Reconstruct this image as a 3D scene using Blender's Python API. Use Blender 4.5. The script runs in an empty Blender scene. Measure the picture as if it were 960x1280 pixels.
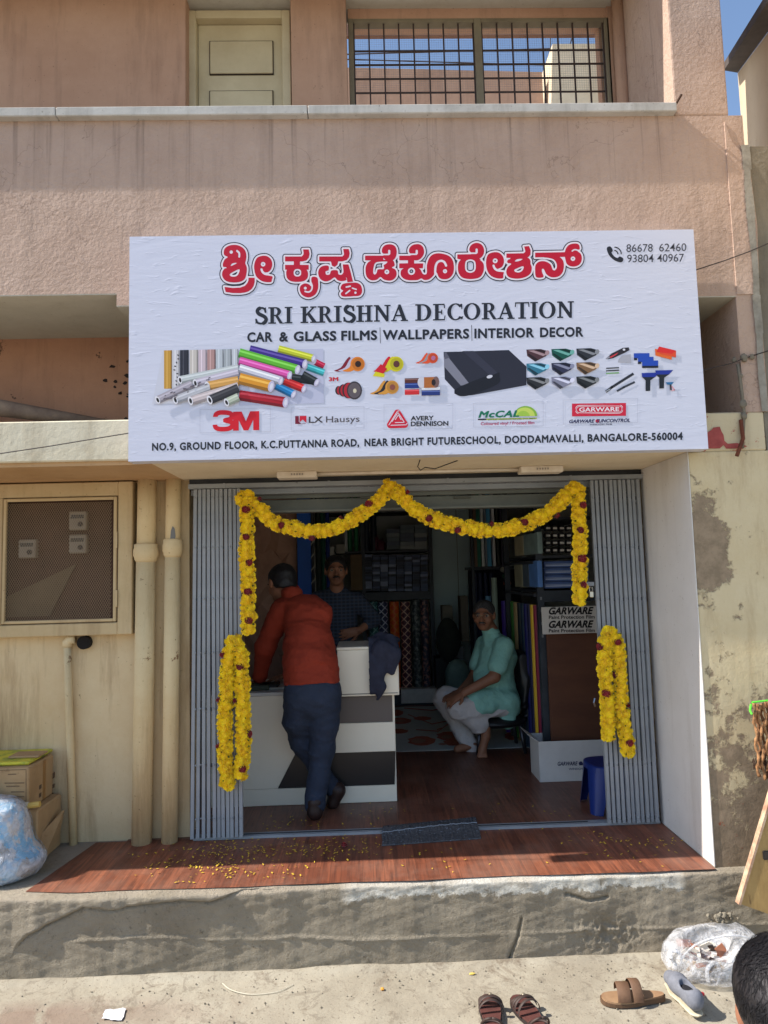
import bpy, math, random
import numpy as np
from mathutils import Vector, Matrix, noise as mnoise
random.seed(7); rng = np.random.default_rng(7)
SC = bpy.context.scene; COL = SC.collection
# ------------------------------------------------------------------ camera
S_ = 1.15; P = .3477                                     # porch floor height
PITCH, ROLL, YAW, FOC = 0.0881, -0.0265, 0.0277, 867.84
CAM = np.array([0, -2.8442*S_, 1.2*S_+P])
def cam_axes():
    cy, sy = math.cos(YAW), math.sin(YAW)
    f = np.array([sy*math.cos(PITCH), cy*math.cos(PITCH), math.sin(PITCH)])
    r = np.array([cy, -sy, 0.]); u = np.cross(r, f); cr, sr = math.cos(ROLL), math.sin(ROLL)
    return cr*r+sr*u, -sr*r+cr*u, f
AX = cam_axes()
def ray(u, v): return (u-480)/FOC*AX[0]+(640-v)/FOC*AX[1]+AX[2]
def at(u, v, Y):                                          # photo pixel -> point on the plane y = Y
    d = ray(u, v); return CAM+d*(Y-CAM[1])/d[1]
def fl(u, v, z=P):                                        # photo pixel -> point on the level z
    d = ray(u, v); return CAM+d*(z-CAM[2])/d[2]
cd = bpy.data.cameras.new('camera'); co = bpy.data.objects.new('camera', cd); COL.objects.link(co)
cd.sensor_fit = 'HORIZONTAL'; cd.sensor_width = 36; cd.lens = FOC/960*36; cd.clip_start = .02; cd.clip_end = 3000
co.matrix_world = Matrix([[AX[0][i], AX[1][i], -AX[2][i], CAM[i]] for i in range(3)]+[[0, 0, 0, 1]])
SC.camera = co
# ------------------------------------------------------------------ light
SUND = Vector((1, .11, -1)).normalized()
W = bpy.data.worlds.new('World'); SC.world = W; W.use_nodes = True
nt = W.node_tree; bg = nt.nodes['Background']; sky = nt.nodes.new('ShaderNodeTexSky')
sky.sky_type = 'NISHITA'; sky.sun_disc = False
sky.sun_elevation = math.asin(-SUND.z); sky.sun_rotation = math.atan2(-SUND.x, -SUND.y)
sky.air_density = 1.0; sky.dust_density = .8; sky.ozone_density = 1.5
nt.links.new(sky.outputs[0], bg.inputs[0]); bg.inputs[1].default_value = .13
sd = bpy.data.lights.new('sun', 'SUN'); so = bpy.data.objects.new('sun', sd); COL.objects.link(so)
sd.energy = 4.2; sd.angle = math.radians(.5); sd.color = (1, .945, .87); so.location = (-4, -3, 8)
so.rotation_euler = SUND.to_track_quat('-Z', 'Y').to_euler()
SC.view_settings.view_transform = 'Standard'; SC.view_settings.look = 'None'
SC.view_settings.exposure = .86; SC.view_settings.gamma = 1
# ------------------------------------------------------------------ helpers
def srgb(r, g=None, b=None):
    if g is None: r, g, b = r
    return tuple(((c/255)/12.92 if c/255 <= .04045 else ((c/255+.055)/1.055)**2.4) for c in (r, g, b))
def new_mat(name):
    m = bpy.data.materials.new(name); m.use_nodes = True; n = m.node_tree.nodes; l = m.node_tree.links
    return m, n, l, n['Principled BSDF']
def tex(n, l, scale, detail=6, rough=.6, vec=None, dist=0):
    t = n.new('ShaderNodeTexNoise'); t.inputs['Scale'].default_value = scale; t.inputs['Detail'].default_value = detail
    t.inputs['Roughness'].default_value = rough; t.inputs['Distortion'].default_value = dist
    if vec: l.new(vec, t.inputs['Vector'])
    return t.outputs['Fac']
def coords(n, l, sc=(1, 1, 1)):
    t = n.new('ShaderNodeTexCoord'); m = n.new('ShaderNodeMapping'); l.new(t.outputs['Object'], m.inputs[0])
    m.inputs['Scale'].default_value = sc; return m.outputs[0]
def ramp(n, l, fac, a, b, c0=(0, 0, 0), c1=(1, 1, 1)):
    r = n.new('ShaderNodeValToRGB'); e = r.color_ramp.elements
    e[0].position = a; e[1].position = b; e[0].color = (*c0, 1); e[1].color = (*c1, 1); l.new(fac, r.inputs[0]); return r.outputs[0]
def mixc(n, l, fac, a, b, mode='MIX'):
    m = n.new('ShaderNodeMix'); m.data_type = 'RGBA'; m.blend_type = mode
    for i, v in ((0, fac), (6, a), (7, b)):
        if hasattr(v, 'is_linked') or hasattr(v, 'links'): l.new(v, m.inputs[i])
        elif i == 0: m.inputs[0].default_value = v
        else: m.inputs[i].default_value = (*v, 1)
    return m.outputs[2]
def mth(n, l, op, a, b=0):
    m = n.new('ShaderNodeMath'); m.operation = op
    for i, v in ((0, a), (1, b)):
        if hasattr(v, 'links'): l.new(v, m.inputs[i])
        else: m.inputs[i].default_value = v
    return m.outputs[0]
def bump(n, l, b, h, strength=.5, dist=.01):
    k = n.new('ShaderNodeBump'); k.inputs['Strength'].default_value = strength; k.inputs['Distance'].default_value = dist
    l.new(h, k.inputs['Height'])
    prev = b.inputs['Normal'].links
    if prev: l.new(prev[0].from_socket, k.inputs['Normal'])
    l.new(k.outputs[0], b.inputs['Normal'])
def M(name, col, rough=.75, col2=None, scale=4, lo=.35, hi=.65, bs=0, bscale=40, bd=.004, metal=0, spec=.4, sc=(1, 1, 1), speck=None, spk=(.62, .7), sscale=30, trans=0, alpha=1, sheen=0):
    m, n, l, b = new_mat(name); v = coords(n, l, sc)
    b.inputs['Roughness'].default_value = rough; b.inputs['Metallic'].default_value = metal
    b.inputs['Specular IOR Level'].default_value = spec
    c = col
    if col2: c = mixc(n, l, ramp(n, l, tex(n, l, scale, 8, .65, v), lo, hi), col, col2)
    if speck: c = mixc(n, l, ramp(n, l, tex(n, l, sscale, 5, .6, v), *spk), c, speck)
    if hasattr(c, 'links'): l.new(c, b.inputs['Base Color'])
    else: b.inputs['Base Color'].default_value = (*c, 1)
    if bs: bump(n, l, b, tex(n, l, bscale, 6, .6, v), bs, bd)
    if trans: b.inputs['Transmission Weight'].default_value = trans
    if alpha < 1: b.inputs['Alpha'].default_value = alpha
    if sheen: b.inputs['Sheen Weight'].default_value = sheen
    return m
def link(o, parent=None):
    COL.objects.link(o)
    if parent: o.parent = parent
    return o
ROOT = {}
def base_of(parent):
    while parent is not None and parent.parent: parent = parent.parent
    return Vector(parent.location) if parent is not None else Vector((0, 0, 0))
def tag(o, label=None, cat=None, group=None, kind=None):
    if label: o['label'] = label
    if cat: o['category'] = cat
    if group: o['group'] = group
    if kind: o['kind'] = kind
    return o
def thing(name, label, cat, loc, group=None):
    o = bpy.data.objects.new(name, None); o.location = loc; o.empty_display_size = .1; link(o)
    return tag(o, label, cat, group)
class MB:
    def __init__(s): s.v = []; s.f = []; s.m = []
    def add(s, vs, fs, m=0):
        k = len(s.v); s.v += [tuple(map(float, p)) for p in vs]; s.f += [[i+k for i in f] for f in fs]; s.m += [m]*len(fs); return s
    def box(s, x0, x1, y0, y1, z0, z1, m=0):
        vs = [(x, y, z) for z in (z0, z1) for y in (y0, y1) for x in (x0, x1)]
        return s.add(vs, [(0, 2, 3, 1), (4, 5, 7, 6), (0, 1, 5, 4), (2, 6, 7, 3), (0, 4, 6, 2), (1, 3, 7, 5)], m)
    def cbox(s, x0, x1, y0, y1, z0, z1, c=.005, m=0):        # chamfered box
        vs = []; 
        for sx in (0, 1):
            for sy in (0, 1):
                for sz in (0, 1):
                    X = (x0, x1)[sx]; Y = (y0, y1)[sy]; Z = (z0, z1)[sz]; dx = c*(1-2*sx); dy = c*(1-2*sy); dz = c*(1-2*sz)
                    vs += [(X, Y+dy, Z+dz), (X+dx, Y, Z+dz), (X+dx, Y+dy, Z)]
        I = lambda a, b, c_, k: (a*4+b*2+c_)*3+k
        fs = [[I(0,0,0,0), I(0,0,1,0), I(0,1,1,0), I(0,1,0,0)], [I(1,0,0,0), I(1,1,0,0), I(1,1,1,0), I(1,0,1,0)],
              [I(0,0,0,1), I(1,0,0,1), I(1,0,1,1), I(0,0,1,1)], [I(0,1,0,1), I(0,1,1,1), I(1,1,1,1), I(1,1,0,1)],
              [I(0,0,0,2), I(0,1,0,2), I(1,1,0,2), I(1,0,0,2)], [I(0,0,1,2), I(1,0,1,2), I(1,1,1,2), I(0,1,1,2)]]
        for a in (0, 1):
            for b in (0, 1):
                fs.append([I(a,b,0,0), I(a,b,1,0), I(a,b,1,1), I(a,b,0,1)])
                fs.append([I(a,0,b,0), I(a,1,b,0), I(a,1,b,2), I(a,0,b,2)])
                fs.append([I(0,a,b,1), I(1,a,b,1), I(1,a,b,2), I(0,a,b,2)])
        for a in (0, 1):
            for b in (0, 1):
                for d in (0, 1): fs.append([I(a,b,d,0), I(a,b,d,1), I(a,b,d,2)])
        return s.add(vs, fs, m)
    def tube(s, pts, r, n=8, m=0, caps=True, sx=1):
        pts = [Vector(p) for p in pts]; rs = r if hasattr(r, '__len__') else [r]*len(pts); vs = []; up = None
        for i, p in enumerate(pts):
            t = (pts[min(i+1, len(pts)-1)]-pts[max(i-1, 0)]).normalized()
            if up is None: up = t.orthogonal().normalized()
            up = (up-t*up.dot(t)).normalized(); w = t.cross(up)
            for k in range(n):
                a = 2*math.pi*k/n; vs.append(p+(up*math.cos(a)*sx+w*math.sin(a))*rs[i])
        fs = [[i*n+k, i*n+(k+1) % n, (i+1)*n+(k+1) % n, (i+1)*n+k] for i in range(len(pts)-1) for k in range(n)]
        if caps: fs += [list(range(n))[::-1], list(range((len(pts)-1)*n, len(pts)*n))]
        return s.add(vs, fs, m)
    def lathe(s, c, prof, n=20, m=0, axis='z'):
        vs = []
        for r, h in prof:
            for k in range(n):
                a = 2*math.pi*k/n; q = (r*math.cos(a), r*math.sin(a), h)
                if axis == 'y': q = (q[0], q[2], q[1])
                if axis == 'x': q = (q[2], q[0], q[1])
                vs.append((c[0]+q[0], c[1]+q[1], c[2]+q[2]))
        fs = [[i*n+k, i*n+(k+1) % n, (i+1)*n+(k+1) % n, (i+1)*n+k] for i in range(len(prof)-1) for k in range(n)]
        fs += [list(range(n))[::-1], list(range((len(prof)-1)*n, len(prof)*n))]
        return s.add(vs, fs, m)
    def prism(s, front, dv, m=0):                           # polygon (world pts) extruded by dv
        n = len(front); dv = Vector(dv); f = [Vector(p) for p in front]
        return s.add(f+[p+dv for p in f], [list(range(n)), list(range(n, 2*n))[::-1]]+[[i, i+n, (i+1) % n+n, (i+1) % n] for i in range(n)], m)
    def ico(s, c, r, m=0, sub=1, jit=0):
        t = (1+5**.5)/2; V = [Vector(p).normalized() for p in [(-1,t,0),(1,t,0),(-1,-t,0),(1,-t,0),(0,-1,t),(0,1,t),(0,-1,-t),(0,1,-t),(t,0,-1),(t,0,1),(-t,0,-1),(-t,0,1)]]
        F = [(0,11,5),(0,5,1),(0,1,7),(0,7,10),(0,10,11),(1,5,9),(5,11,4),(11,10,2),(10,7,6),(7,1,8),(3,9,4),(3,4,2),(3,2,6),(3,6,8),(3,8,9),(4,9,5),(2,4,11),(6,2,10),(8,6,7),(9,8,1)]
        for _ in range(sub):
            G = []; cache = {}
            def mid(a, b):
                k = (min(a, b), max(a, b))
                if k not in cache: V.append((V[a]+V[b]).normalized()); cache[k] = len(V)-1
                return cache[k]
            for a, b, d in F:
                x, y, z = mid(a, b), mid(b, d), mid(d, a); G += [(a, x, z), (b, y, x), (d, z, y), (x, y, z)]
            F = G
        rr = r if hasattr(r, '__len__') else (r, r, r)
        return s.add([(c[0]+p.x*rr[0]*(1+random.uniform(-jit, jit)), c[1]+p.y*rr[1]*(1+random.uniform(-jit, jit)), c[2]+p.z*rr[2]*(1+random.uniform(-jit, jit))) for p in V], F, m)
    def build(s, name, mats, parent=None, smooth=False, label=None, bevel=0, **kw):
        me = bpy.data.meshes.new(name); o = bpy.data.objects.new(name, me)
        b = Vector((0, 0, 0)) if kw.get('local') else base_of(parent)
        me.from_pydata([(p[0]-b.x, p[1]-b.y, p[2]-b.z) for p in s.v], [], s.f)
        for m in (mats if isinstance(mats, (list, tuple)) else [mats]): me.materials.append(m)
        if max(s.m or [0]): me.polygons.foreach_set('material_index', s.m)
        if smooth: me.polygons.foreach_set('use_smooth', [True]*len(me.polygons))
        me.update(); link(o, parent)
        if bevel:
            k = o.modifiers.new('bevel', 'BEVEL'); k.width = bevel; k.segments = 2; k.limit_method = 'ANGLE'
        if parent is None and 'label' not in kw and label: pass
        return tag(o, label, kw.get('cat'), kw.get('group'), kw.get('kind'))
def inst(src, name, loc, rot=(0, 0, 0), parent=None, scale=1):
    o = src.copy(); o.name = name; COL.objects.link(o); o.parent = parent
    o.location = Vector(loc)-(base_of(parent) if parent else Vector((0, 0, 0))); o.rotation_euler = rot
    o.scale = (scale,)*3 if not hasattr(scale, '__len__') else scale
    return o
def wbox(name, rng6, mat, parent, bevel=0, **kw): return MB().box(*rng6).build(name, mat, parent, bevel=bevel, **kw)
def pxr(u0, v0, u1, v1, Y):
    a = at((u0+u1)/2, v0, Y); b = at((u0+u1)/2, v1, Y); c = at(u0, (v0+v1)/2, Y); d = at(u1, (v0+v1)/2, Y)
    return c[0], d[0], b[2], a[2]
def pbox(u0, v0, u1, v1, Y, dep, mb=None, m=0, c=None):
    x0, x1, z0, z1 = pxr(u0, v0, u1, v1, Y); mb = mb or MB()
    return mb.box(x0, x1, Y, Y+dep, z0, z1, m) if c is None else mb.cbox(x0, x1, Y, Y+dep, z0, z1, c, m)
def struct(name, mb, mat, **kw): return tag(mb.build(name, mat, None, **kw), kind='structure')
# numpy pseudo noise
_ph = rng.uniform(0, 6.28, (40, 4))
def pn(x, y, z, sc, seed=0, oct=3):
    o = 0; a = 1; t = 0
    for k in range(oct):
        p = _ph[(seed*5+k) % 40]; q = _ph[(seed*5+k+11) % 40]
        o = o+a*(np.sin(x*sc+p[0]+1.7*np.sin(y*sc*.8+q[1]))*np.sin(y*sc*1.1+p[1]+1.5*np.sin(z*sc*.9+q[2]))+np.sin(z*sc*1.05+p[2]+1.6*np.sin(x*sc*.7+q[0])))*.5
        t += a; a *= .5; sc *= 2.03
    return o/t
# ------------------------------------------------------------------ smooth solids from distance fields (surface nets)
def surfnets(F, org, h):
    s = F < 0; nx, ny, nz = F.shape; acc = np.zeros((nx-1, ny-1, nz-1, 3), np.float32); cnt = np.zeros((nx-1, ny-1, nz-1), np.float32)
    cs = [(i, j, k) for i in (0, 1) for j in (0, 1) for k in (0, 1)]
    sl = lambda A, c: A[c[0]:nx-1+c[0], c[1]:ny-1+c[1], c[2]:nz-1+c[2]]
    for a in cs:
        for ax in range(3):
            if a[ax]: continue
            b = list(a); b[ax] = 1
            x = sl(s, a) != sl(s, b); fa = sl(F, a)[x]; fb = sl(F, b)[x]; t = fa/(fa-fb)
            pt = np.tile(np.array(a, np.float32), (len(t), 1)); pt[:, ax] = t; acc[x] += pt; cnt[x] += 1
    act = cnt > 0; idx = -np.ones(act.shape, np.int64); idx[act] = np.arange(act.sum())
    ijk = np.argwhere(act); V = (ijk+acc[act]/cnt[act][:, None])*h+np.array(org)
    Q = []
    for ax in range(3):
        a = [slice(0, -1)]*3; b = [slice(0, -1)]*3; a = [slice(None)]*3; b = [slice(None)]*3
        a[ax] = slice(0, -1); b[ax] = slice(1, None); ch = s[tuple(a)] != s[tuple(b)]
        e = np.argwhere(ch); o1, o2 = [(1, 2), (2, 0), (0, 1)][ax]
        e = e[(e[:, o1] > 0) & (e[:, o2] > 0) & (e[:, o1] < F.shape[o1]-1) & (e[:, o2] < F.shape[o2]-1)]
        ins = s[tuple(e.T)]
        q = []
        for d1, d2 in ((1, 1), (0, 1), (0, 0), (1, 0)):
            c = e.copy(); c[:, o1] -= d1; c[:, o2] -= d2; q.append(idx[tuple(c.T)])
        q = np.stack(q, 1); q[~ins] = q[~ins][:, ::-1]; Q.append(q)
    return V, np.concatenate(Q)
class SD:
    """union of rounded shapes on a grid, in world coordinates"""
    def __init__(s, lo, hi, h):
        s.h = h; s.lo = np.array(lo, float); n = (np.ceil((np.array(hi)-s.lo)/h)+1).astype(int)
        s.F = np.full(tuple(n), 1., np.float32); s.n = n
    def _sl(s, lo, hi):
        a = np.clip(((np.array(lo)-s.lo)/s.h).astype(int), 0, s.n-1); b = np.clip(((np.array(hi)-s.lo)/s.h).astype(int)+2, 1, s.n)
        g = [(np.arange(a[i], b[i])*s.h+s.lo[i]).astype(np.float32) for i in range(3)]
        return tuple(slice(a[i], b[i]) for i in range(3)), np.meshgrid(*g, indexing='ij', sparse=True)
    def _put(s, S, d, k, sub=False):
        f = s.F[S]
        if sub: d = -d; k2 = max(k, 1e-4); hh = np.clip(.5-.5*(f-d)/k2, 0, 1); s.F[S] = f*(1-hh)+d*hh+k2*hh*(1-hh); return
        k2 = max(k, 1e-4); hh = np.clip(.5+.5*(d-f)/k2, 0, 1); s.F[S] = d*(1-hh)+f*hh-k2*hh*(1-hh)
    def cone(s, a, b, ra, rb=None, k=.02, flat=None, sub=False):      # tapered capsule; flat=(axis vec, factor)
        rb = ra if rb is None else rb; a = np.array(a, float); b = np.array(b, float); m = max(ra, rb)*1.3+k+.03
        S, (X, Y, Z) = s._sl(np.minimum(a, b)-m, np.maximum(a, b)+m)
        d = b-a; L = max(d@d, 1e-9); px, py, pz = X-a[0], Y-a[1], Z-a[2]
        t = np.clip((px*d[0]+py*d[1]+pz*d[2])/L, 0, 1); qx, qy, qz = px-t*d[0], py-t*d[1], pz-t*d[2]
        if flat is not None:
            n = np.array(flat[0], float); n /= np.linalg.norm(n); w = (qx*n[0]+qy*n[1]+qz*n[2])*(flat[1]-1)
            qx = qx+n[0]*w; qy = qy+n[1]*w; qz = qz+n[2]*w
        s._put(S, (np.sqrt(qx*qx+qy*qy+qz*qz)-(ra+t*(rb-ra))).astype(np.float32), k, sub); return s
    def chain(s, pts, rs, k=.02, flat=None):
        for i in range(len(pts)-1): s.cone(pts[i], pts[i+1], rs[i], rs[i+1], k, flat)
        return s
    def ell(s, c, r, k=.02, R=None, sub=False):
        c = np.array(c, float); r = np.array(r, float); m = r.max()+k+.03
        S, (X, Y, Z) = s._sl(c-m, c+m); q = [X-c[0], Y-c[1], Z-c[2]]
        if R is not None: q = [q[0]*R[i][0]+q[1]*R[i][1]+q[2]*R[i][2] for i in range(3)]
        k0 = np.sqrt((q[0]/r[0])**2+(q[1]/r[1])**2+(q[2]/r[2])**2); k1 = np.sqrt((q[0]/r[0]**2)**2+(q[1]/r[1]**2)**2+(q[2]/r[2]**2)**2)+1e-6
        s._put(S, (k0*(k0-1)/k1).astype(np.float32), k, sub); return s
    def ripple(s, amp, sc, seed=0, stretch=(1, 1, 1)):
        g = [(np.arange(s.n[i])*s.h+s.lo[i]).astype(np.float32)*stretch[i] for i in range(3)]; X, Y, Z = np.meshgrid(*g, indexing='ij', sparse=True)
        s.F += (amp*pn(X, Y, Z, sc, seed)).astype(np.float32); return s
    def folds(s, amp, sc, seed=0, stretch=(1, 1, 1)):
        g = [(np.arange(s.n[i])*s.h+s.lo[i]).astype(np.float32)*stretch[i] for i in range(3)]; X, Y, Z = np.meshgrid(*g, indexing='ij', sparse=True)
        q = np.abs(pn(X, Y, Z, sc, seed, 2)); s.F += (amp*(np.clip(q*3, 0, 1)**.7-.6)).astype(np.float32); return s
    def clip(s, axis, val, above=True):                        # cut away everything above/below a plane
        g = (np.arange(s.n[axis])*s.h+s.lo[axis]).astype(np.float32); sh = [1, 1, 1]; sh[axis] = -1; d = (g-val).reshape(sh)
        s.F = np.maximum(s.F, d if above else -d); return s
    def build(s, name, mats, parent=None, **kw):
        V, Q = surfnets(s.F, s.lo, s.h); b = base_of(parent); V = V-np.array(b)
        me = bpy.data.meshes.new(name); me.from_pydata(V.tolist(), [], Q.tolist())
        for m in (mats if isinstance(mats, (list, tuple)) else [mats]): me.materials.append(m)
        me.polygons.foreach_set('use_smooth', [True]*len(me.polygons)); me.update()
        o = bpy.data.objects.new(name, me); link(o, parent); return tag(o, kw.get('label'), kw.get('cat'), kw.get('group'), kw.get('kind'))
# ------------------------------------------------------------------ materials of the building
def plaster(name, col, col2, dirt, streak=.5, bs=.55, bscale=38, bd=.012, sp=None, drip=0):
    m, n, l, b = new_mat(name); v = coords(n, l); vs = coords(n, l, (5, 5, .55))
    b.inputs['Roughness'].default_value = .9; b.inputs['Specular IOR Level'].default_value = .25
    c = mixc(n, l, ramp(n, l, tex(n, l, 2.2, 8, .7, v), .35, .65), col, col2)
    c = mixc(n, l, mth(n, l, 'MULTIPLY', ramp(n, l, tex(n, l, 1.6, 7, .7, vs), .5, .78), streak), c, dirt)
    c = mixc(n, l, ramp(n, l, tex(n, l, 60, 4, .6, v), .66, .76), c, dirt)
    if drip:
        z_ = n.new('ShaderNodeSeparateXYZ'); l.new(v, z_.inputs[0]); g_ = n.new('ShaderNodeMapRange'); l.new(z_.outputs['Z'], g_.inputs[0]); g_.inputs[1].default_value = drip-.55; g_.inputs[2].default_value = drip
        c = mixc(n, l, mth(n, l, 'MULTIPLY', mth(n, l, 'MULTIPLY', ramp(n, l, tex(n, l, 1.1, 6, .7, coords(n, l, (16, 16, .3))), .56, .66), g_.outputs[0]), .5), c, srgb(96, 80, 72))
        vo = n.new('ShaderNodeTexVoronoi'); vo.feature = 'DISTANCE_TO_EDGE'; vo.inputs['Scale'].default_value = 1.1; vm = n.new('ShaderNodeVectorMath'); vm.operation = 'ADD'; nz = n.new('ShaderNodeTexNoise'); nz.inputs['Scale'].default_value = 3.5; nz.inputs['Detail'].default_value = 8; l.new(v, nz.inputs['Vector']); l.new(v, vm.inputs[0]); l.new(nz.outputs['Color'], vm.inputs[1]); l.new(vm.outputs[0], vo.inputs['Vector'])
        c = mixc(n, l, mth(n, l, 'MULTIPLY', mth(n, l, 'SUBTRACT', 1, ramp(n, l, vo.outputs['Distance'], .0015, .004)), .5), c, srgb(110, 88, 76))
    if sp: c = mixc(n, l, ramp(n, l, tex(n, l, 9, 8, .75, v), sp[0], sp[0]+.03), c, sp[1])
    l.new(c, b.inputs['Base Color'])
    bump(n, l, b, tex(n, l, 7, 6, .6, v), bs*.7, bd*2); bump(n, l, b, tex(n, l, bscale, 5, .65, v), bs, bd)
    return m
PINK = plaster('pink_plaster', srgb(181, 154, 136), srgb(194, 168, 150), srgb(126, 106, 93), .45, .8, 45, .012, None, 3.62)
PINKS = plaster('pink_plaster_smooth', srgb(174, 137, 113), srgb(186, 150, 126), srgb(118, 92, 76), .6, .3, 24, .006)
CREAMW = plaster('cream_wall_paint', srgb(206, 179, 136), srgb(218, 196, 156), srgb(136, 104, 72), .85, .4, 20, .008, (.655, srgb(122, 96, 68)))
PEEL = plaster('peeling_cream_paint', srgb(196, 176, 138), srgb(206, 188, 152), srgb(128, 106, 80), .5, .5, 26, .008, (.6, srgb(120, 102, 86)))
WHITEW = plaster('white_jamb_paint', srgb(210, 206, 200), srgb(220, 216, 211), srgb(170, 160, 148), .4, .25, 14, .004)
SLABW = plaster('old_whitewash', srgb(206, 196, 170), srgb(222, 214, 190), srgb(150, 132, 104), .7, .4, 30, .006, (.66, srgb(120, 112, 100)))
SOFF = plaster('soffit_paint', srgb(178, 172, 156), srgb(192, 186, 170), srgb(140, 128, 110), .3, .25, 18, .004)
SOFFC = plaster('soffit_cream_paint', srgb(218, 202, 172), srgb(228, 212, 184), srgb(190, 160, 124), .3, .2, 14, .003)
CEM = plaster('grey_cement', srgb(116, 108, 94), srgb(138, 130, 114), srgb(82, 76, 66), .6, .6, 30, .01)
COPE = plaster('coping_stone', srgb(176, 172, 164), srgb(200, 197, 190), srgb(104, 98, 88), .5, .4, 34, .004)
CREAMB = plaster('neighbour_cream', srgb(204, 186, 158), srgb(214, 197, 170), srgb(176, 150, 116), .4, .3, 20, .006)
def pier_mat():
    m, n, l, b = new_mat('peeling_pier_paint'); v = coords(n, l); b.inputs['Roughness'].default_value = .92; b.inputs['Specular IOR Level'].default_value = .2
    sp = n.new('ShaderNodeSeparateXYZ'); l.new(v, sp.inputs[0])
    c = mixc(n, l, ramp(n, l, tex(n, l, 3, 8, .7, v), .35, .65), srgb(206, 186, 146), srgb(216, 199, 162))
    c = mixc(n, l, mth(n, l, 'MULTIPLY', ramp(n, l, tex(n, l, 3, 8, .75, coords(n, l, (3, 3, .6))), .5, .7), .5), c, srgb(166, 140, 104))
    # flaked patches: a big island high on the left, more wear toward the foot
    hx = mth(n, l, 'MULTIPLY', mth(n, l, 'SUBTRACT', sp.outputs['X'], 1.625), 9); hz = mth(n, l, 'MULTIPLY', mth(n, l, 'SUBTRACT', sp.outputs['Z'], 1.46), 3.4)
    isl = mth(n, l, 'SUBTRACT', .32, mth(n, l, 'MULTIPLY', mth(n, l, 'ADD', mth(n, l, 'MULTIPLY', hx, hx), mth(n, l, 'MULTIPLY', hz, hz)), .22))
    isl = mth(n, l, 'MAXIMUM', isl, 0)
    low = n.new('ShaderNodeMapRange'); l.new(sp.outputs['Z'], low.inputs[0]); low.inputs[1].default_value = 1.05; low.inputs[2].default_value = .1; low.inputs[3].default_value = 0; low.inputs[4].default_value = .24
    f = mth(n, l, 'ADD', mth(n, l, 'ADD', tex(n, l, 7, 9, .72, v), isl), low.outputs[0]); k = ramp(n, l, f, .605, .66)
    c = mixc(n, l, k, c, mixc(n, l, ramp(n, l, tex(n, l, 16, 6, .7, v), .4, .6), srgb(160, 140, 116), srgb(138, 121, 99)))
    c = mixc(n, l, ramp(n, l, mth(n, l, 'ADD', tex(n, l, 24, 6, .7, v), mth(n, l, 'MULTIPLY', low.outputs[0], .35)), .70, .74), c, srgb(156, 96, 72))
    l.new(c, b.inputs['Base Color']); bump(n, l, b, mth(n, l, 'SUBTRACT', 1, k), .8, .004); bump(n, l, b, tex(n, l, 24, 7, .7, v), .5, .008)
    return m
PIER = pier_mat()
DARKM = M('dark_recess_paint', srgb(52, 46, 42), .9, srgb(70, 62, 56))
# ------------------------------------------------------------------ ground and raised platform
def ground_mat():
    m, n, l, b = new_mat('street_cement'); v = coords(n, l); b.inputs['Roughness'].default_value = .92; b.inputs['Specular IOR Level'].default_value = .2
    c = mixc(n, l, ramp(n, l, tex(n, l, 1.7, 9, .7, v), .36, .62), srgb(172, 164, 146), srgb(148, 139, 122))
    c = mixc(n, l, ramp(n, l, tex(n, l, 5, 9, .75, v, .6), .56, .66), c, srgb(122, 110, 94))
    c = mixc(n, l, ramp(n, l, tex(n, l, 90, 4, .6, v), .6, .72), c, srgb(106, 94, 80))
    c = mixc(n, l, ramp(n, l, tex(n, l, 26, 5, .7, v), .68, .72), c, srgb(196, 186, 164))
    sp = n.new('ShaderNodeSeparateXYZ'); l.new(v, sp.inputs[0]); mr = n.new('ShaderNodeMapRange'); l.new(sp.outputs['X'], mr.inputs[0]); mr.inputs[1].default_value = -.3; mr.inputs[2].default_value = -1.3
    mr2 = n.new('ShaderNodeMapRange'); l.new(sp.outputs['Y'], mr2.inputs[0]); mr2.inputs[1].default_value = -.17; mr2.inputs[2].default_value = -.26
    st = mth(n, l, 'MULTIPLY', mth(n, l, 'MULTIPLY', mr.outputs[0], mr2.outputs[0]), ramp(n, l, tex(n, l, 4, 8, .7, v, .5), .40, .52))
    c = mixc(n, l, mth(n, l, 'MULTIPLY', st, .75), c, srgb(132, 112, 98))
    c = mixc(n, l, mth(n, l, 'MULTIPLY', ramp(n, l, tex(n, l, 11, 9, .8, v, 1), .54, .6), .5), c, srgb(116, 106, 92))
    l.new(c, b.inputs['Base Color']); bump(n, l, b, tex(n, l, 14, 8, .7, v), .5, .012); bump(n, l, b, tex(n, l, 120, 4, .6, v), .35, .003)
    return m
GM = ground_mat()
gx = np.linspace(-2.6, 2.4, 260); gy = np.linspace(-1.6, -.02, 120); X, Y = np.meshgrid(gx, gy, indexing='ij')
crk = [at(0, 1268, -.4), at(60, 1262, -.4), at(120, 1256, -.4), at(185, 1252, -.4)]
def seg_d(X, Y, pts):
    D = np.full(X.shape, 9.)
    for a, b in zip(pts[:-1], pts[1:]):
        d = (b[0]-a[0], b[1]-a[1]); L = d[0]**2+d[1]**2+1e-12; t = np.clip(((X-a[0])*d[0]+(Y-a[1])*d[1])/L, 0, 1)
        D = np.minimum(D, np.hypot(X-a[0]-t*d[0], Y-a[1]-t*d[1]))
    return D
gc = [fl(u, v, 0)[:2] for u, v in ((-40, 1270), (30, 1262), (75, 1268), (130, 1256), (180, 1254))]
gc2 = [fl(u, v, 0)[:2] for u, v in ((110, 1235), (128, 1250), (122, 1275), (135, 1300))]
Z = .004*pn(X, Y, 0*X, 5, 1)+.0015*pn(X, Y, 0*X, 40, 2)
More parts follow.
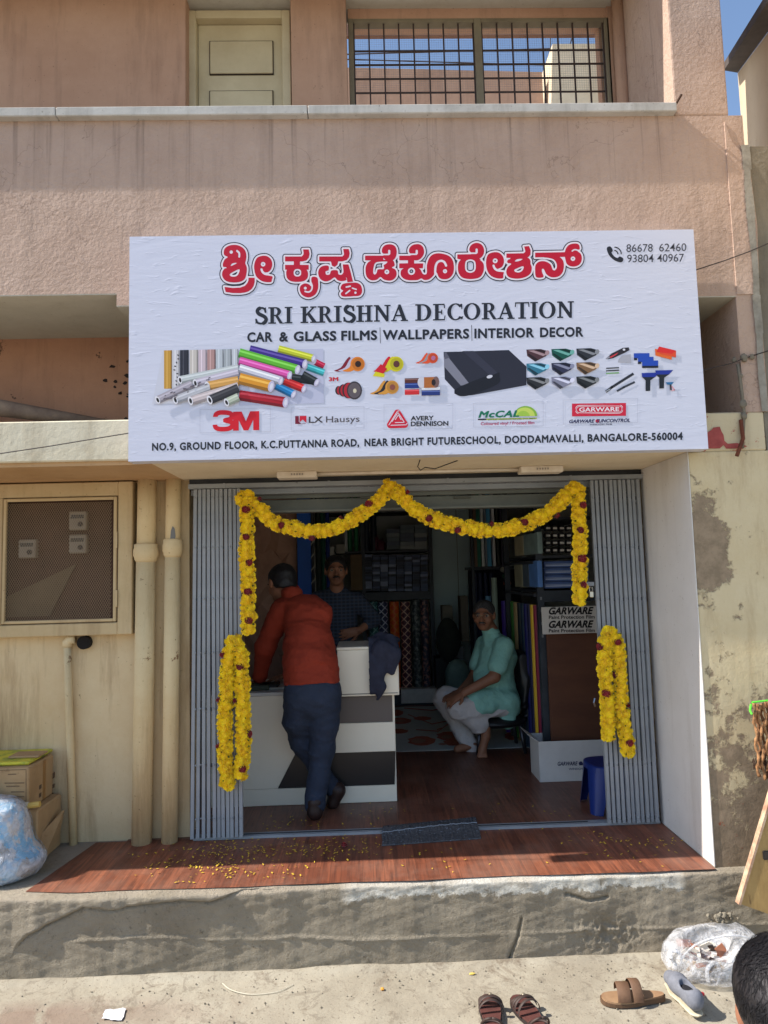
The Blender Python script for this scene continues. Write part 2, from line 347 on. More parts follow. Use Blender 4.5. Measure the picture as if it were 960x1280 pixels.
for pts, w in ((gc, .008), (gc2, .006)): Z -= .006*np.exp(-(seg_d(X+.01*pn(X, Y, 0*X, 30, 3), Y+.01*pn(X, Y, 0*X, 35, 4), pts)/w)**2)
Z += .02*np.exp(-((Y+.05)/.03)**2)*(.6+.4*pn(X, 0*X, 0*X, 9, 4))
e = np.minimum(np.minimum((X+2.6)/.2, (2.4-X)/.2), (Y+1.6)/.2).clip(0, 1); Z = Z*e+.0*(1-e)
mb = MB(); N1, N2 = X.shape; vs = list(zip(X.ravel(), Y.ravel(), Z.ravel()))
mb.add(vs, [[i*N2+j, (i+1)*N2+j, (i+1)*N2+j+1, i*N2+j+1] for i in range(N1-1) for j in range(N2-1)])
for q in ([(-400, -400), (400, -400), (400, -1.6), (-400, -1.6)], [(-400, -1.6), (-2.6, -1.6), (-2.6, -.02), (-400, -.02)], [(2.4, -1.6), (400, -1.6), (400, -.02), (2.4, -.02)], [(-400, -.02), (400, -.02), (400, 400), (-400, 400)]):
    mb.add([(a, b, 0) for a, b in q], [(0, 1, 2, 3)])
struct('ground', mb, GM, smooth=True)
def kerb_mat():
    m, n, l, b = new_mat('platform_cement'); v = coords(n, l); b.inputs['Roughness'].default_value = .92; b.inputs['Specular IOR Level'].default_value = .2
    c = mixc(n, l, ramp(n, l, tex(n, l, 3, 9, .7, v), .3, .75), srgb(168, 157, 138), srgb(138, 127, 109))
    c = mixc(n, l, mth(n, l, 'MULTIPLY', ramp(n, l, tex(n, l, 40, 6, .7, v), .58, .7), .6), c, srgb(92, 83, 70))
    sp = n.new('ShaderNodeSeparateXYZ'); l.new(v, sp.inputs[0])
    # limewash splashed along the top edge, right of the middle
    t = mth(n, l, 'ADD', sp.outputs['Z'], mth(n, l, 'MULTIPLY', tex(n, l, 6, 9, .78, v), .17))
    top = ramp(n, l, t, .372, .380)
    xr = mth(n, l, 'MULTIPLY', ramp(n, l, sp.outputs['X'], .0, .02), 1)
    m1 = n.new('ShaderNodeMapRange'); l.new(sp.outputs['X'], m1.inputs[0]); m1.inputs[1].default_value = -.16; m1.inputs[2].default_value = -.10
    m2 = n.new('ShaderNodeMapRange'); l.new(sp.outputs['X'], m2.inputs[0]); m2.inputs[1].default_value = 1.38; m2.inputs[2].default_value = 1.41; m2.inputs[3].default_value = 1; m2.inputs[4].default_value = 0
    k = mth(n, l, 'MULTIPLY', mth(n, l, 'MULTIPLY', m1.outputs[0], m2.outputs[0]), top)
    k = mth(n, l, 'MULTIPLY', k, ramp(n, l, tex(n, l, 5, 7, .7, v), .36, .42))
    c = mixc(n, l, k, c, srgb(212, 208, 196))
    g = mth(n, l, 'MULTIPLY', ramp(n, l, t, .395, .41), ramp(n, l, tex(n, l, 3.3, 6, .6, v), .4, .5))
    c = mixc(n, l, mth(n, l, 'MULTIPLY', g, .5), c, srgb(176, 164, 146))
    l.new(c, b.inputs['Base Color']); bump(n, l, b, tex(n, l, 9, 10, .75, v, .4), .8, .03); bump(n, l, b, tex(n, l, 40, 8, .7, v), .7, .01); bump(n, l, b, tex(n, l, 160, 5, .6, v), .5, .003)
    return m
KM = kerb_mat()
KY = -.04
# the platform: front face and rounded, chipped lip, then the top
nx_ = 1100; prof = 64
xs = np.concatenate([np.linspace(-9, -2.6, 20), np.linspace(-2.59, 2.6, nx_-30), np.linspace(2.61, 9, 10)]); mb = MB(); vs = []
crack = [(c[0], c[2]) for c in (at(a/3.047, 860+b_/3.047, KY) for a, b_ in ((40, 1030), (60, 990), (100, 945), (170, 905), (230, 875), (320, 835), (420, 840), (560, 820), (700, 805), (800, 812), (880, 780)))]
ledge = [(c[0], c[2]) for c in (at(a/3.047, 860+b_/3.047, KY) for a, b_ in ((170, 968), (300, 965), (410, 958), (500, 948), (700, 950), (830, 962), (1100, 950), (1400, 958)))]
crack2 = [(c[0], c[2]) for c in (at(*p, KY) for p in ((652, 1150), (648, 1170), (640, 1190), (637, 1205)))]
crack3 = [(c[0], c[2]) for c in (at(*p, KY) for p in ((708, 1118), (735, 1126), (760, 1122)))]
ss = np.linspace(0, 1, prof)
XX, SS = np.meshgrid(xs, ss, indexing='ij')
front = SS < .8; ZZ = np.where(front, SS/.8*(P-.012), P-.012+np.sin(np.clip((SS-.8)/.2, 0, 1)*math.pi/2)*.012); YY = np.where(front, KY, KY+.05*(np.clip((SS-.8)/.2, 0, 1)))
lip = .018*pn(XX, 0*XX, 0*XX, 4, 5, 4)+.007*pn(XX, SS, 0*XX, 30, 6, 3)
YY = YY+lip*np.clip((SS-.25)/.75, 0, 1)
YY += .010*pn(XX, ZZ*2.2, 0*XX, 7, 7, 4)*(1-.5*SS)+.0035*pn(XX, ZZ*1.5, 0*XX, 32, 12, 4)
lz = np.interp(XX, [p[0] for p in ledge], [p[1] for p in ledge])+.006*pn(XX, 0*XX, 0*XX, 20, 13, 4); lf = np.clip((XX-ledge[0][0])/.2, 0, 1)*(.5+.5*pn(XX, 0*XX, 0*XX, 5, 14))
YY += -.011*lf*np.exp(-((ZZ-lz)/.004)**2)-.006*lf/(1+np.exp((ZZ-lz)/.003))
cz_ = np.interp(XX, [p[0] for p in crack], [p[1] for p in crack])+.007*pn(XX, 0*XX, 0*XX, 26, 9, 4); cm_k = ((XX > crack[0][0]) & (XX < crack[-1][0]+.4))
cz_ = np.where(XX > crack[-1][0], crack[-1][1]+(XX-crack[-1][0])*.05+.007*pn(XX, 0*XX, 0*XX, 26, 9, 4), cz_)
fade = np.clip((XX-crack[0][0])/.1, 0, 1)*np.clip((crack[-1][0]+.4-XX)/.3, 0, 1)
YY += -(.016+.006*pn(XX, 0*XX, 0*XX, 12, 3))*fade/(1+np.exp(-(ZZ-cz_)/.0022).clip(0, 1e9))*np.clip((P-ZZ)/.03+.4, 0, 1)
YY += .014*fade*np.exp(-((ZZ-cz_+.004)/.0045)**2)
for pts, w, a in ( (crack2, .005, .015), (crack3, .005, .02)): YY += a*np.exp(-(seg_d(XX+.006*pn(XX, ZZ, 0*XX, 60, 2), ZZ+.006*pn(XX, ZZ, 0*XX, 55, 8), pts)/w)**2)
YY += .03*np.exp(-((XX-1.05)/.13)**2-((ZZ-.10)/.06)**2)*np.abs(pn(XX, ZZ, 0*XX, 45, 3, 3))*1.5
vs = list(zip(XX.ravel(), YY.ravel(), ZZ.ravel())); mb.add(vs, [[i*prof+j, (i+1)*prof+j, (i+1)*prof+j+1, i*prof+j+1] for i in range(nx_-1) for j in range(prof-1)])
k = len(mb.v); mb.add([(x, .9, P) for x in xs], []); mb.f += [[i*prof+prof-1, (i+1)*prof+prof-1, k+i+1, k+i] for i in range(nx_-1)]; mb.m += [0]*(nx_-1)
struct('platform', mb, KM, smooth=True)
# printed wood-look vinyl sheet
def wood_mat(name, a, b_, c_, pw=.075, ang=0., gl=.35):
    m, n, l, b = new_mat(name); tc = n.new('ShaderNodeTexCoord'); mp = n.new('ShaderNodeMapping'); l.new(tc.outputs['Object'], mp.inputs[0])
    mp.inputs['Rotation'].default_value = (0, 0, ang)
    br = n.new('ShaderNodeTexBrick'); l.new(mp.outputs[0], br.inputs['Vector']); br.inputs['Scale'].default_value = 1
    br.inputs['Brick Width'].default_value = .42; br.inputs['Row Height'].default_value = pw; br.inputs['Mortar Size'].default_value = .0009; br.inputs['Bias'].default_value = 0
    br.inputs['Color1'].default_value = (*a, 1); br.inputs['Color2'].default_value = (*b_, 1); br.inputs['Mortar'].default_value = (*[x*.35 for x in a], 1); br.offset = .37
    m2 = n.new('ShaderNodeMapping'); l.new(mp.outputs[0], m2.inputs[0]); m2.inputs['Scale'].default_value = (2.2, 38, 1)
    g = tex(n, l, 1.6, 8, .65, m2.outputs[0], .4)
    c = mixc(n, l, ramp(n, l, g, .4, .68), br.outputs['Color'], c_)
    c = mixc(n, l, mth(n, l, 'MULTIPLY', ramp(n, l, tex(n, l, 2.5, 8, .7, mp.outputs[0]), .45, .7), .45), c, srgb(150, 120, 104))
    l.new(c, b.inputs['Base Color']); b.inputs['Roughness'].default_value = gl; b.inputs['Specular IOR Level'].default_value = .4
    bump(n, l, b, tex(n, l, 3, 4, .6, mp.outputs[0]), .25, .01); bump(n, l, b, g, .1, .001)
    return m
WOOD = wood_mat('wood_look_vinyl', srgb(148, 88, 62), srgb(118, 66, 46), srgb(86, 50, 38), .05, math.radians(90), .5)
WOODI = wood_mat('shop_floor_vinyl', srgb(140, 86, 64), srgb(112, 66, 50), srgb(84, 52, 40), .07, math.radians(90), .4)
pl = [fl(112, 1062), fl(60, 1118)]
mb = MB(); N = 80; fr = []
for i in range(N+1):
    t = i/N; x = -1.56+t*(1.555+1.56); fr.append((x, KY+.028+.012*pn(np.array(x), 0., 0., 6, 9, 3)+(.03*max(0, (-1.25-x)/.31)**2)-.01*t, P+.003))
bk = [(x[0], .575, P+.0045) for x in fr]
bk = [(p[0]+(.10*max(0, (-1.1-p[0])/.46)), p[1], p[2]) for p in bk]
mb.add(fr+bk, [[i, i+1, N+1+i+1, N+1+i] for i in range(N)])
struct('porch_floor', mb, WOOD)
struct('shop_floor', MB().box(-1.3, 2.2, .575, 5.4, P-.05, P+.006), WOODI)
# ------------------------------------------------------------------ the shop building
BL = thing('shop_building', 'two-storey pink and cream plastered building with the open shopfront under its balcony', 'building', (0, 0, P))
ZS = 2.272      # canopy soffit
# lower: left back wall, canopy slab, soffit
mb = MB(); mb.box(-9, -.975, .60, .75, P-.02, ZS+.3); mb.build('left_wall', CREAMW, BL)
g = MB(); g.cbox(-9, -1.0, 0, .12, ZS+.02, ZS+.215, .006); g.build('canopy_edge', SLABW, BL)
mb = MB().box(-9, -1.0, .02, .745, ZS+.0, ZS+.03); mb.build('canopy_soffit', plaster('tan_soffit', srgb(186, 150, 108), srgb(198, 164, 124), srgb(150, 112, 78), .3, .2, 14, .004), BL)
MB().box(-1.0, 1.56, .0, .62, ZS, ZS+.17).build('lintel', SOFFC, BL)
MB().box(-9, 2.0, .12, .745, ZS+.175, ZS+.205).build('canopy_top', SLABW, BL)
mo_ = MB()
for _ in range(170):
    a_ = random.gauss(0, 1); b_ = random.gauss(0, 1); xx = -1.17+abs(a_)*-.10+.03; zz = 2.83+b_*.09; r_ = random.uniform(.003, .016); nn_ = 7
    if xx > -1.12 or zz > 3.0: continue
    mo_.add([(xx+r_*random.uniform(.5, 1.6)*math.cos(k*2*math.pi/nn_), .598, zz+r_*random.uniform(.5, 1.3)*math.sin(k*2*math.pi/nn_)) for k in range(nn_)], [list(range(nn_))])
tag(mo_.build('mould_spots', M('black_mould', srgb(50, 40, 36), .95), BL), kind='stuff')
MB().box(-9, 1.78, .60, .75, ZS+.205, 3.1).build('recess_wall', plaster('recess_pink', srgb(176, 132, 104), srgb(160, 118, 94), srgb(70, 54, 46), .4, .3, 20, .006, (.64, srgb(90, 66, 54))), BL)
# right pier (front peeling cream, left face white)
PX0 = 1.563
MB().box(PX0, 1.97, .0, .62, P-.02, ZS+.0).build('right_pier', PIER, BL, bevel=.006)
MB().box(PX0-.004, PX0, -.004, .575, P+.004, ZS-.001).build('jamb_paint', WHITEW, BL)
MB().cbox(1.0, 1.95, .0, .12, ZS+.0005, ZS+.19, .006).build('pier_band', plaster('peeled_red_band', srgb(206, 190, 154), srgb(212, 196, 164), srgb(150, 118, 90), .4, .5, 26, .008, (.57, srgb(176, 92, 84))), BL)
rpp = [tuple(at(820+a/3.764, 280+b_/3.764, -.0045)) for a, b_ in ((232, 1056), (234, 1010), (240, 982), (262, 968), (270, 958), (300, 953), (308, 975), (318, 992), (322, 1020), (338, 1034), (380, 1030), (412, 1038), (430, 1046), (400, 1056), (330, 1057), (318, 1040), (300, 1056))]
mb = MB(); mb.add(rpp, [list(range(len(rpp)))]); mb.build('flaked_red_patch', M('old_red_paint', srgb(178, 88, 82), .9, srgb(150, 70, 66), 20, bs=.4), BL)
xs_ = at(925, 440, 0)[0]
MB().box(xs_, xs_+.12, .0, .75, ZS+.19, 3.045).build('recess_side_wall', PINK, BL)
# balcony: parapet, slab, beam, coping, column
MB().box(-9, 1.955, .0, .13, 3.105, 3.985).box(-1.17, 1.955, .0, .13, 3.045, 3.1045).build('parapet', PINK, BL)
MB().box(-9, -1.17, .0005, .60, 3.10, 3.22).build('balcony_soffit', SOFF, BL)
MB().box(-1.17, 1.95, .0005, .745, 3.04, 3.22).build('balcony_beam', SOFF, BL)
xe = at(846, 130, -.035)[0]
cop = MB(); xa = -3.2
for xb in (at(74, 138, 0)[0], at(385, 134, 0)[0], xe): cop.cbox(xa, xb-.0015, -.04, .16, 3.985, 4.032, .004); xa = xb+.0015
cop.build('coping', COPE, BL)
xc = at(838, 60, 0)[0]; xd = at(905, 90, 0)[0]
MB().box(xc, xd+.01, .0, .75, 3.986, 5.6).build('column', PINK, BL, bevel=.01)
# gusset of old plaster at the foot of the column
p = [at(912, 187, 0), at(936, 200, 0), at(940, 300, 0), at(928, 380, 0)]
mb = MB(); mb.prism([(xd-.02, -.006, 3.95), (xd-.02, -.006, 3.05), (1.97, -.006, 3.05), (1.985, -.006, 3.4), (1.97, -.006, 3.70), (1.93, -.006, 3.79), (xd+.012, -.006, 3.84)][::-1], (0, .5, 0)); mb.build('corner_plaster', PINK, BL)
ZC = 5.12
MB().box(-9, xd, -.0, .60, ZC, ZC+.15).box(-9, xd, .6, .75, ZC+.0005, 5.6).build('balcony_ceiling', plaster('ceiling_limewash', srgb(190, 186, 172), srgb(200, 196, 184), srgb(140, 120, 100), .3, .2, 18, .004), BL)
x = lambda u, Y=.6: float(at(u, 80, Y)[0])
MB().box(-9, x(232, .52), .52, .75, 3.2, ZC).build('upper_wall', PINKS, BL, bevel=.006)
MB().box(x(364, .54), x(434, .54), .54, .75, 3.2, ZC).build('upper_pier', PINKS, BL, bevel=.006)
MB().box(x(757, .6), xc, .685, .75, 3.2, ZC).box(x(763.5, .6), xc, .62, .6845, 3.2, ZC).build('upper_side_wall', PINKS, BL)
MB().box(x(434, .6), x(762, .6), .6, .75, 3.2, 4.1).build('window_wall', PINKS, BL)
# upper door
wd = M('cream_door_paint', srgb(200, 186, 152), .6, srgb(182, 166, 132), 3, .4, .7, .2, 30, .002); slit = M('door_shadow_gap', srgb(60, 50, 42), .9)
def door():
    Y = .64; x0, x1, _, zt = pxr(236, 19, 364, 126, Y); w = .05
    MB().cbox(x0, x0+w, Y-.04, Y+.06, 3.2, zt, .004).cbox(x1-w, x1, Y-.04, Y+.06, 3.2, zt, .004).cbox(x0+w, x1-w, Y-.04, Y+.06, zt-w, zt, .004).build('door_frame', wd, BL)
    D = MB(); D.cbox(x0+w+.003, x1-w-.003, Y+.012, Y+.035, 3.2, zt-w-.003, .002); d = D.build('door', wd, BL)
    for v0, v1 in ((52, 94), (114, 156)):
        a0, a1, z0, z1 = pxr(262, v0, 342, v1, Y+.01)
        MB().box(a0, a1, Y+.004, Y+.012, z0, z1).build('panel_groove', slit, d)
        MB().cbox(a0+.005, a1-.005, Y-.002, Y+.012, z0+.005, z1-.005, .003).build('door_panel', wd, d)
door()
# upper window: frame, mullion, grille bars, fly mesh
fr_m = M('window_frame_paint', srgb(128, 118, 96), .7, srgb(110, 100, 82), 6, bs=.2)
iron = M('black_iron', srgb(40, 34, 32), .6, srgb(66, 46, 38), 20)
def window():
    Y = .62; x0, x1, _, zt = pxr(436, 22, 764, 126, Y); z0 = 4.1; w = .03; xm = float(at(599, 80, Y)[0])
    f = MB()
    for a, b in ((x0, x0+w), (x1-w, x1), (xm-.022, xm+.022)): f.cbox(a, b, Y, Y+.06, z0, zt, .003)
    f.cbox(x0+w, xm-.022, Y+.002, Y+.06, zt-w*.8, zt, .003).cbox(xm+.022, x1-w, Y+.002, Y+.06, zt-w*.8, zt, .003); fo = f.build('window', fr_m, BL)
    n = 0
    bar_v = MB().box(-.0045, .0045, -.0045, .0045, 0, zt-z0-.02).build('grille_bar', iron, fo, local=True); bar_v.location = (x0+w+.004, Y+.02, z0-P)
    for a, b, k in ((x0+w+.004, xm-.026, 8), (xm+.026, x1-w-.004, 8)):
        for i in range(k+1):
            if n: inst(bar_v, 'grille_bar', (a+(b-a)*i/k, Y+.02, z0), parent=fo)
            n += 1
        L = b-a
        hb = MB().box(0, L, -.0035, .0035, -.0045, .0045).build('grille_bar', iron, fo, local=True); hb.location = (a, Y+.031, z0-P+.05)
        for i in range(1, 9): inst(hb, 'grille_bar', (a, Y+.031, z0+.05+i*.089), parent=fo)
    s = MB()
    for i in range(110): xx = x0+w+(x1-x0-2*w)*i/109; s.box(xx-.0004, xx+.0004, Y+.045, Y+.0458, 4.62, zt-.02)
    for i in range(38): zz = 4.62+i*.0115; s.box(x0+w, x1-w, Y+.0462, Y+.047, zz-.0004, zz+.0004)
    s.build('fly_mesh', M('fly_mesh_wire', srgb(120, 120, 120), .5, metal=.5), fo, kind='stuff')
    MB().box(x0, x1, .63, .75, zt-.0, ZC-.0005).build('window_lintel', PINKS, BL)
window()
MB().tube([(x(776, .57), .57, 3.3), (x(776, .57), .57, ZC)], .035, 14).build('balcony_pipe', PINKS, BL, smooth=True)
MB().tube([at(845, 130, -.02), at(852, 118, -.06)], .006, 6).build('reinforcing_bar', M('rusted_bar', srgb(70, 50, 40), .9), BL)
MB().tube([at(921, 570, -.03), at(929, 548, -.03), at(926, 525, -.01)], .009, 6).build('rusty_bar', M('rust', srgb(120, 66, 44), .9, srgb(90, 48, 34), 30), BL)
# rear terrace seen through the upper window
TB = thing('terrace_wall', 'pink parapet wall and beam seen through the grilles of the upper window', 'wall', (.5, 2.6, 3.2))
z1 = at(600, 84, 2.6)[2]
MB().prism([(-1.5, 2.6, 3.2), (at(678, 100, 2.6)[0], 2.6, 3.2), (at(678, 100, 2.6)[0], 2.6, z1-.05), (-1.5, 2.6, z1+.05)], (0, .15, 0)).build('parapet_wall', PINKS, TB)
MB().box(-1.5, 2.0, 1.4, 1.43, at(600, 44, 1.4)[2], at(600, 10, 1.4)[2]).build('beam', M('brown_beam', srgb(150, 112, 92), .85, srgb(128, 94, 78), 4), TB)
cb = thing('rear_building', 'sunlit cream building seen through the right half of the upper window', 'building', (2.0, 2.5, 3))
MB().prism([(at(662, 126, 2.5)[0], 2.5, 3), (at(775, 90, 2.5)[0], 2.5, 3), (at(775, 90, 2.5)[0], 2.5, 6.4), (at(690, 44, 2.5)[0], 2.5, 6.4)], (0, 1.5, 0)).build('wall', CREAMB, cb)
for k, (a, b) in enumerate((((430, 68, 3), (790, 58, 3)), ((425, 74, 3.2), (700, 82, 3.2)), ((688, 40, 4.5), (688, 128, 4.5)), ((716, 44, 3), (692, 126, 3)))):
    tag(MB().tube([at(*a), at(*b)], .006, 5).build('cable', iron), ['upper thin cable crossing the sky behind the window grille', 'lower thin cable crossing the sky behind the window grille', 'upright wire in front of the cream building behind the window', 'slanting wire in front of the cream building behind the window'][k], 'cable')
# neighbour on the right: cement wall and cream house with eave
NW = thing('neighbour_wall', 'rough grey cement wall of the next plot at the right edge', 'wall', (2.4, .1, 0))
yy = [.03]*1
mb = MB(); zt = at(940, 187, .03)[2]
edge = [(1.985+.02*pn(np.array(z), 0., 0., 5, 3, 3), z) for z in np.linspace(0, zt, 60)]
mb.prism([(a-.03, .004, z) for a, z in edge]+[(3.4, .004, zt), (3.4, .004, 0)], (0, .7, 0)); mb.build('wall_face', CEM, NW)
mt = MB()
for i in range(len(edge)-1):
    if edge[i][1] < 2.4: continue
    w1 = .012+.012*abs(float(pn(np.array(edge[i][1]), 0., 0., 9, 5, 3))); mt.add([(edge[i][0]-.034-w1, -.010, edge[i][1]), (edge[i][0]-.028+w1, -.010, edge[i][1]), (edge[i+1][0]-.028+w1, -.010, edge[i+1][1]), (edge[i+1][0]-.034-w1, -.010, edge[i+1][1])], [(0, 1, 2, 3)])
mt.build('mortar_seam', M('pale_mortar', srgb(160, 154, 142), .9, srgb(130, 124, 112), 14, bs=.6), NW)
NH = thing('neighbour_house', 'cream upper storey with dark sloping eave at the top right corner', 'building', (3.0, 1.5, 3.8))
a = at(922, 88, 1.0); b = at(924, 190, 1.0)
# left-facing wall runs toward the camera from its far corner
xw = float(b[0])
NHW = None
ea = at(905, 88, .95); eb = at(970, -14, -.1)
ec = at(922, 91, .98); ed = at(1000, -14, -.1)
ext = ec+(ed-ec)*2.2
MB().add([(ec[0], ec[1], 3.5), (ec[0], ec[1], ec[2]-.002), (ext[0], ext[1], ext[2]-.002), (ext[0], ext[1], 3.5), (ec[0]+2, 1.0, 3.5), (ec[0]+2, 1.0, ec[2]-.002), (ext[0]+1.5, ext[1], ext[2]-.002), (ext[0]+1.5, ext[1], 3.5)], [(0, 3, 2, 1), (0, 1, 5, 4), (3, 7, 6, 2), (1, 2, 6, 5)]).build('wall', CREAMB, NH)
mb = MB(); mb.prism([ea, ea+(eb-ea)*2.2, ext, ec], (0, 0, .05)); mb.build('eave', M('dark_eave', srgb(70, 62, 58), .8, srgb(90, 80, 74), 6), NH)
# ------------------------------------------------------------------ signboard
INK = {}
def ink(c):
    if c not in INK:
        m, n, l, b = new_mat('print_ink_%d' % len(INK)); b.inputs['Base Color'].default_value = (*srgb(c), 1); b.inputs['Roughness'].default_value = .42
        b.inputs['Specular IOR Level'].default_value = .3; INK[c] = m
    return INK[c]
def flex_mat():
    m, n, l, b = new_mat('sign_flex'); v = coords(n, l); b.inputs['Roughness'].default_value = .4; b.inputs['Specular IOR Level'].default_value = .35
    b.inputs['Base Color'].default_value = (*srgb(209, 211, 226), 1)
    v2 = coords(n, l, (1.2, 1, 6)); h = tex(n, l, 3.2, 5, .55, v2, 1.2); bump(n, l, b, h, .06, .02)
    v3 = coords(n, l, (3, 1, 11)); bump(n, l, b, ramp(n, l, tex(n, l, 4, 3, .5, v3, .5), .6, .75), .2, .004)
    return m
SY = -.100
SIGN = thing('signboard', 'wide white printed shop signboard with red Kannada title above the open shop', 'signboard', (.27, SY+.04, 2.27))
SX0, SX1, SZ0, SZ1 = -1.076, 1.614, 2.268, 3.338
mb = MB(); nxs = 120; nzs = 50; VX = np.linspace(SX0, SX1, nxs); VZ = np.linspace(SZ0, SZ1, nzs)
vs = [(a, SY+.0, b) for a in VX for b in VZ]
mb.add([(SX0, SY, SZ0), (SX1, SY, SZ0), (SX1, SY, SZ1), (SX0, SY, SZ1)], [(0, 1, 2, 3)])
for a, b in (((SX0, SZ0), (SX1, SZ0)), ((SX1, SZ0), (SX1, SZ1)), ((SX1, SZ1), (SX0, SZ1)), ((SX0, SZ1), (SX0, SZ0))):
    mb.add([(a[0], SY, a[1]), (a[0], SY+.075, a[1]), (b[0], SY+.075, b[1]), (b[0], SY, b[1])], [(0, 1, 2, 3)])
mb.build('sign_face', flex_mat(), SIGN)
fr = MB(); al = M('sign_frame_steel', srgb(120, 122, 126), .5, metal=.6)
fr.box(SX0+.004, SX1-.004, SY+.045, SY+.0745, SZ0+.003, SZ0+.03).box(SX0+.004, SX1-.004, SY+.045, SY+.0745, SZ1-.03, SZ1-.003).box(SX0+.004, SX0+.03, SY+.045, SY+.0745, SZ0+.03, SZ1-.03).box(SX1-.03, SX1-.004, SY+.045, SY+.0745, SZ0+.03, SZ1-.03)
fr.build('sign_frame', al, SIGN)
def pxs(pts, Y):                                           # many pixels -> points on plane Y
    p = np.array(pts, float); d = (p[:, :1]-480)/FOC*AX[0]+(640-p[:, 1:2])/FOC*AX[1]+AX[2]
    return CAM+d*((Y-CAM[1])/d[:, 1:2])
_fc = {}
def font_mesh(txt, off, shear, space=1.0):
    k = (txt, off, shear, space)
    if k not in _fc and off > .012: _fc[k] = bold_mesh(txt, off, shear, space)
    if k not in _fc:
        c = bpy.data.curves.new('t', 'FONT'); c.body = txt; c.offset = off; c.shear = shear; c.size = 1; c.space_character = space; c.resolution_u = 3
        o = bpy.data.objects.new('t', c); COL.objects.link(o); bpy.context.view_layer.update()
        dg = bpy.context.evaluated_depsgraph_get(); me = bpy.data.meshes.new_from_object(o.evaluated_get(dg))
        V = np.zeros(len(me.vertices)*3); me.vertices.foreach_get('co', V); V = V.reshape(-1, 3)[:, :2]; F = [list(p.vertices) for p in me.polygons]
        bpy.data.objects.remove(o); bpy.data.curves.remove(c); bpy.data.meshes.remove(me); _fc[k] = (V, F)
    return _fc[k]
def bold_mesh(txt, off, shear, space):
    V, F = font_mesh(txt, 0., shear, space); E = {}
    key = lambda p: (round(p[0], 5), round(p[1], 5))
    for f in F:
        for a, b in zip(f, f[1:]+f[:1]): E[(key(V[a]), key(V[b]))] = 1
    nx = {}
    for a, b in E:
        if (b, a) not in E: nx.setdefault(a, []).append(b)
    sc = 40.; g = Fld(V[:, 0].min()*sc-4, V[:, 1].min()*sc-4, V[:, 0].max()*sc+4, V[:, 1].max()*sc+4, .55); loops = []
    while nx:
        a = next(iter(nx)); lp = [a]; b = nx[a].pop()
        if not nx[a]: del nx[a]
        while b != a and b in nx:
            lp.append(b); c = nx[b].pop()
            if not nx[b]: del nx[b]
            b = c
        if len(lp) > 2:
            q = np.array(lp)*sc; ar = .5*np.sum(q[:, 0]*np.roll(q[:, 1], -1)-q[:, 1]*np.roll(q[:, 0], -1)); loops.append((ar, q))
    if not loops: return V, F
    sg = max(loops, key=lambda t: abs(t[0]))[0] > 0
    for ar, q in loops:
        if (ar > 0) == sg: g.poly(q)
    for ar, q in loops:
        if (ar > 0) != sg: g.poly(q, True)
    V2, F2 = g.fill(off*sc); return V2/sc, F2
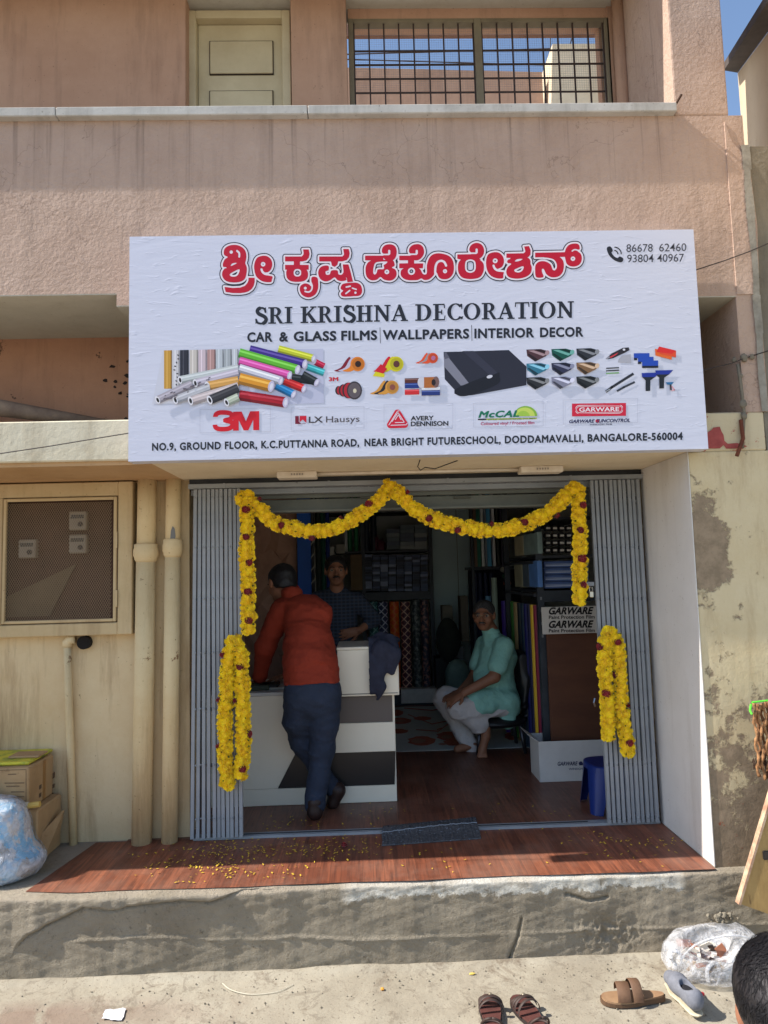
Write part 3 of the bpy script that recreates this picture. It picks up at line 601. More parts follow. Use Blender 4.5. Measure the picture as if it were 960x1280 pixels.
class Pic:
    """flat print laid on a plane; positions are given in the photograph's pixels and carried to that plane"""
    def __init__(s, Y, k=0): s.v = []; s.f = []; s.m = []; s.ms = []; s.Y = Y; s.k = k
    def _m(s, c):
        m = ink(c)
        if m not in s.ms: s.ms.append(m)
        return s.ms.index(m)
    def raw(s, V, F, c):
        y = s.Y-.0008-.00012*s.k; s.k += 1; W_ = pxs(V, y); k = len(s.v); s.v += [tuple(p) for p in W_]; i = s._m(c)
        s.f += [[a+k for a in f] for f in F]; s.m += [i]*len(F)
    def poly(s, pts, c): s.raw(pts, [list(range(len(pts)))], c); return s
    def rect(s, u0, v0, u1, v1, c, sl=-.0235): return s.poly([(u0, v0), (u1, v0+(u1-u0)*sl), (u1, v1+(u1-u0)*sl), (u0, v1)], c)
    def ell(s, cx, cy, rx, ry, c, rot=0, a0=0, a1=360, n=22):
        P_ = []
        for i in range(n+1 if a1-a0 < 360 else n):
            a = math.radians(a0+(a1-a0)*i/n); q = (rx*math.cos(a), ry*math.sin(a)); r = math.radians(rot)
            P_.append((cx+q[0]*math.cos(r)-q[1]*math.sin(r), cy+q[0]*math.sin(r)+q[1]*math.cos(r)))
        return s.poly(P_, c)
    def line(s, pts, w, c):
        for a, b in zip(pts[:-1], pts[1:]):
            d = np.array(b, float)-a; L = np.hypot(*d); nn = np.array([-d[1], d[0]])/L*w/2; e = d/L*w*.25
            s.poly([tuple(np.array(a)-e+nn), tuple(np.array(b)+e+nn), tuple(np.array(b)+e-nn), tuple(np.array(a)-e-nn)], c); s.k -= 1
        s.k += 1; return s
    def tube(s, a, b, r, c, hi, lo, end='#', core=(40, 36, 34)):        # printed picture of a roll: body, light streak, dark edge, end ring
        a = np.array(a, float); b = np.array(b, float); d = (b-a)/np.hypot(*(b-a)); n = np.array([-d[1], d[0]])
        if n[1] < 0: n = -n
        q = lambda p, o: tuple(p+n*r*o)
        s.poly([q(a, -1), q(b, -1), q(b, 1), q(a, 1)], c)
        s.poly([q(a, .45), q(b, .45), q(b, 1), q(a, 1)], lo); s.poly([q(a, -.62), q(b, -.62), q(b, -.2), q(a, -.2)], hi)
        if end:
            ec = (228, 226, 232) if end == '#' else end; rot = math.degrees(math.atan2(d[1], d[0]))
            s.ell(b[0], b[1], r*.55, r*1.02, ec, rot); s.ell(b[0]+.2, b[1]+.1, r*.3, r*.62, core, rot)
        return s
    def text(s, txt, u0, v0, u1, v1, h, c, off=0., shear=0., space=1.0, curve=0):     # baseline (u0,v0)-(u1,v1), cap height h
        V, F = font_mesh(txt, off, shear, space); x0, x1 = V[:, 0].min(), V[:, 0].max(); H, _ = font_mesh('H', 0, 0); ch = H[:, 1].max()
        t = (V[:, 0]-x0)/(x1-x0); lean = .045
        U = u0+(u1-u0)*t+V[:, 1]/ch*h*(-lean if 0 else 0); Vv = v0+(v1-v0)*t-V[:, 1]/ch*h
        s.raw(np.stack([U, Vv], 1), F, c); return s
    def build(s, name, parent, label=None):
        mb = MB(); mb.v = s.v; mb.f = s.f; mb.m = s.m; return mb.build(name, s.ms, parent, label=label)
# --- field based lettering: polygons and strokes in photo pixels -> contoured flat shapes
def cat(pts, n=6, closed=True):
    p = np.array(pts, float); N = len(p); out = []
    for i in range(N if closed else N-1):
        g = lambda k: p[(i+k) % N] if closed else p[min(max(i+k, 0), N-1)]
        a, b, c, d = g(-1), g(0), g(1), g(2)
        for t in np.linspace(0, 1, n, endpoint=False): out.append(.5*((2*b)+(c-a)*t+(2*a-5*b+4*c-d)*t*t+(-a+3*b-3*c+d)*t**3))
    if not closed: out.append(p[-1])
    return np.array(out)
class Fld:
    def __init__(s, u0, v0, u1, v1, h): s.h = h; s.u = np.arange(u0, u1, h); s.v = np.arange(v0, v1, h); s.F = np.full((len(s.u), len(s.v)), 9.)
    def win(s, p, m=5):
        i0, i1 = np.searchsorted(s.u, [p[:, 0].min()-m, p[:, 0].max()+m]); j0, j1 = np.searchsorted(s.v, [p[:, 1].min()-m, p[:, 1].max()+m])
        return (slice(i0, i1), slice(j0, j1)), *np.meshgrid(s.u[i0:i1], s.v[j0:j1], indexing='ij')
    def dist(s, p, closed):
        S, U, V = s.win(p); D = np.full(U.shape, 99.); ins = np.zeros(U.shape, bool); q = list(range(len(p)-(0 if closed else 1)))
        for i in q:
            a = p[i]; b = p[(i+1) % len(p)]; d = b-a; L = d@d+1e-12; t = np.clip(((U-a[0])*d[0]+(V-a[1])*d[1])/L, 0, 1)
            D = np.minimum(D, (U-a[0]-t*d[0])**2+(V-a[1]-t*d[1])**2)
            if closed and a[1] != b[1]: ins ^= ((a[1] > V) != (b[1] > V)) & (U < (b[0]-a[0])*(V-a[1])/(b[1]-a[1])+a[0])
        D = np.sqrt(D); return S, (np.where(ins, -D, D) if closed else D)
    def poly(s, p, sub=False, r=0):
        S, d = s.dist(np.array(p, float), True); d = d-r; s.F[S] = np.maximum(s.F[S], -d) if sub else np.minimum(s.F[S], d); return s
    def stroke(s, p, r, sub=False):
        p = np.array(p, float); p = np.vstack([p, p]) if len(p) == 1 else p
        S, d = s.dist(p, False); d = d-r; s.F[S] = np.maximum(s.F[S], -d) if sub else np.minimum(s.F[S], d); return s
    def fill(s, iso):                                      # marching squares -> verts, faces
        G = s.F-iso; V = []; F = []; key = {}; nu, nv = G.shape
        def vid(k, p):
            if k not in key: key[k] = len(V); V.append(p)
            return key[k]
        ins = G < 0; full = ins[:-1, :-1] & ins[1:, :-1] & ins[:-1, 1:] & ins[1:, 1:]; anyc = ins[:-1, :-1] | ins[1:, :-1] | ins[:-1, 1:] | ins[1:, 1:]
        for i in range(nu-1):
            j = 0; row = full[i]
            js = np.flatnonzero(row)
            if len(js):
                runs = np.split(js, np.flatnonzero(np.diff(js) > 1)+1)
                for r in runs:
                    a, b = r[0], r[-1]+1; F.append([vid((i, a), (s.u[i], s.v[a])), vid((i+1, a), (s.u[i+1], s.v[a])), vid((i+1, b), (s.u[i+1], s.v[b])), vid((i, b), (s.u[i], s.v[b]))])
            for j in np.flatnonzero(anyc[i] & ~full[i]):
                c = [(i, j), (i+1, j), (i+1, j+1), (i, j+1)]; out = []
                for k in range(4):
                    a, b = c[k], c[(k+1) % 4]; ga, gb = G[a], G[b]
                    if ga < 0: out.append(vid(a, (s.u[a[0]], s.v[a[1]])))
                    if (ga < 0) != (gb < 0):
                        t = ga/(ga-gb); out.append(vid((min(a, b), max(a, b)), (s.u[a[0]]+t*(s.u[b[0]]-s.u[a[0]]), s.v[a[1]]+t*(s.v[b[1]]-s.v[a[1]]))))
                if len(out) > 2: F.append(out)
        return np.array(V), F
# Kannada title: outlines traced letter by letter
K = Fld(268, 296, 735, 380, .42)
Z_ = lambda ou, ov, pts: [(ou+a/9.6, ov+b/9.6) for a, b in pts]
def solid(o, pts): K.poly(cat(Z_(o, 295, pts), 4))
def cut(o, pts, r=0, line=False):
    if line: K.stroke(cat(Z_(o, 295, pts), 4, False) if len(pts) > 2 else Z_(o, 295, pts), r/9.6, True)
    else: K.poly(cat(Z_(o, 295, pts), 4), True)
A = 270
solid(A, [(100,230),(92,190),(105,150),(150,117),(220,105),(290,120),(345,165),(365,230),(360,290),(352,325),(370,380),(366,450),(345,515),(290,550),(200,558),(120,540),(78,490),(75,430),(105,385),(85,370),(82,330),(105,280),(140,252)])
cut(A, [(182,192)], 20, True); cut(A, [(252,178),(278,205),(278,248)], 11, True); cut(A, [(178,358),(195,330),(250,322),(215,345)]); cut(A, [(165,462),(190,440),(265,402),(283,410),(265,462),(230,486),(180,483)]); cut(A, [(50,378),(118,380)], 7, True); cut(A, [(70,250),(118,256)], 6, True)
K.poly(Z_(A, 295, [(390,500),(465,500),(465,550),(452,600),(430,635),(390,665),(345,679),(290,686),(200,685),(115,672),(100,610),(200,622),(290,618),(345,598),(375,565),(388,535)]))
solid(A, [(458,345),(485,270),(540,240),(610,240),(660,280),(676,340),(660,400),(625,433),(590,440),(625,472),(678,485),(672,520),(660,552),(590,552),(530,530),(480,480),(460,410)])
cut(A, [(565,338)], 27, True); cut(A, [(545,400),(562,435),(605,458),(700,462)], 13, True)
A = 350
K.poly(Z_(A, 295, [(60,245),(262,245),(280,222),(283,200),(275,160),(345,160),(356,215),(345,262),(315,295),(270,305),(240,306),(240,346),(345,346),(345,405),(60,405),(60,346),(165,346),(165,305),(60,305)]))
solid(A, [(90,400),(200,380),(310,400),(337,450),(325,510),(270,545),(160,549),(95,520),(74,460)]); cut(A, [(209,441)], 47, True); cut(A, [(340,415),(372,420)], 8, True)
solid(A, [(378,497),(445,497),(459,560),(455,640),(420,705),(345,738),(270,712),(237,650),(247,598),(295,568),(345,577),(378,600)])
cut(A, [(303,625)], 17, True); cut(A, [(300,664),(345,672),(378,645),(385,600),(372,560)], 9, True)
K.poly(Z_(A, 295, [(470,245),(750,245),(768,222),(765,200),(757,155),(825,155),(837,205),(828,255),(800,290),(750,304),(698,306),(690,345),(655,372),(622,355),(610,306),(470,306)]))
solid(A, [(457,440),(480,380),(530,355),(583,360),(582,410),(548,425),(555,462),(595,460),(612,418),(650,408),(692,415),(700,455),(735,465),(758,440),(762,400),(765,460),(800,522),(745,542),(690,530),(655,497),(600,532),(540,545),(480,512)])
K.poly(Z_(A, 295, [(752,340),(822,340),(845,420),(877,548),(808,556),(800,500),(770,500)]))
solid(A, [(728,612),(760,572),(850,560),(930,562),(975,600),(985,670),(955,715),(885,722),(830,727),(750,725),(728,690),(757,655),(732,640)])
cut(A, [(795,612),(842,602)], 9, True); cut(A, [(790,690),(835,655)], 9, True); cut(A, [(905,680)], 14, True); cut(A, [(868,625),(915,640)], 8, True)
A = 450
K.poly(Z_(A, 295, [(60,235),(280,235),(280,290),(400,290),(385,300),(60,292)])); solid(A, [(270,250),(285,225),(262,190),(268,145),(300,110),(360,98),(415,117),(440,170),(434,240),(400,288),(330,300)])
solid(A, [(80,340),(120,300),(200,285),(380,290),(412,322),(414,358),(382,378),(425,402),(440,450),(425,500),(370,535),(290,525),(245,492),(200,525),(130,530),(78,485),(65,400)])
cut(A, [(165,370),(188,320),(250,308),(328,308),(300,340),(283,348),(285,395),(215,400),(200,440),(178,462),(158,440)]); cut(A, [(322,430)], 28, True); cut(A, [(350,178),(350,212)], 13, True); cut(A, [(250,221),(345,221)], 9, True)
K.poly(Z_(A, 295, [(470,235),(640,235),(700,285),(650,292),(650,328),(760,328),(755,388),(470,388),(470,328),(575,326),(575,292),(470,292)])); solid(A, [(600,240),(615,225),(588,190),(596,140),(640,104),(710,98),(755,130),(770,190),(755,240),(710,284),(650,290)])
solid(A, [(486,440),(510,395),(610,370),(715,392),(755,455),(800,450),(802,350),(830,265),(880,218),(960,207),(1062,235),(1112,290),(1128,370),(1117,450),(1072,505),(1012,520),(952,502),(920,440),(900,440),(880,475),(830,520),(770,528),(735,510),(680,530),(560,527),(500,490)])
cut(A, [(907,530),(902,430),(908,360),(930,315),(972,297),(1010,312),(1033,355)], 13, True); cut(A, [(1020,422)], 25, True); cut(A, [(617,423)], 43, True); cut(A, [(680,178),(680,208)], 13, True); cut(A, [(575,218),(675,218)], 9, True); cut(A, [(775,395),(775,425)], 18, True)
A = 545
K.poly(Z_(A, 295, [(255,220),(430,218),(520,270),(540,285),(300,285),(255,272)])); solid(A, [(410,235),(425,208),(398,170),(412,120),(450,90),(500,82),(550,105),(577,160),(568,225),(520,272),(450,270)])
solid(A, [(262,370),(275,310),(320,275),(410,262),(500,272),(560,315),(576,370),(565,440),(520,498),(420,517),(320,502),(272,445)]); K.poly(cat(Z_(A, 295, [(350,330),(365,295),(412,280),(458,295),(475,330),(475,390),(458,425),(412,442),(365,425),(350,390)]), 4), True)
cut(A, [(487,162),(487,196)], 13, True); cut(A, [(390,206),(482,206)], 9, True)
solid(A, [(600,300),(625,222),(690,195),(755,200),(803,245),(816,310),(795,367),(750,392),(740,405),(770,425),(812,432),(808,470),(800,508),(720,505),(650,470),(610,400)])
cut(A, [(710,297)], 29, True); cut(A, [(690,355),(706,390),(745,413),(835,420)], 13, True)
A = 635
K.poly(Z_(A, 295, [(-20,210),(190,206),(208,185),(202,160),(192,125),(252,120),(272,170),(270,225),(240,258),(180,268),(-20,262)]))
solid(A, [(-10,300),(30,265),(120,250),(240,262),(270,300),(270,330),(286,385),(265,455),(190,500),(90,512),(5,490),(-22,430),(0,370),(40,335),(0,325)])
cut(A, [(82,304),(112,278),(175,276),(130,300)]); cut(A, [(75,408),(100,392),(165,365),(188,372),(172,415),(130,437),(88,430)]); cut(A, [(-20,268),(20,272)], 6, True); cut(A, [(-20,332),(25,333)], 6, True)
K.poly(Z_(A, 295, [(325,200),(700,193),(700,250),(325,257)])); solid(A, [(680,210),(695,150),(730,108),(785,90),(845,98),(862,152),(835,178),(870,210),(886,255),(878,312),(838,355),(770,367),(712,342),(690,290)])
solid(A, [(430,255),(560,235),(625,255),(665,305),(670,380),(650,445),(600,488),(520,495),(460,458),(432,402),(410,395),(408,430),(425,492),(340,495),(325,420),(332,345),(380,305),(450,305),(510,340),(535,400),(560,412),(585,380),(580,325),(545,280),(480,262)])
cut(A, [(779,272)], 27, True); cut(A, [(770,180),(805,163),(870,182)], 8, True)
for k, (iso, c, nm) in enumerate(((3.25, (30, 36, 44), 'title_outline'), (2.05, (232, 222, 230), 'title_halo'), (-.05, (192, 22, 48), 'title_lettering'))):
    V, F = K.fill(iso); pc = Pic(SY, k*2); pc.raw(V, F, c); pc.build(nm, SIGN)
# serif line, built from stems, bars and bowls (100 units = cap height)
def serif(word, u0, v0, u1, v1, hgt):
    G = {}
    def st(x0, x1, y0=0, y1=100): return ('p', [(x0, y0), (x1, y0), (x1, y1), (x0, y1)])
    def srf(x0, x1, y): return ('p', [(x0, y), (x1, y), (x1, y+7 if y < 50 else y), (x0, y+7 if y < 50 else y)]) if y < 50 else ('p', [(x0, 93), (x1, 93), (x1, 100), (x0, 100)])
    def arc(cx, cy, rx, ry, a0, a1, n=18): return [(cx+rx*math.cos(math.radians(a0+(a1-a0)*i/n)), cy+ry*math.sin(math.radians(a0+(a1-a0)*i/n))) for i in range(n+1)]
    def ring(cx, cy, rx, ry, ix, iy, a0, a1): return ('p', arc(cx, cy, rx, ry, a0, a1)+arc(cx, cy, ix, iy, a1, a0))
    I = [st(14, 34), srf(2, 46, 0), srf(2, 46, 100)]; G['I'] = (48, I)
    G['H'] = (98, [st(14, 34), st(64, 84), srf(2, 46, 0), srf(2, 46, 100), srf(52, 96, 0), srf(52, 96, 100), st(34, 64, 46, 54)])
    G['N'] = (100, [st(14, 25), st(76, 87, 0, 100), ('p', [(2, 100), (30, 100), (87, 14), (87, 0), (74, 0), (16, 88)]), srf(3, 37, 0), srf(64, 99, 100), srf(2, 28, 100)])
    G['A'] = (94, [('p', [(6, 0), (15, 0), (48, 88), (52, 101), (44, 101)]), ('p', [(42, 101), (54, 101), (90, 0), (67, 0), (40, 82)]), srf(0, 32, 0), srf(56, 97, 0), st(24, 66, 30, 38)])
    G['E'] = (80, [st(14, 34), st(2, 70, 0, 7), st(2, 68, 93, 100), st(34, 54, 46, 54), st(50, 55, 36, 64), ('p', [(66, 0), (70, 0), (74, 28), (69, 28)]), ('p', [(64, 100), (68, 100), (71, 74), (66, 74)])])
    G['T'] = (86, [st(34, 54), srf(22, 66, 0), st(4, 84, 93, 100), ('p', [(4, 100), (9, 100), (7, 72), (2, 72)]), ('p', [(79, 100), (84, 100), (86, 72), (81, 72)])])
    G['R'] = (92, [st(14, 34), srf(2, 46, 0), st(2, 45, 93, 100), st(30, 50, 46, 53), ring(43, 73.2, 32, 27, 12, 20, -90, 90), ('p', [(40, 50), (58, 47), (84, 4), (96, 4), (96, 0), (68, 0), (42, 47)])])
    G['K'] = (96, [st(14, 34), srf(2, 46, 0), srf(2, 46, 100), ('p', [(34, 42), (34, 54), (72, 96), (84, 96), (46, 52)]), ('p', [(40, 52), (54, 62), (96, 4), (72, 4)]), srf(58, 94, 100), srf(58, 100, 0)])
    G['D'] = (100, [st(14, 34), st(2, 48, 0, 7), st(2, 48, 93, 100), ring(46, 50, 48, 50, 26, 43, -90, 90)])
    G['O'] = (102, [ring(50, 50, 48, 51.5, 27, 45, 0, 360)]); G['C'] = (92, [ring(50, 50, 48, 51.5, 27, 45, 38, 322), st(84, 88, 66, 98), ('p', [(88, 22), (93, 20), (90, 6), (80, 4)]), ('p', [(70, 88), (84, 76), (88, 90), (80, 98)])])
    cs = cat([(64, 72), (60, 88), (46, 97), (26, 93), (17, 78), (25, 62), (44, 52), (62, 40), (68, 24), (58, 7), (38, 2), (18, 8), (10, 26)], 4, False)
    G['S'] = (76, [('s', cs[:13], 5.5), ('s', cs[11:38], 10.5), ('s', cs[36:], 5.5), st(63, 67, 68, 99), st(7, 11, 2, 32), ('s', [(10, 12), (22, 4)], 4), ('s', [(64, 90), (52, 96)], 4)])
    G[' '] = (38, []); tot = sum(G[c][0]+3 for c in word)-3; k = hgt/100; s = (u1-u0)/tot
    f = Fld(u0-3, min(v0, v1)-hgt-4, u1+4, max(v0, v1)+4, .3); x = 0
    for c in word:
        w, prims = G[c]
        for p in prims:
            q = [(u0+(x+a)*s, v0+(v1-v0)*(x+a)/tot-b*k) for a, b in p[1]]
            if p[0] == 'p': f.poly(q)
            else: f.stroke(q, p[2]*k)
        x += w+3
    return f.fill(.12)
V, F = serif('SRI KRISHNA DECORATION', 318, 405, 717.5, 397, 20.5); pc = Pic(SY); pc.raw(V, F, (40, 42, 50)); pc.build('name_lettering', SIGN)
BK = (38, 40, 48)
pc = Pic(SY)
for t, a, b in (('CAR', 309, 340.5), ('&', 349, 360), ('GLASS', 367, 420.5), ('FILMS', 426.5, 471.5), ('WALLPAPERS', 478.5, 586.5), ('INTERIOR', 593, 667.5), ('DECOR', 675, 729)):
    f = lambda u: 427.2-(u-309)*.0165
    pc = Pic(SY); pc.text(t, a, f(a), b, f(b), 11.2, BK, .036, space=1.08); pc.build('services_lettering', SIGN)
for q_ in ([(475, 409.5), (475.5, 429)], [(589.5, 406.5), (590, 426)]): pc = Pic(SY); pc.line(q_, .7, BK); pc.build('divider_line', SIGN)
pc = Pic(SY)
for t, a, b in (('NO.9, GROUND FLOOR,', 190, 321.5), ('K.C.PUTTANNA ROAD,', 326.5, 449), ('NEAR BRIGHT FUTURESCHOOL,', 455.5, 626), ('DODDAMAVALLI,', 631, 729.5), ('BANGALORE-560004', 734.5, 853.5)):
    f = lambda u: 563-(u-190)*.0205
    pc = Pic(SY); pc.text(t, a, f(a), b, f(b), 8.7, BK, .038, space=1.12); pc.build('address_lettering', SIGN)
pc = Pic(SY); pc.text('86678', 783, 315, 816, 314.5, 9.6, (62, 64, 74), .002); pc.text('62460', 824, 314.3, 858, 313.7, 9.6, (62, 64, 74), .002)
pc.text('93804', 784, 328, 817, 327.5, 9.6, (62, 64, 74), .002); pc.text('40967', 821.5, 327.4, 855, 326.8, 9.6, (62, 64, 74), .002); pc.build('phone_number_lettering', SIGN)
pc = Pic(SY); pc.poly(cat([(758.5, 310), (763, 308), (766, 313), (764.5, 316), (768, 320.5), (772, 322.5), (774.5, 320.5), (779, 323), (778, 327), (774, 327.6), (767, 324.5), (761, 318.5)], 4).tolist(), BK)
for r in (4.4, 8.6): pc.line([(768+r*math.cos(math.radians(a)), 317.5+r*math.sin(math.radians(a))) for a in range(-88, 1, 11)], 1.3, BK)
pc.build('handset_emblem', SIGN)
# printed pictures
pc = Pic(SY)
pc.poly([(190, 505), (298, 503), (298, 436), (204, 438)], (205, 206, 218))
for u, w, c in ((205, 10.5, (196, 148, 58)), (215.5, 9.5, (206, 204, 208)), (225, 11.5, (44, 44, 54)), (237, 11, (200, 192, 184)), (248, 11, (204, 186, 194)), (259, 11, (178, 140, 136)), (270, 10, (186, 192, 198)), (280, 10, (166, 172, 176)), (290, 8, (196, 200, 206))):
    v1 = 486 if u < 216 else 472; pc.rect(u, 438-(u-205)*.02, u+w-.6, v1, c); pc.rect(u+w*.3, 438-(u-205)*.02, u+w*.42, v1, tuple(min(255, x_+34) for x_ in c)); pc.rect(u+w*.8, 438-(u-205)*.02, u+w-.6, v1, tuple(int(x_*.72) for x_ in c))
for i in range(9): pc.ell(217+random.uniform(0, 6), 444+i*4.6, 1.4, .8, (70, 66, 74), random.uniform(0, 90))
for a, b, r, c in (((298, 460), (225, 475), 4.8, (196, 202, 202)), ((298, 465), (244, 479), 5, (198, 190, 204)), ((298, 476), (259, 483), 6, (214, 160, 84)), ((240, 480), (197, 500), 5, (176, 168, 178)), ((262, 484), (219, 500), 5.2, (190, 190, 196)), ((298, 483), (238, 501), 5.4, (204, 190, 190)), ((298, 485), (262, 500), 5.6, (60, 58, 62)), ((298, 496), (283, 503), 5, (188, 196, 176))):
    pc.tube(a, b, r, c, tuple(min(255, x_+26) for x_ in c), tuple(int(x_*.74) for x_ in c))
for i in range(26): u = random.uniform(205, 262); pc.ell(u, 503-(u-198)*.42+random.uniform(-6, 3), random.uniform(1, 2.4), .7, (104, 98, 108), -25)
pc.build('printed_wallpaper_rolls', SIGN)
pc = Pic(SY); pc.poly([(299, 438), (404, 436), (405, 504), (299, 507)], (190, 192, 214)); gg = (206, 206, 222)
for a, b, r, c in (((405, 458), (393, 452), 4, (200, 30, 66)), ((405, 466), (382, 458), 4.4, (66, 182, 188)), ((392, 476), (362, 472), 5, (40, 42, 44)), ((299, 494), (357, 503), 6.5, (176, 26, 40)), ((345, 482), (367, 493), 5, (36, 132, 196)), ((355, 476), (380, 486), 5, (212, 36, 34)), ((378, 468), (396, 478), 5, (34, 38, 38)),
                   ((348, 436), (392, 448), 4.6, (196, 202, 44)), ((312, 437), (381, 455), 5.6, (62, 42, 132)), ((299, 441), (372, 462), 5.8, (98, 184, 50)), ((299, 451), (362, 469), 5.2, (222, 84, 168)), ((299, 460), (351, 476), 5.2, (208, 208, 222)), ((299, 473), (339, 483), 7, (222, 150, 42))):
    pc.tube(a, b, r, c, tuple(min(255, x_+46) for x_ in c), tuple(int(x_*.7) for x_ in c), (196, 190, 216), (222, 220, 232))
pc.poly([(288, 434), (298.6, 434), (298.6, 508), (288, 508)], (205, 206, 218)) if 0 else None
pc.build('printed_colour_vinyl_rolls', SIGN)
pc = Pic(SY)
def tape(cx, cy, r, cs, core, sx=1):
    w = r*1.05
    for i, c in enumerate(cs):
        o = (i-len(cs)/2)*w*.55
        pc.poly(cat([(cx-w*.4+o*.8, cy-r), (cx-w*.9+o*.8, cy-r*.5), (cx-w*1.4+o, cy+r*.5), (cx-w*2.3+o, cy+r*.95), (cx-w*1.7+o*1+w*.5, cy+r*1.05), (cx-w*.8+o+w*.3, cy+r*.55), (cx-w*.2+o+w*.2, cy-r*.3)], 3).tolist(), c)
    pc.ell(cx, cy, r, r, cs[-1]); pc.ell(cx+.5, cy, r*.82, r*.82, tuple(int(x_*.86) for x_ in cs[-1])); pc.ell(cx+.6, cy, r*.42, r*.44, core)
tape(447, 455, 9, [(130, 28, 44), (196, 190, 210), (226, 130, 40)], (50, 30, 20)); tape(495, 455, 9.5, [(206, 30, 44), (214, 204, 36)], (96, 52, 48)); tape(541, 447.5, 6.5, [(226, 84, 44), (150, 150, 156), (226, 84, 44)], (180, 110, 150))
pc.build('printed_tape_rolls', SIGN); pc = Pic(SY, 30); pc.poly([(466, 470), (472, 460), (481, 468), (480, 471.5)], (216, 206, 36)); pc.poly([(468, 464), (476, 455), (484, 461), (479, 467)], (206, 30, 44))
pc.build('printed_chevron_tape', SIGN); pc = Pic(SY); pc.text('3M', 411, 476.3, 423, 476, 4.4, (196, 40, 54), .05)
for cx, r in ((423, 5), (429, 7), (435, 9)): pc.ell(cx, 488, r*.8, r*1.1, (50, 44, 46)); pc.ell(cx+2, 488, r*.8, r*1.1, (178, 36, 50))
pc.ell(443, 488, 9.5, 11.3, (58, 50, 54)); pc.ell(443, 488, 8, 9.6, (98, 88, 92)); pc.ell(443.5, 488.5, 2.2, 2.8, (214, 204, 176))
tape(490, 484, 8.4, [(214, 150, 62), (38, 38, 46), (214, 150, 62)], (140, 78, 64))
for u, v, w, c in ((506, 473, 18, (90, 48, 42)), (506, 479, 18, (34, 58, 130)), (506, 487, 18, (206, 44, 48)), (527, 487, 23, (206, 52, 48)), (527, 484, 23, (214, 214, 224)), (527, 488, 23, (40, 56, 120))):
    pc.rect(u, v, u+w, v+6.5, c); pc.rect(u, v+1, u+w, v+2, tuple(min(255, x_+60) for x_ in c))
pc.ell(527, 478, 5, 7, (206, 204, 214)); pc.rect(530, 471.5, 545, 485, (176, 104, 50)); pc.ell(545, 477.5, 4, 7, (120, 92, 88)); pc.ell(542, 478, 2.6, 4, (44, 34, 34))
pc.build('printed_tape_rolls', SIGN)
pc = Pic(SY); pc.poly([(554.5, 440), (636, 437.5), (658, 458), (658, 481.5), (590, 494), (575, 495), (568, 492), (568, 487), (556, 474)], (44, 44, 56)); pc.poly([(555, 446), (560, 446), (587, 480), (576, 482), (555, 458)], (128, 128, 142)); pc.poly([(555, 441), (558, 440.8), (562, 447), (556, 449)], (90, 90, 104))
pc.poly(cat([(568, 489), (580, 481), (620, 466), (624, 470), (622, 480), (590, 493), (575, 495)], 4).tolist(), (28, 28, 36)); pc.poly([(578, 438.9), (592, 438.6), (622, 466), (613, 470)], (54, 54, 68)); pc.ell(612, 470.8, 3.8, 2, (206, 206, 216), -15); pc.build('printed_black_film_roll', SIGN)
pc = Pic(SY); cs = [(78, 50, 54), (20, 84, 72), (46, 48, 54), (52, 116, 140), (48, 50, 74), (128, 96, 66), (44, 44, 46), (132, 132, 152), (38, 40, 42)]
for i, c in enumerate(cs):
    u = 658+31.2*(i % 3); v = 437.5+17.5*(i//3)-.6*(i % 3); hi = tuple(min(255, x_+90) for x_ in c); lo = tuple(int(x_*.5) for x_ in c)
    pc.poly([(u, v-.5), (u+18, v-1.2), (u+28, v+1.5), (u+28.5, v+4), (u+24, v+8), (u+11, v+14.5), (u+1, v+7.5)], c); pc.poly([(u+2, v+.8), (u+9, v+.4), (u+25, v+5.6), (u+21, v+7.6)], hi); pc.poly([(u+1, v+5), (u+4, v+5), (u+15, v+12), (u+11, v+14.3)], lo)
    pc.poly([(u+10, v-.6), (u+16, v-.9), (u+27, v+2.6), (u+24, v+4)], lo); pc.ell(u+26, v+3.4, 2.6, 3.2, hi, 30)
pc.build('printed_film_samples', SIGN)
pc = Pic(SY); Q = lambda a, b: (750+a/8.727, 425+b/8.727)
pc.poly([Q(60, 205), Q(130, 145), Q(250, 85), Q(315, 80), Q(322, 110), Q(280, 135), Q(140, 200), Q(80, 210)], (46, 42, 48)); pc.poly([Q(95, 190), Q(200, 135), Q(180, 160), Q(120, 195)], (206, 60, 70)); pc.ell(*Q(262, 105), 1.6, 1.4, (220, 220, 230)); pc.poly([Q(60, 205), Q(100, 175), Q(110, 190), Q(75, 212)], (150, 150, 160))
pc.poly([Q(195, 245), Q(205, 205), Q(250, 165), Q(335, 155), Q(340, 250)], (172, 172, 182))
for v, c in ((305, (70, 74, 82)), (332, (60, 62, 70)), (360, (120, 168, 110))): pc.line([Q(70, v+4), Q(205, v-3)], 1.6, c)
pc.line([Q(70, 560), Q(130, 515), Q(360, 370)], 3.2, (44, 46, 54)); pc.line([Q(190, 555), Q(260, 515), Q(375, 460)], 2.6, (58, 62, 72)); pc.line([Q(64, 562), Q(110, 535)], 1.2, (160, 164, 172))
for a, b, w in ((370, 145, 170), (415, 185, 170), (460, 225, 175)): pc.poly([Q(a, b), Q(a+w, b-2), Q(a+w, b+55), Q(a, b+57)], (36, 74, 176)); pc.poly([Q(a, b+57), Q(a+w, b+55), Q(a+w, b+78), Q(a, b+80)] if a == 460 else [Q(a, b+50), Q(a+35, b+50), Q(a+35, b+75), Q(a, b+77)], (28, 32, 48))
pc.poly([Q(600, 95), Q(785, 140), Q(783, 215), Q(605, 170)], (226, 104, 40)); pc.poly([Q(645, 70), Q(830, 115), Q(828, 190), Q(650, 150)], (226, 78, 44)); pc.poly([Q(645, 70), Q(830, 115), Q(785, 150), Q(615, 130)], (222, 46, 44))
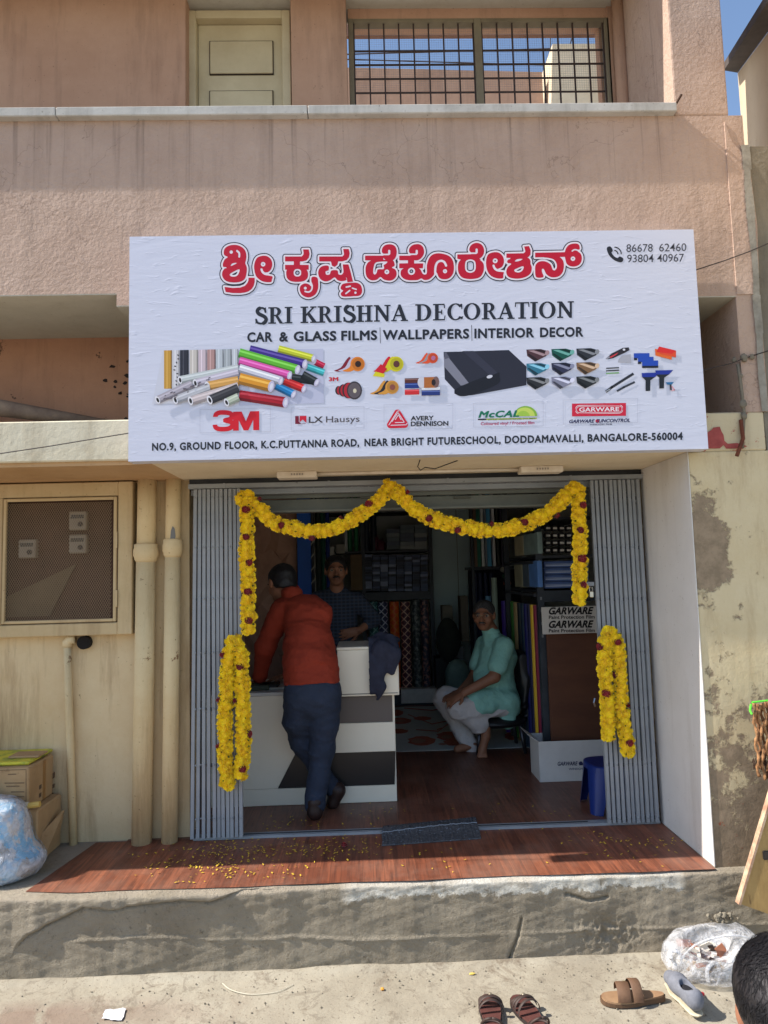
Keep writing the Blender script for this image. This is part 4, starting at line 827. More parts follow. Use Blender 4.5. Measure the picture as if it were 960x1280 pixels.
for a, b, s_ in ((455, 0, 1), (605, -28, 1)):
    pc.poly([Q(a, 360+b), Q(a+195, 355+b), Q(a+150, 402+b), Q(a+5, 405+b)], (34, 52, 150)); pc.poly([Q(a+5, 405+b), Q(a+150, 402+b), Q(a+95, 440+b), Q(a+93, 555+b), Q(a+43, 557+b), Q(a+42, 440+b)], (34, 38, 46))
pc.poly([Q(718, 462), Q(806, 458), Q(785, 485), Q(735, 487)], (48, 110, 160)); pc.poly([Q(760, 485), Q(780, 485), Q(785, 550), Q(765, 545)], (60, 50, 56)); pc.line([Q(785, 505), Q(815, 545), Q(785, 550)], 1.2, (222, 150, 160)); pc.build('printed_fitting_tools', SIGN)
# brand panels
def cell(u0, v0, u1, v1, pc):
    c = (192, 194, 208)
    for a, b in (((u0, v0), (u1, v0-(u1-u0)*.02)), ((u0, v1), (u1, v1-(u1-u0)*.02)), ((u0, v0), (u0, v1)), ((u1, v0-(u1-u0)*.02), (u1, v1-(u1-u0)*.02))): pc.line([a, b], .5, c)
RED = (206, 28, 52)
f = Fld(262, 508, 330, 546, .25)
f.stroke(cat([(269, 521.5), (270.5, 517.5), (276, 515.6), (286, 516.2), (290, 519.2), (288, 523.6), (282, 525.2)], 5, False), 2.9).stroke(cat([(282, 525.6), (289, 527.6), (290.5, 532), (286, 535.6), (276, 536.4), (270, 534.6), (268.6, 530.6)], 5, False), 2.9).poly([(279, 523.4), (289, 523.4), (289, 527.6), (279, 527.6)])
f.poly([(264, 521.2), (274, 520.9), (274, 524.2), (264, 524.6)], True).poly([(264, 528), (273.5, 527.7), (273.5, 530.6), (264, 531)], True)
f.poly([(291.4, 514.6), (302, 514.4), (307.4, 526.5), (312.6, 514.1), (324, 513.8), (324, 537.6), (316.6, 537.8), (316.6, 524.6), (310.4, 537.9), (304.6, 538), (298.4, 525), (298.4, 538.2), (291.4, 538.4)])
pc = Pic(SY); cell(250, 512, 338, 541, pc); V, F = f.fill(0); pc.raw(V, F, (212, 24, 40)); pc.build('brand_logo', SIGN)
pc = Pic(SY); cell(364, 510, 455, 538, pc); pc.poly([(369, 520), (373.5, 520), (373.5, 527), (376, 529.5), (382, 529.3), (382, 529.8), (369, 530)], (120, 24, 50)); pc.poly([(374.5, 519.9), (383, 519.7), (383, 528.5), (378.5, 524.5), (374.5, 527.5)], RED)
pc.text('LX', 386, 528.5, 403.5, 528, 7.4, (66, 60, 66), .02); pc.text('Hausys', 407.5, 528, 449.5, 527, 7.4, (84, 78, 84), .006); pc.build('brand_logo', SIGN)
pc = Pic(SY); cell(480, 506, 566, 537, pc)
tri = lambda k: [(496.8+(a-496.8)*k, 525.2+(b-525.2)*k) for a, b in ((496.8, 510.5), (511.5, 534), (482.5, 534.6))]
f = Fld(478, 506, 516, 540, .22); f.poly(tri(.62), r=4.2); pc.raw(*f.fill(0), (208, 34, 56)); 
for pp in ([(486, 531.3), (497, 513.8), (499, 513.6)], [(488.5, 531.6), (508, 531), (509, 529)], [(490, 527), (497.5, 515.6), (505.5, 528), (494, 528.2)], [(494, 524.5), (498, 518.5), (501.5, 524.8)]): pc.line(pp, .9, (230, 220, 230))
pc.text('AVERY', 513.5, 525.5, 542, 525, 5.2, BK, .03); pc.text('DENNISON', 513.5, 532.6, 560.5, 531.8, 5.4, BK, .03); pc.build('brand_logo', SIGN)
pc = Pic(SY); cell(592, 504, 679, 534, pc); pc.ell(657, 520, 14.5, 12.5, (134, 178, 64), 0, 180, 360); pc.ell(656, 520, 12.6, 10.6, (196, 214, 96), 0, 180, 360); pc.ell(654, 520.2, 8, 6.6, (160, 196, 74), 0, 180, 360)
pc.text('McCAL', 598, 521.8, 649, 520.6, 7.4, (20, 112, 84), .04, .25, 1.1); pc.rect(597.5, 523.4, 608, 525.2, BK, -.02); pc.rect(608, 523.2, 671, 525, (168, 176, 76), -.02); pc.text('SELF ADHESIVE FILMS', 610, 525, 669, 523.8, 1.5, (90, 120, 60), .01); pc.text('Coloured vinyl / Frosted film', 601, 531.4, 668, 530, 3.6, (176, 44, 92), .015); pc.build('brand_logo', SIGN)
pc = Pic(SY); cell(704, 500, 797, 530, pc); pc.rect(715, 504.5, 782.5, 520.5, (206, 34, 62), -.012)
f = Fld(714, 500, 784, 522, .22); f.stroke([(724.5, 512), (773.5, 511.2)], 5.6); f.stroke([(724.5, 512), (773.5, 511.2)], 4.9, True); f.stroke([(724.5, 512), (773.5, 511.2)], 4.1); f.stroke([(724.5, 512), (773.5, 511.2)], 3.6, True); pc.raw(*f.fill(0), (236, 226, 232))
pc.text('GARWARE', 724, 514.6, 774, 513.8, 5, (236, 226, 232), .02); pc.text('GARWARE', 711.5, 528.8, 743.5, 528.1, 4, (38, 42, 84), .035, .3); pc.ell(747, 526.2, 2.6, 2.4, (206, 40, 60)); pc.text('SUNCONTROL', 745, 528.1, 787.5, 527.2, 4, (38, 42, 84), .035, .3); pc.text('WINDOW FILM', 737, 531.6, 765, 531, 1.6, (60, 64, 96), .01); pc.build('brand_logo', SIGN)
# ------------------------------------------------------------------ shopfront: shutter, collapsible gates, threshold
GREYP = M('grey_gate_paint', srgb(152, 156, 160), .5, srgb(132, 137, 142), 5, .35, .7, .15, 40, .001, spec=.5, speck=srgb(96, 100, 104), spk=(.7, .76), sscale=26)
SHUT = M('shutter_steel', srgb(120, 122, 114), .5, srgb(100, 102, 96), 3, bs=.1, metal=.3); DKST = M('dark_steel', srgb(48, 50, 54), .5, srgb(62, 64, 68), 6, metal=.5)
RS = thing('rolling_shutter', 'raised grey steel rolling shutter behind the marigold swag at the top of the doorway', 'shutter', (.3, .62, 2.2))
xl, xr = -.95, PX0-.006
for k, (v0, v1, y, r) in enumerate(((613, 624, .66, 0), (625, 640, .68, 0))):
    z1_, z0_ = at(500, v0-4, y)[2], at(500, v1-4, y)[2]; MB().cbox(xl, xr, y, y+.012, z0_, z1_, .003).build('slat', SHUT, RS)
for u in (460, 578): p = at(u, 622, .676); MB().tube([(p[0]-.045, .676, p[2]-.0), (p[0]-.045, .655, p[2]), (p[0]+.045, .655, p[2]), (p[0]+.045, .676, p[2])], .005, 6).build('handle', SHUT, RS)
MB().box(xl, xr, .62, .70, at(500, 636, .7)[2]-.012, at(500, 636, .7)[2]).build('bottom_bar', SHUT, RS)
FT = thing('gate_track', 'grey steel header rail of the collapsible gates under the canopy', 'rail', (.3, .56, 2.25))
ztk = ZS; MB().box(-.965, xr, .535, .60, ztk-.055, ztk-.03).build('rail', GREYP, FT); MB().box(-.965, xr, .56, .61, ztk-.03, ztk-.0005).build('rail_shadow_gap', DKST, FT)
MB().box(-.965, xr, .602, .64, ztk-.085, ztk-.056).build('rail_back', GREYP, FT)
for u in (280, 411, 560, 714): p = at(u, 603, .53); MB().box(p[0]-.006, p[0]+.006, .531, .535, ztk-.056, ztk-.028).build('bracket', GREYP, FT)
SILL = thing('threshold_rail', 'grey steel floor rail across the shop entrance', 'rail', (.3, .58, P))
MB().box(-.945, 1.545, .548, .600, P+.003, P+.018).build('rail', GREYP, SILL); MB().box(-.70, 1.16, .57, .578, P+.0185, P+.021).build('groove', DKST, SILL)
CH = MB()
H0, H1 = P+.02, ZS-.06
w = .0088
for a, b, c, d in ((-w, w, 0, .0022), (-w, -w+.002, .0022, .02), (w-.002, w, .0022, .02)): CH.box(a, b, c, d, 0, H1-H0)
chan = CH.build('channel', GREYP, None, local=True); COL.objects.unlink(chan)
bolt = MB().lathe((0, 0, 0), [(.0045, 0), (.0045, -.003), (.002, -.0045)], 8, axis='y').build('rivet', GREYP, None, local=True); COL.objects.unlink(bolt)
for side, u0, u1, lab in ((0, 243, 300, 'left folding steel gate pushed open beside the drain pipes'), (1, 739, 799, 'right folding steel gate pushed open against the white jamb')):
    G_ = thing('collapsible_gate', lab, 'gate', (float(at((u0+u1)/2, 820, .53)[0]), .54, P), 'folded channel gates at both sides of the entrance')
    n = 11; xa = at(u0+1, 604, .53)[0]; xb = at(u1-2, 604, .53)[0]
    for i in range(n):
        xx = xa+(xb-xa)*i/(n-1)+random.uniform(-.0015, .0015); dy = (.006 if i % 2 else 0)+random.uniform(-.003, .003)
        tilt = (.012*(1-i/4) if (side == 0 and i < 4) else 0)+random.uniform(-.0012, .0012)
        if side: tilt += .003*(10-i)/10
        inst(chan, 'channel', (xx-tilt*(H1-H0)*.9*(1 if not side else 0), .525+dy, H0), (0, tilt if not side else -.0, random.uniform(-.03, .03)), G_)
    for v in (622, 684, 748, 815, 885, 955, 1022):
        z = at((u0+u1)/2, v, .54)[2]; lb = MB()
        for i in range(n-1):
            xx = xa+(xb-xa)*i/(n-1); lb.box(xx+.004, xx+(xb-xa)/(n-1)-.004, .537, .541, z-.011-.004*(i % 2), z+.004)
        lb.build('lattice_bar', DKST, G_)
        for i in range(n): inst(bolt, 'rivet', (xa+(xb-xa)*i/(n-1), .5245+(.012 if i % 2 else 0), z), (0, 0, 0), G_)
    if side:
        p = at(738, 730, .52); MB().cbox(p[0]-.03, p[0]+.02, .515, .53, p[2]-.012, p[2]+.012, .002).build('latch_plate', GREYP, G_)
        q = at(739, 742, .5); MB().tube([(q[0]-.008, .50, q[2]+.012), (q[0]-.008, .50, q[2]+.034), (q[0]+.008, .50, q[2]+.034), (q[0]+.008, .50, q[2]+.012)], .0028, 6).build('latch_shackle', M('chrome', srgb(200, 200, 200), .2, metal=1), G_)
        MB().cbox(q[0]-.013, q[0]+.013, .492, .508, q[2]-.022, q[2]+.014, .004).build('latch_lock', M('steel_lock', srgb(190, 190, 186), .25, metal=1), G_)
        q = at(749, 878, .5); MB().tube([(q[0]-.02, .51, q[2]+.02), (q[0]-.03, .50, q[2]), (q[0]-.02, .51, q[2]-.022)], .005, 6).build('handle', M('handle_steel', srgb(190, 190, 190), .3, metal=1), G_)
# cable-cover and junction boxes under the sign
PVC = M('white_pvc', srgb(226, 216, 200), .45, srgb(206, 192, 172), 8)
for u0, v0, u1, v1, lab in ((348, 583, 397, 598, 'left white switch-plate box on the soffit below the sign, above the doorway'), (648, 578, 700, 593, 'right white switch-plate box on the soffit below the sign, above the doorway')):
    a = at((u0+u1)/2, v1, .45); t = thing('junction_box', lab, 'junction box', (float(a[0]), .40, ZS)); x0 = at(u0, v1, .4)[0]; x1 = at(u1, v1, .4)[0]
    MB().cbox(x0, x1, .33, .42, ZS-.035, ZS-.0005, .004).build('case', PVC, t)
    for i in range(5): MB().box((x0+x1)/2-.03+i*.014, (x0+x1)/2-.022+i*.014, .328, .3305, ZS-.022, ZS-.012).build('switch', M('switch_grey%d' % i, srgb(150, 140, 130), .5), t)
x0 = at(397, 590, .4)[0]; x1 = at(648, 588, .4)[0]
tag(MB().tube([(x0, .39, ZS-.009), (x1, .39, ZS-.009)], .009, 10).build('conduit', PVC, smooth=True), 'white wiring conduit between the two boxes under the sign', 'conduit')
p0 = at(522, 578, .2); tag(MB().tube([(p0[0], .05, ZS-.002), (p0[0]-.01, .08, ZS-.03), (p0[0]+.005, .1, ZS-.045), (p0[0]+.03, .11, ZS-.03), (p0[0]+.08, .13, ZS-.035), (p0[0]+.15, .12, ZS-.012), (p0[0]+.19, .1, ZS-.001)], .0028, 5).build('wire', M('black_wire', srgb(30, 28, 28), .6)), 'short black wire tail drooping under the middle of the sign', 'wire')
for pts, lab in ((((0, 567, -.05), (60, 558, -.05), (163, 541, -.09)), 'thin dark cable crossing the whitewashed canopy edge on the left'),
                 (((868, 338, -.06), (905, 326, -.04), (935, 315, -.02), (975, 298, -.02)), 'thin cable slanting over the pink wall above the slot on the right'),
                 (((878, 463, -.09), (915, 454, -.05), (930, 448, -.01), (965, 437, -.01)), 'cable with plaster lumps running right from the signboard edge')):
    tag(MB().tube([at(*p) for p in pts], .0028, 5).build('cable', M('cable_black', srgb(56, 48, 44), .7)), lab, 'cable')
lp = MB()
for u, v, r in ((918, 450, .012), (930, 447, .018), (940, 446, .012), (926, 470, .01), (929, 505, .018), (930, 520, .016)): lp.ico(at(u, v, -.01), (r, .01, r*1.2), 0, 1, .25)
lp.tube([at(922, 455, -.008), at(926, 480, -.008), at(930, 515, -.008), at(928, 560, -.008)], .008, 6); lp.build('cement_lump', CEM, BL, smooth=True)
# sloping pipe lying in the left recess
tag(MB().tube([at(-120, 485, .33), at(0, 510, .36), at(60, 519, .42), at(150, 532, .5)], [.05, .045, .036, .02], 14).build('sloping_pipe', M('dusty_pipe', srgb(146, 124, 104), .8, srgb(112, 92, 78), 8), smooth=True), 'dusty brown pipe lying slantwise in the dark slot left of the sign', 'pipe')
# drain pipes
PIPE = plaster('pipe_cream_paint', srgb(210, 184, 138), srgb(222, 202, 160), srgb(132, 96, 62), .7, .2, 12, .003, (.62, srgb(142, 108, 76)))
for ut, ub, r, vc, lab, w_ in ((184, 177, .052, 690, 'wider cream drain pipe with collar, left of the pair by the gate', 1), (217, 212, .042, 684, 'narrower cream drain pipe with collar and peeled patch beside the folding gate', 0)):
    t = thing('drain_pipe', lab, 'pipe', (float(fl(ub, 1050)[0]), .54, P), 'pair of drain pipes beside the gate'); yy = .548
    a = at(ut, 605, yy); b = at(ub, 1048, yy); c = at((ut*.8+ub*.2), vc, yy)
    MB().tube([(a[0], yy, ZS), (c[0], yy, c[2]+.01)], r*.96, 20).build('upper_pipe', PIPE, t, smooth=True)
    MB().tube([(c[0], yy, c[2]-.02), (b[0], yy, P)], r, 20).build('lower_pipe', PIPE, t, smooth=True)
    MB().lathe((c[0], yy, c[2]), [(r*1.02, .045), (r*1.22, .04), (r*1.2, .022), (r*1.28, .014), (r*1.3, -.02), (r*1.2, -.028), (r*1.16, -.04), (r*1.0, -.055)], 22).build('collar', PIPE, t, smooth=True)
    if not w_: p = at(215, 668, yy-r); s = MB(); s.add([(p[0]+dx, yy-r*1.0+.0-.002+abs(dx)*.35, p[2]+dz) for dx, dz in ((-.006, -.05), (.012, -.045), (.018, -.01), (.014, .03), (.004, .045), (-.006, .02), (-.01, -.02))], [list(range(7))]); s.build('peeled_patch', M('grey_undercoat', srgb(118, 118, 116), .7), t)
t = thing('drain_pipe', 'thin cream pipe with elbow hanging below the meter cabinet', 'pipe', (float(fl(88, 1045)[0]), .56, P)); yy = .57
a = at(84, 806, yy); b = at(92, 1042, yy)
MB().tube([(a[0], yy, a[2]), (b[0], yy, P)], .020, 14).build('pipe', PIPE, t, smooth=True)
MB().tube([(a[0]-.0, yy, a[2]-.01), (a[0], yy, a[2]+.012), (a[0]+.015, yy, a[2]+.028), (a[0]+.04, yy, a[2]+.03)], .026, 14).build('elbow', PIPE, t, smooth=True)
p = at(106, 803, .58); MB().lathe((p[0], .56, p[2]), [(.036, .0), (.036, .038), (.02, .04)], 16, axis='y').build('wall_hole_ring', M('black_hole', srgb(26, 22, 20), .95), t)
# meter cabinet
WCR = plaster('cabinet_cream_paint', srgb(190, 166, 124), srgb(206, 184, 144), srgb(126, 96, 66), .5, .2, 16, .003)
MC = thing('meter_cabinet', 'cream wooden electricity meter cabinet with wire mesh door on the left wall', 'cabinet', (-1.65, .55, 1.4)); Y = .52
x0, x1, z0, z1 = pxr(-60, 604, 165, 796, Y); fx0, fx1, fz0, fz1 = pxr(2, 621, 147, 780, Y)
mb = MB(); mb.cbox(fx1, x1, Y, .598, z0, z1, .004).cbox(x0, fx1, Y+.001, .598, fz1, z1, .004).cbox(x0, fx1, Y+.001, .598, z0, fz0, .004).cbox(x0, fx0, Y+.001, .598, fz0, fz1, .004); mb.build('frame', WCR, MC)
w = .016; mb = MB(); yd = Y-.006; g = .006
mb.cbox(fx0+g, fx0+g+w, yd, yd+.02, fz0+g, fz1-g, .003).cbox(fx1-g-w, fx1-g, yd, yd+.02, fz0+g, fz1-g, .003).cbox(fx0+g+w, fx1-g-w, yd+.001, yd+.02, fz1-g-w, fz1-g, .003).cbox(fx0+g+w, fx1-g-w, yd+.001, yd+.02, fz0+g, fz0+g+w, .003); dr = mb.build('mesh_door', WCR, MC)
for v in (675, 748): q = at(145, v, Y); MB().cbox(q[0]-.004, q[0]+.01, yd-.004, yd, q[2]-.045, q[2]+.045, .002).build('hinge', WCR, dr)
ms = MB(); mx0, mx1, mz0, mz1 = fx0+g+w, fx1-g-w, fz0+g+w, fz1-g-w; cw = .0125; chh = .021; wire = .0011; j = 0; ym = yd+.008
nz_ = int((mz1-mz0)/(chh/2)); nx2 = int((mx1-mx0)/cw)
for j in range(nz_):
    zz = mz0+j*chh/2; o = (j % 2)*cw/2
    for i in range(nx2):
        xx = mx0+i*cw+o; 
        for sgn in (-1, 1):
            xe_ = xx+sgn*cw/2
            if xe_ > mx1 or xe_ < mx0: continue
            ms.add([(xx-wire, ym, zz), (xx+wire, ym, zz), (xe_+wire, ym, zz+chh/2), (xe_-wire, ym, zz+chh/2)], [(0, 1, 2, 3)])
ms.build('wire_mesh', M('mesh_wire', srgb(140, 118, 90), .7), dr, kind='stuff')
MB().box(x0, fx1, .5965, .5985, fz0, fz1).build('back_board', M('cabinet_back', srgb(88, 62, 50), .9, srgb(70, 50, 42), 5), MC)
MB().box(fx0+.0, fx0+.001, .54, .596, fz0, fz1).build('inner_side', DARKM, MC)
for i, (u, v) in enumerate(((98, 651), (98, 680), (35, 686))):
    a = at(u-11, v+12, .57); b = at(u+11, v-12, .57); mt_ = thing('electricity_meter', ['pale electricity meter at the top right behind the cabinet mesh', 'pale electricity meter just below the top one behind the mesh', 'dim electricity meter at the left behind the cabinet mesh'][i], 'meter', (float(a[0]), .57, float(a[2])))
    MB().cbox(a[0], b[0], .555, .596, a[2], b[2], .006).build('case', M('meter_shell', srgb(150, 140, 124), .5), mt_)
    MB().box(a[0]+.012, b[0]-.012, .553, .5548, b[2]-.04, b[2]-.02).build('display', M('meter_window', srgb(70, 66, 60), .2), mt_)
    MB().lathe((b[0]-.03, .554, a[2]+.032), [(.014, 0), (.014, -.004)], 12, axis='y').build('dial', M('meter_dial', srgb(50, 44, 40), .4), mt_)
# slanted board in the cabinet, coloured to look like a reflection
a, b, c, d = at(4, 748, .58), at(95, 705, .58), at(62, 770, .58), at(6, 772, .58)
tag(MB().prism([tuple(a), tuple(b), tuple(c), tuple(d)], (0, .008, 0)).build('reflection_board', M('reflection_tan', srgb(112, 96, 74), .9, srgb(100, 84, 64), 8)), 'slanted tan board piece imitating a reflection inside the bottom of the meter cabinet', 'board')
# ------------------------------------------------------------------ garlands
def petal_flower(r, rings, col_m, name):
    mb = MB()
    for k, (n, r0, r1, h0, h1) in enumerate(rings):
        for i in range(n):
            a = 2*math.pi*(i+.5*(k % 2))/n+random.uniform(-.12, .12); wd = math.pi/n*1.05; hh = h1+random.uniform(-.12, .12)*r; rr = r1*random.uniform(.9, 1.08)
            P4 = [(r0*math.cos(a-wd*.6), r0*math.sin(a-wd*.6), h0), (r0*math.cos(a+wd*.6), r0*math.sin(a+wd*.6), h0), (rr*math.cos(a+wd), rr*math.sin(a+wd), hh), (rr*1.08*math.cos(a), rr*1.08*math.sin(a), hh+.05*r), (rr*math.cos(a-wd), rr*math.sin(a-wd), hh-.04*r)]
            mb.add(P4, [(0, 1, 2, 3, 4)])
    mb.ico((0, 0, 0), r*.62, 0, 0, .1)
    o = mb.build(name, col_m, None, local=True); COL.objects.unlink(o); return o
def petal_mat(name, a, b_, c_):
    m, n, l, b = new_mat(name); oi = n.new('ShaderNodeObjectInfo'); c = mixc(n, l, oi.outputs['Random'], a, b_); v = coords(n, l)
    c = mixc(n, l, ramp(n, l, tex(n, l, 60, 3, .6, v), .52, .72), c, c_); l.new(c, b.inputs['Base Color']); b.inputs['Roughness'].default_value = .7
    b.inputs['Subsurface Weight'].default_value = .0; b.inputs['Sheen Weight'].default_value = .2; return m
MAR = petal_mat('marigold_petals', srgb(255, 228, 16), srgb(255, 218, 6), srgb(252, 200, 0)); ROS = petal_mat('rose_petals', srgb(146, 16, 28), srgb(116, 10, 22), srgb(86, 8, 16)); STEM = M('garland_leaf', srgb(84, 96, 40), .7)
r = .027
fl_v = [petal_flower(r, [(13, r*.25, r, -.3*r, .05*r), (11, r*.2, r*.82, -.05*r, .42*r), (9, r*.15, r*.55, .15*r, .72*r), (6, 0, r*.26, .35*r, .85*r)], MAR, 'marigold') for _ in range(4)]
rs_v = [petal_flower(.018, [(7, .004, .018, -.006, .002), (6, .003, .013, 0, .01), (5, 0, .008, .002, .014)], ROS, 'rose') for _ in range(2)]
def resample(pts, step):
    p = np.array(pts); d = np.r_[0, np.cumsum(np.linalg.norm(np.diff(p, axis=0), axis=1))]; n = max(2, int(d[-1]/step)); t = np.linspace(0, d[-1], n); return np.stack([np.interp(t, d, p[:, i]) for i in range(3)], 1)
def strand(parent, pix, Y, rad, every=9, step=.027, maxn=290, ring=3, first=3):
    c = cat(pix, 8, False); pts = resample(pxs(c, Y), step); N = 0
    MB().tube([tuple(q) for q in pts], rad*.55, 6).build('string', STEM, parent)
    lv = MB()
    for i, q in enumerate(pts):
        t = pts[min(i+1, len(pts)-1)]-pts[max(i-1, 0)]; t = Vector(t).normalized(); s1 = Vector((0, -1, 0)); s1 = (s1-t*s1.dot(t)).normalized(); s2 = t.cross(s1); ph = random.uniform(0, 6.28)
        n = ring+(1 if random.random() < .35 else 0)
        for k in range(n):
            an = (-75+150*k/(n-1))*math.pi/180+random.uniform(-.25, .25) if n > 1 else 0
            d = (s1*math.cos(an)+s2*math.sin(an)); pos = Vector(q)+d*rad*random.uniform(.7, 1.08)+t*random.uniform(-.009, .009)
            red = i % every == first % every and k == (i*7//every+i) % 3 and 0 < i < len(pts)-1
            src = random.choice(rs_v) if red else random.choice(fl_v); dd = (d+Vector((random.uniform(-.3, .3), random.uniform(-.3, .1), random.uniform(-.3, .3)))).normalized()
            rot = dd.to_track_quat('Z', 'Y').to_euler()
            if red: pos += d*.014
            inst(src, 'rose' if red else 'marigold', pos, rot, parent, random.uniform(.85, 1.12) if not red else random.uniform(1.0, 1.3)); N += 1
        if random.random() < .6:
            d = (s1*.6+s2*random.uniform(-1, 1)).normalized(); c0 = Vector(q)+d*rad*.9; lv.add([c0, c0+d*.014+t*.006, c0+d*.03, c0+d*.014-t*.006], [(0, 1, 2, 3)])
    if lv.v: lv.build('leaf', STEM, parent, kind='stuff')
    return N
G1 = thing('flower_garland', 'marigold and rose garland draped in two swags over the doorway with hanging ends', 'garland', (.33, .45, 2.2), 'marigold garlands on the shopfront')
strand(G1, [(310, 618), (309, 660), (309, 700), (310, 745), (311, 787)], .46, .021, 5)
strand(G1, [(302, 622), (322, 633), (340, 652), (365, 660), (398, 664), (428, 656), (455, 640), (475, 624), (487, 608)], .45, .021, 6, .028)
strand(G1, [(488, 609), (502, 620), (520, 638), (545, 650), (580, 659), (620, 663), (655, 655), (685, 641), (705, 622), (718, 611)], .45, .021, 6, .028)
strand(G1, [(722, 612), (724, 650), (725, 690), (725, 720), (724, 752)], .46, .021, 5)
G2 = thing('flower_garland', 'looped marigold garland hanging on the left folding gate, lower than the swag', 'garland', (-.78, .45, 1.4), 'marigold garlands on the shopfront')
strand(G2, [(293, 800), (287, 815), (283, 860), (281, 905), (282, 950), (285, 980)], .485, .020, 8)
strand(G2, [(293, 800), (301, 820), (303, 860), (304, 905), (304, 940), (300, 967)], .485, .020, 6, first=11)
G3 = thing('flower_garland', 'looped marigold garland hanging on the right folding gate above the blue stool', 'garland', (1.23, .45, 1.4), 'marigold garlands on the shopfront')
strand(G3, [(763, 790), (757, 800), (756, 830), (757, 860), (759, 890), (760, 920)], .485, .020, 8)
strand(G3, [(763, 790), (771, 805), (774, 840), (776, 880), (780, 910), (785, 940)], .485, .020, 6, first=2)
# scattered petals
PET = M('fallen_petal', srgb(222, 190, 60), .7, srgb(196, 158, 40), 30); pm = MB()
def petals(n, uc, vc, su, sv):
    for _ in range(n):
        u = random.gauss(uc, su); v = random.gauss(vc, sv)
        if v < 1046 or v > 1098+(-.03*(u-480)) or u < 160 or u > 865: 
            if not (985 < v < 1046 and 305 < u < 760): continue
        p = fl(u, v, P+.02 if v > 1046 else P+.009); z = P+.0075 if p[1] < .5 else P+.009; p = fl(u, v, z)
        if .54 < p[1] < .61: continue
        a = random.uniform(0, 6.28); L = random.uniform(.005, .010); w_ = L*random.uniform(.35, .6); h = random.uniform(.001, .006)
        ca, sa = math.cos(a), math.sin(a); pm.add([(p[0]-ca*L, p[1]-sa*L, z), (p[0]+sa*w_, p[1]-ca*w_, z+h*.5), (p[0]+ca*L, p[1]+sa*L, z+h), (p[0]-sa*w_, p[1]+ca*w_, z+h*.5)], [(0, 1, 2), (0, 2, 3)])
petals(130, 285, 1064, 30, 7); petals(60, 275, 1085, 22, 6); petals(110, 385, 1062, 40, 6); petals(70, 215, 1080, 45, 14); petals(30, 345, 1090, 30, 10); petals(50, 760, 1045, 45, 8); petals(60, 800, 1056, 32, 10); petals(40, 455, 1052, 30, 12); petals(20, 530, 1075, 60, 10); petals(50, 370, 1030, 40, 8); petals(24, 470, 1018, 20, 6); petals(20, 650, 1020, 50, 10)
tag(pm.build('fallen_petals', PET), 'yellow flower petals scattered on the red floor in front of the gates', 'petals', kind='stuff')
rp = fl(430, 1058, P+.01); rr_ = thing('rose', 'single dark red rose head fallen on the floor by the threshold', 'flower', rp); inst(rs_v[0], 'bloom', rp+np.array([0, 0, .004]), (0, 0, 1), rr_)
# ------------------------------------------------------------------ shop interior
INW = M('shop_wall_paint', srgb(206, 208, 204), .8, srgb(196, 198, 194), 2); CEI = M('shop_ceiling', srgb(226, 226, 222), .85)
struct('shop_wall_left', MB().box(-1.35, -1.25, .75, 5.4, P-.02, 2.9), INW); struct('shop_wall_right', MB().box(1.95, 2.05, .62, 5.4, P-.02, 2.9), INW)
struct('shop_wall_back', MB().box(-1.25, 1.95, 5.2, 5.3, P-.02, 2.9), INW); struct('shop_ceiling', MB().box(-1.35, 2.05, .75, 5.4, 2.9, 3.0), CEI)
# patterned wall panel behind the counter: embossed triangles
PAT = M('embossed_panel', srgb(158, 120, 100), .6, srgb(140, 104, 86), 6)
t = thing('wall_panel', 'brown geometric embossed panel on the left behind the counter', 'panel', (-.9, 2.6, P))
a0, a1, zb, zt_ = pxr(296, 640, 372, 905, 2.6); mb = MB(); n1, n2 = 7, 16; gv = {}
for i in range(n1+1):
    for j in range(n2+1): gv[i, j] = (a0+(a1-a0)*(i+random.uniform(-.3, .3)*(0 < i < n1))/n1, 2.6+random.uniform(-.03, .01), zb+(zt_-zb)*(j+random.uniform(-.3, .3))/n2)
for i in range(n1):
    for j in range(n2):
        q = [gv[i, j], gv[i+1, j], gv[i+1, j+1], gv[i, j+1]]; mb.add(q, [(0, 1, 2), (0, 2, 3)] if random.random() < .5 else [(0, 1, 3), (1, 2, 3)])
mb.build('embossed_face', PAT, t); MB().box(a0-.2, a1, 2.62, 2.66, P, zt_+.2).build('backing_board', PAT, t)
BLUE = M('blue_board', srgb(20, 92, 190), .5, srgb(16, 80, 170), 3); a0, a1, zb, _ = pxr(372, 640, 389, 760, 2.5)
tag(MB().cbox(a0, a1, 2.48, 2.54, P+.01, 2.75, .004).build('blue_board', BLUE), 'tall bright blue board standing behind the two men at the counter', 'board')
a = at(391, 700, 2.5); mb = MB(); mb.tube([(a[0], 2.5, P+.01), (a[0], 2.5, 2.8)], .013, 8); 
rp_ = thing('rope_wrapped_pole', 'thin pole wound with pale cord beside the blue board', 'pole', (float(a[0]), 2.5, P)); mb.build('pole', M('dark_pole', srgb(50, 50, 54), .5), rp_)
mb = MB(); pts = [(a[0]+.016*math.cos(k*.5), 2.5+.016*math.sin(k*.5), P+.5+k*.0085) for k in range(150)]; mb.tube(pts, .005, 5); mb.build('cord', M('pale_cord', srgb(186, 180, 166), .8), rp_)
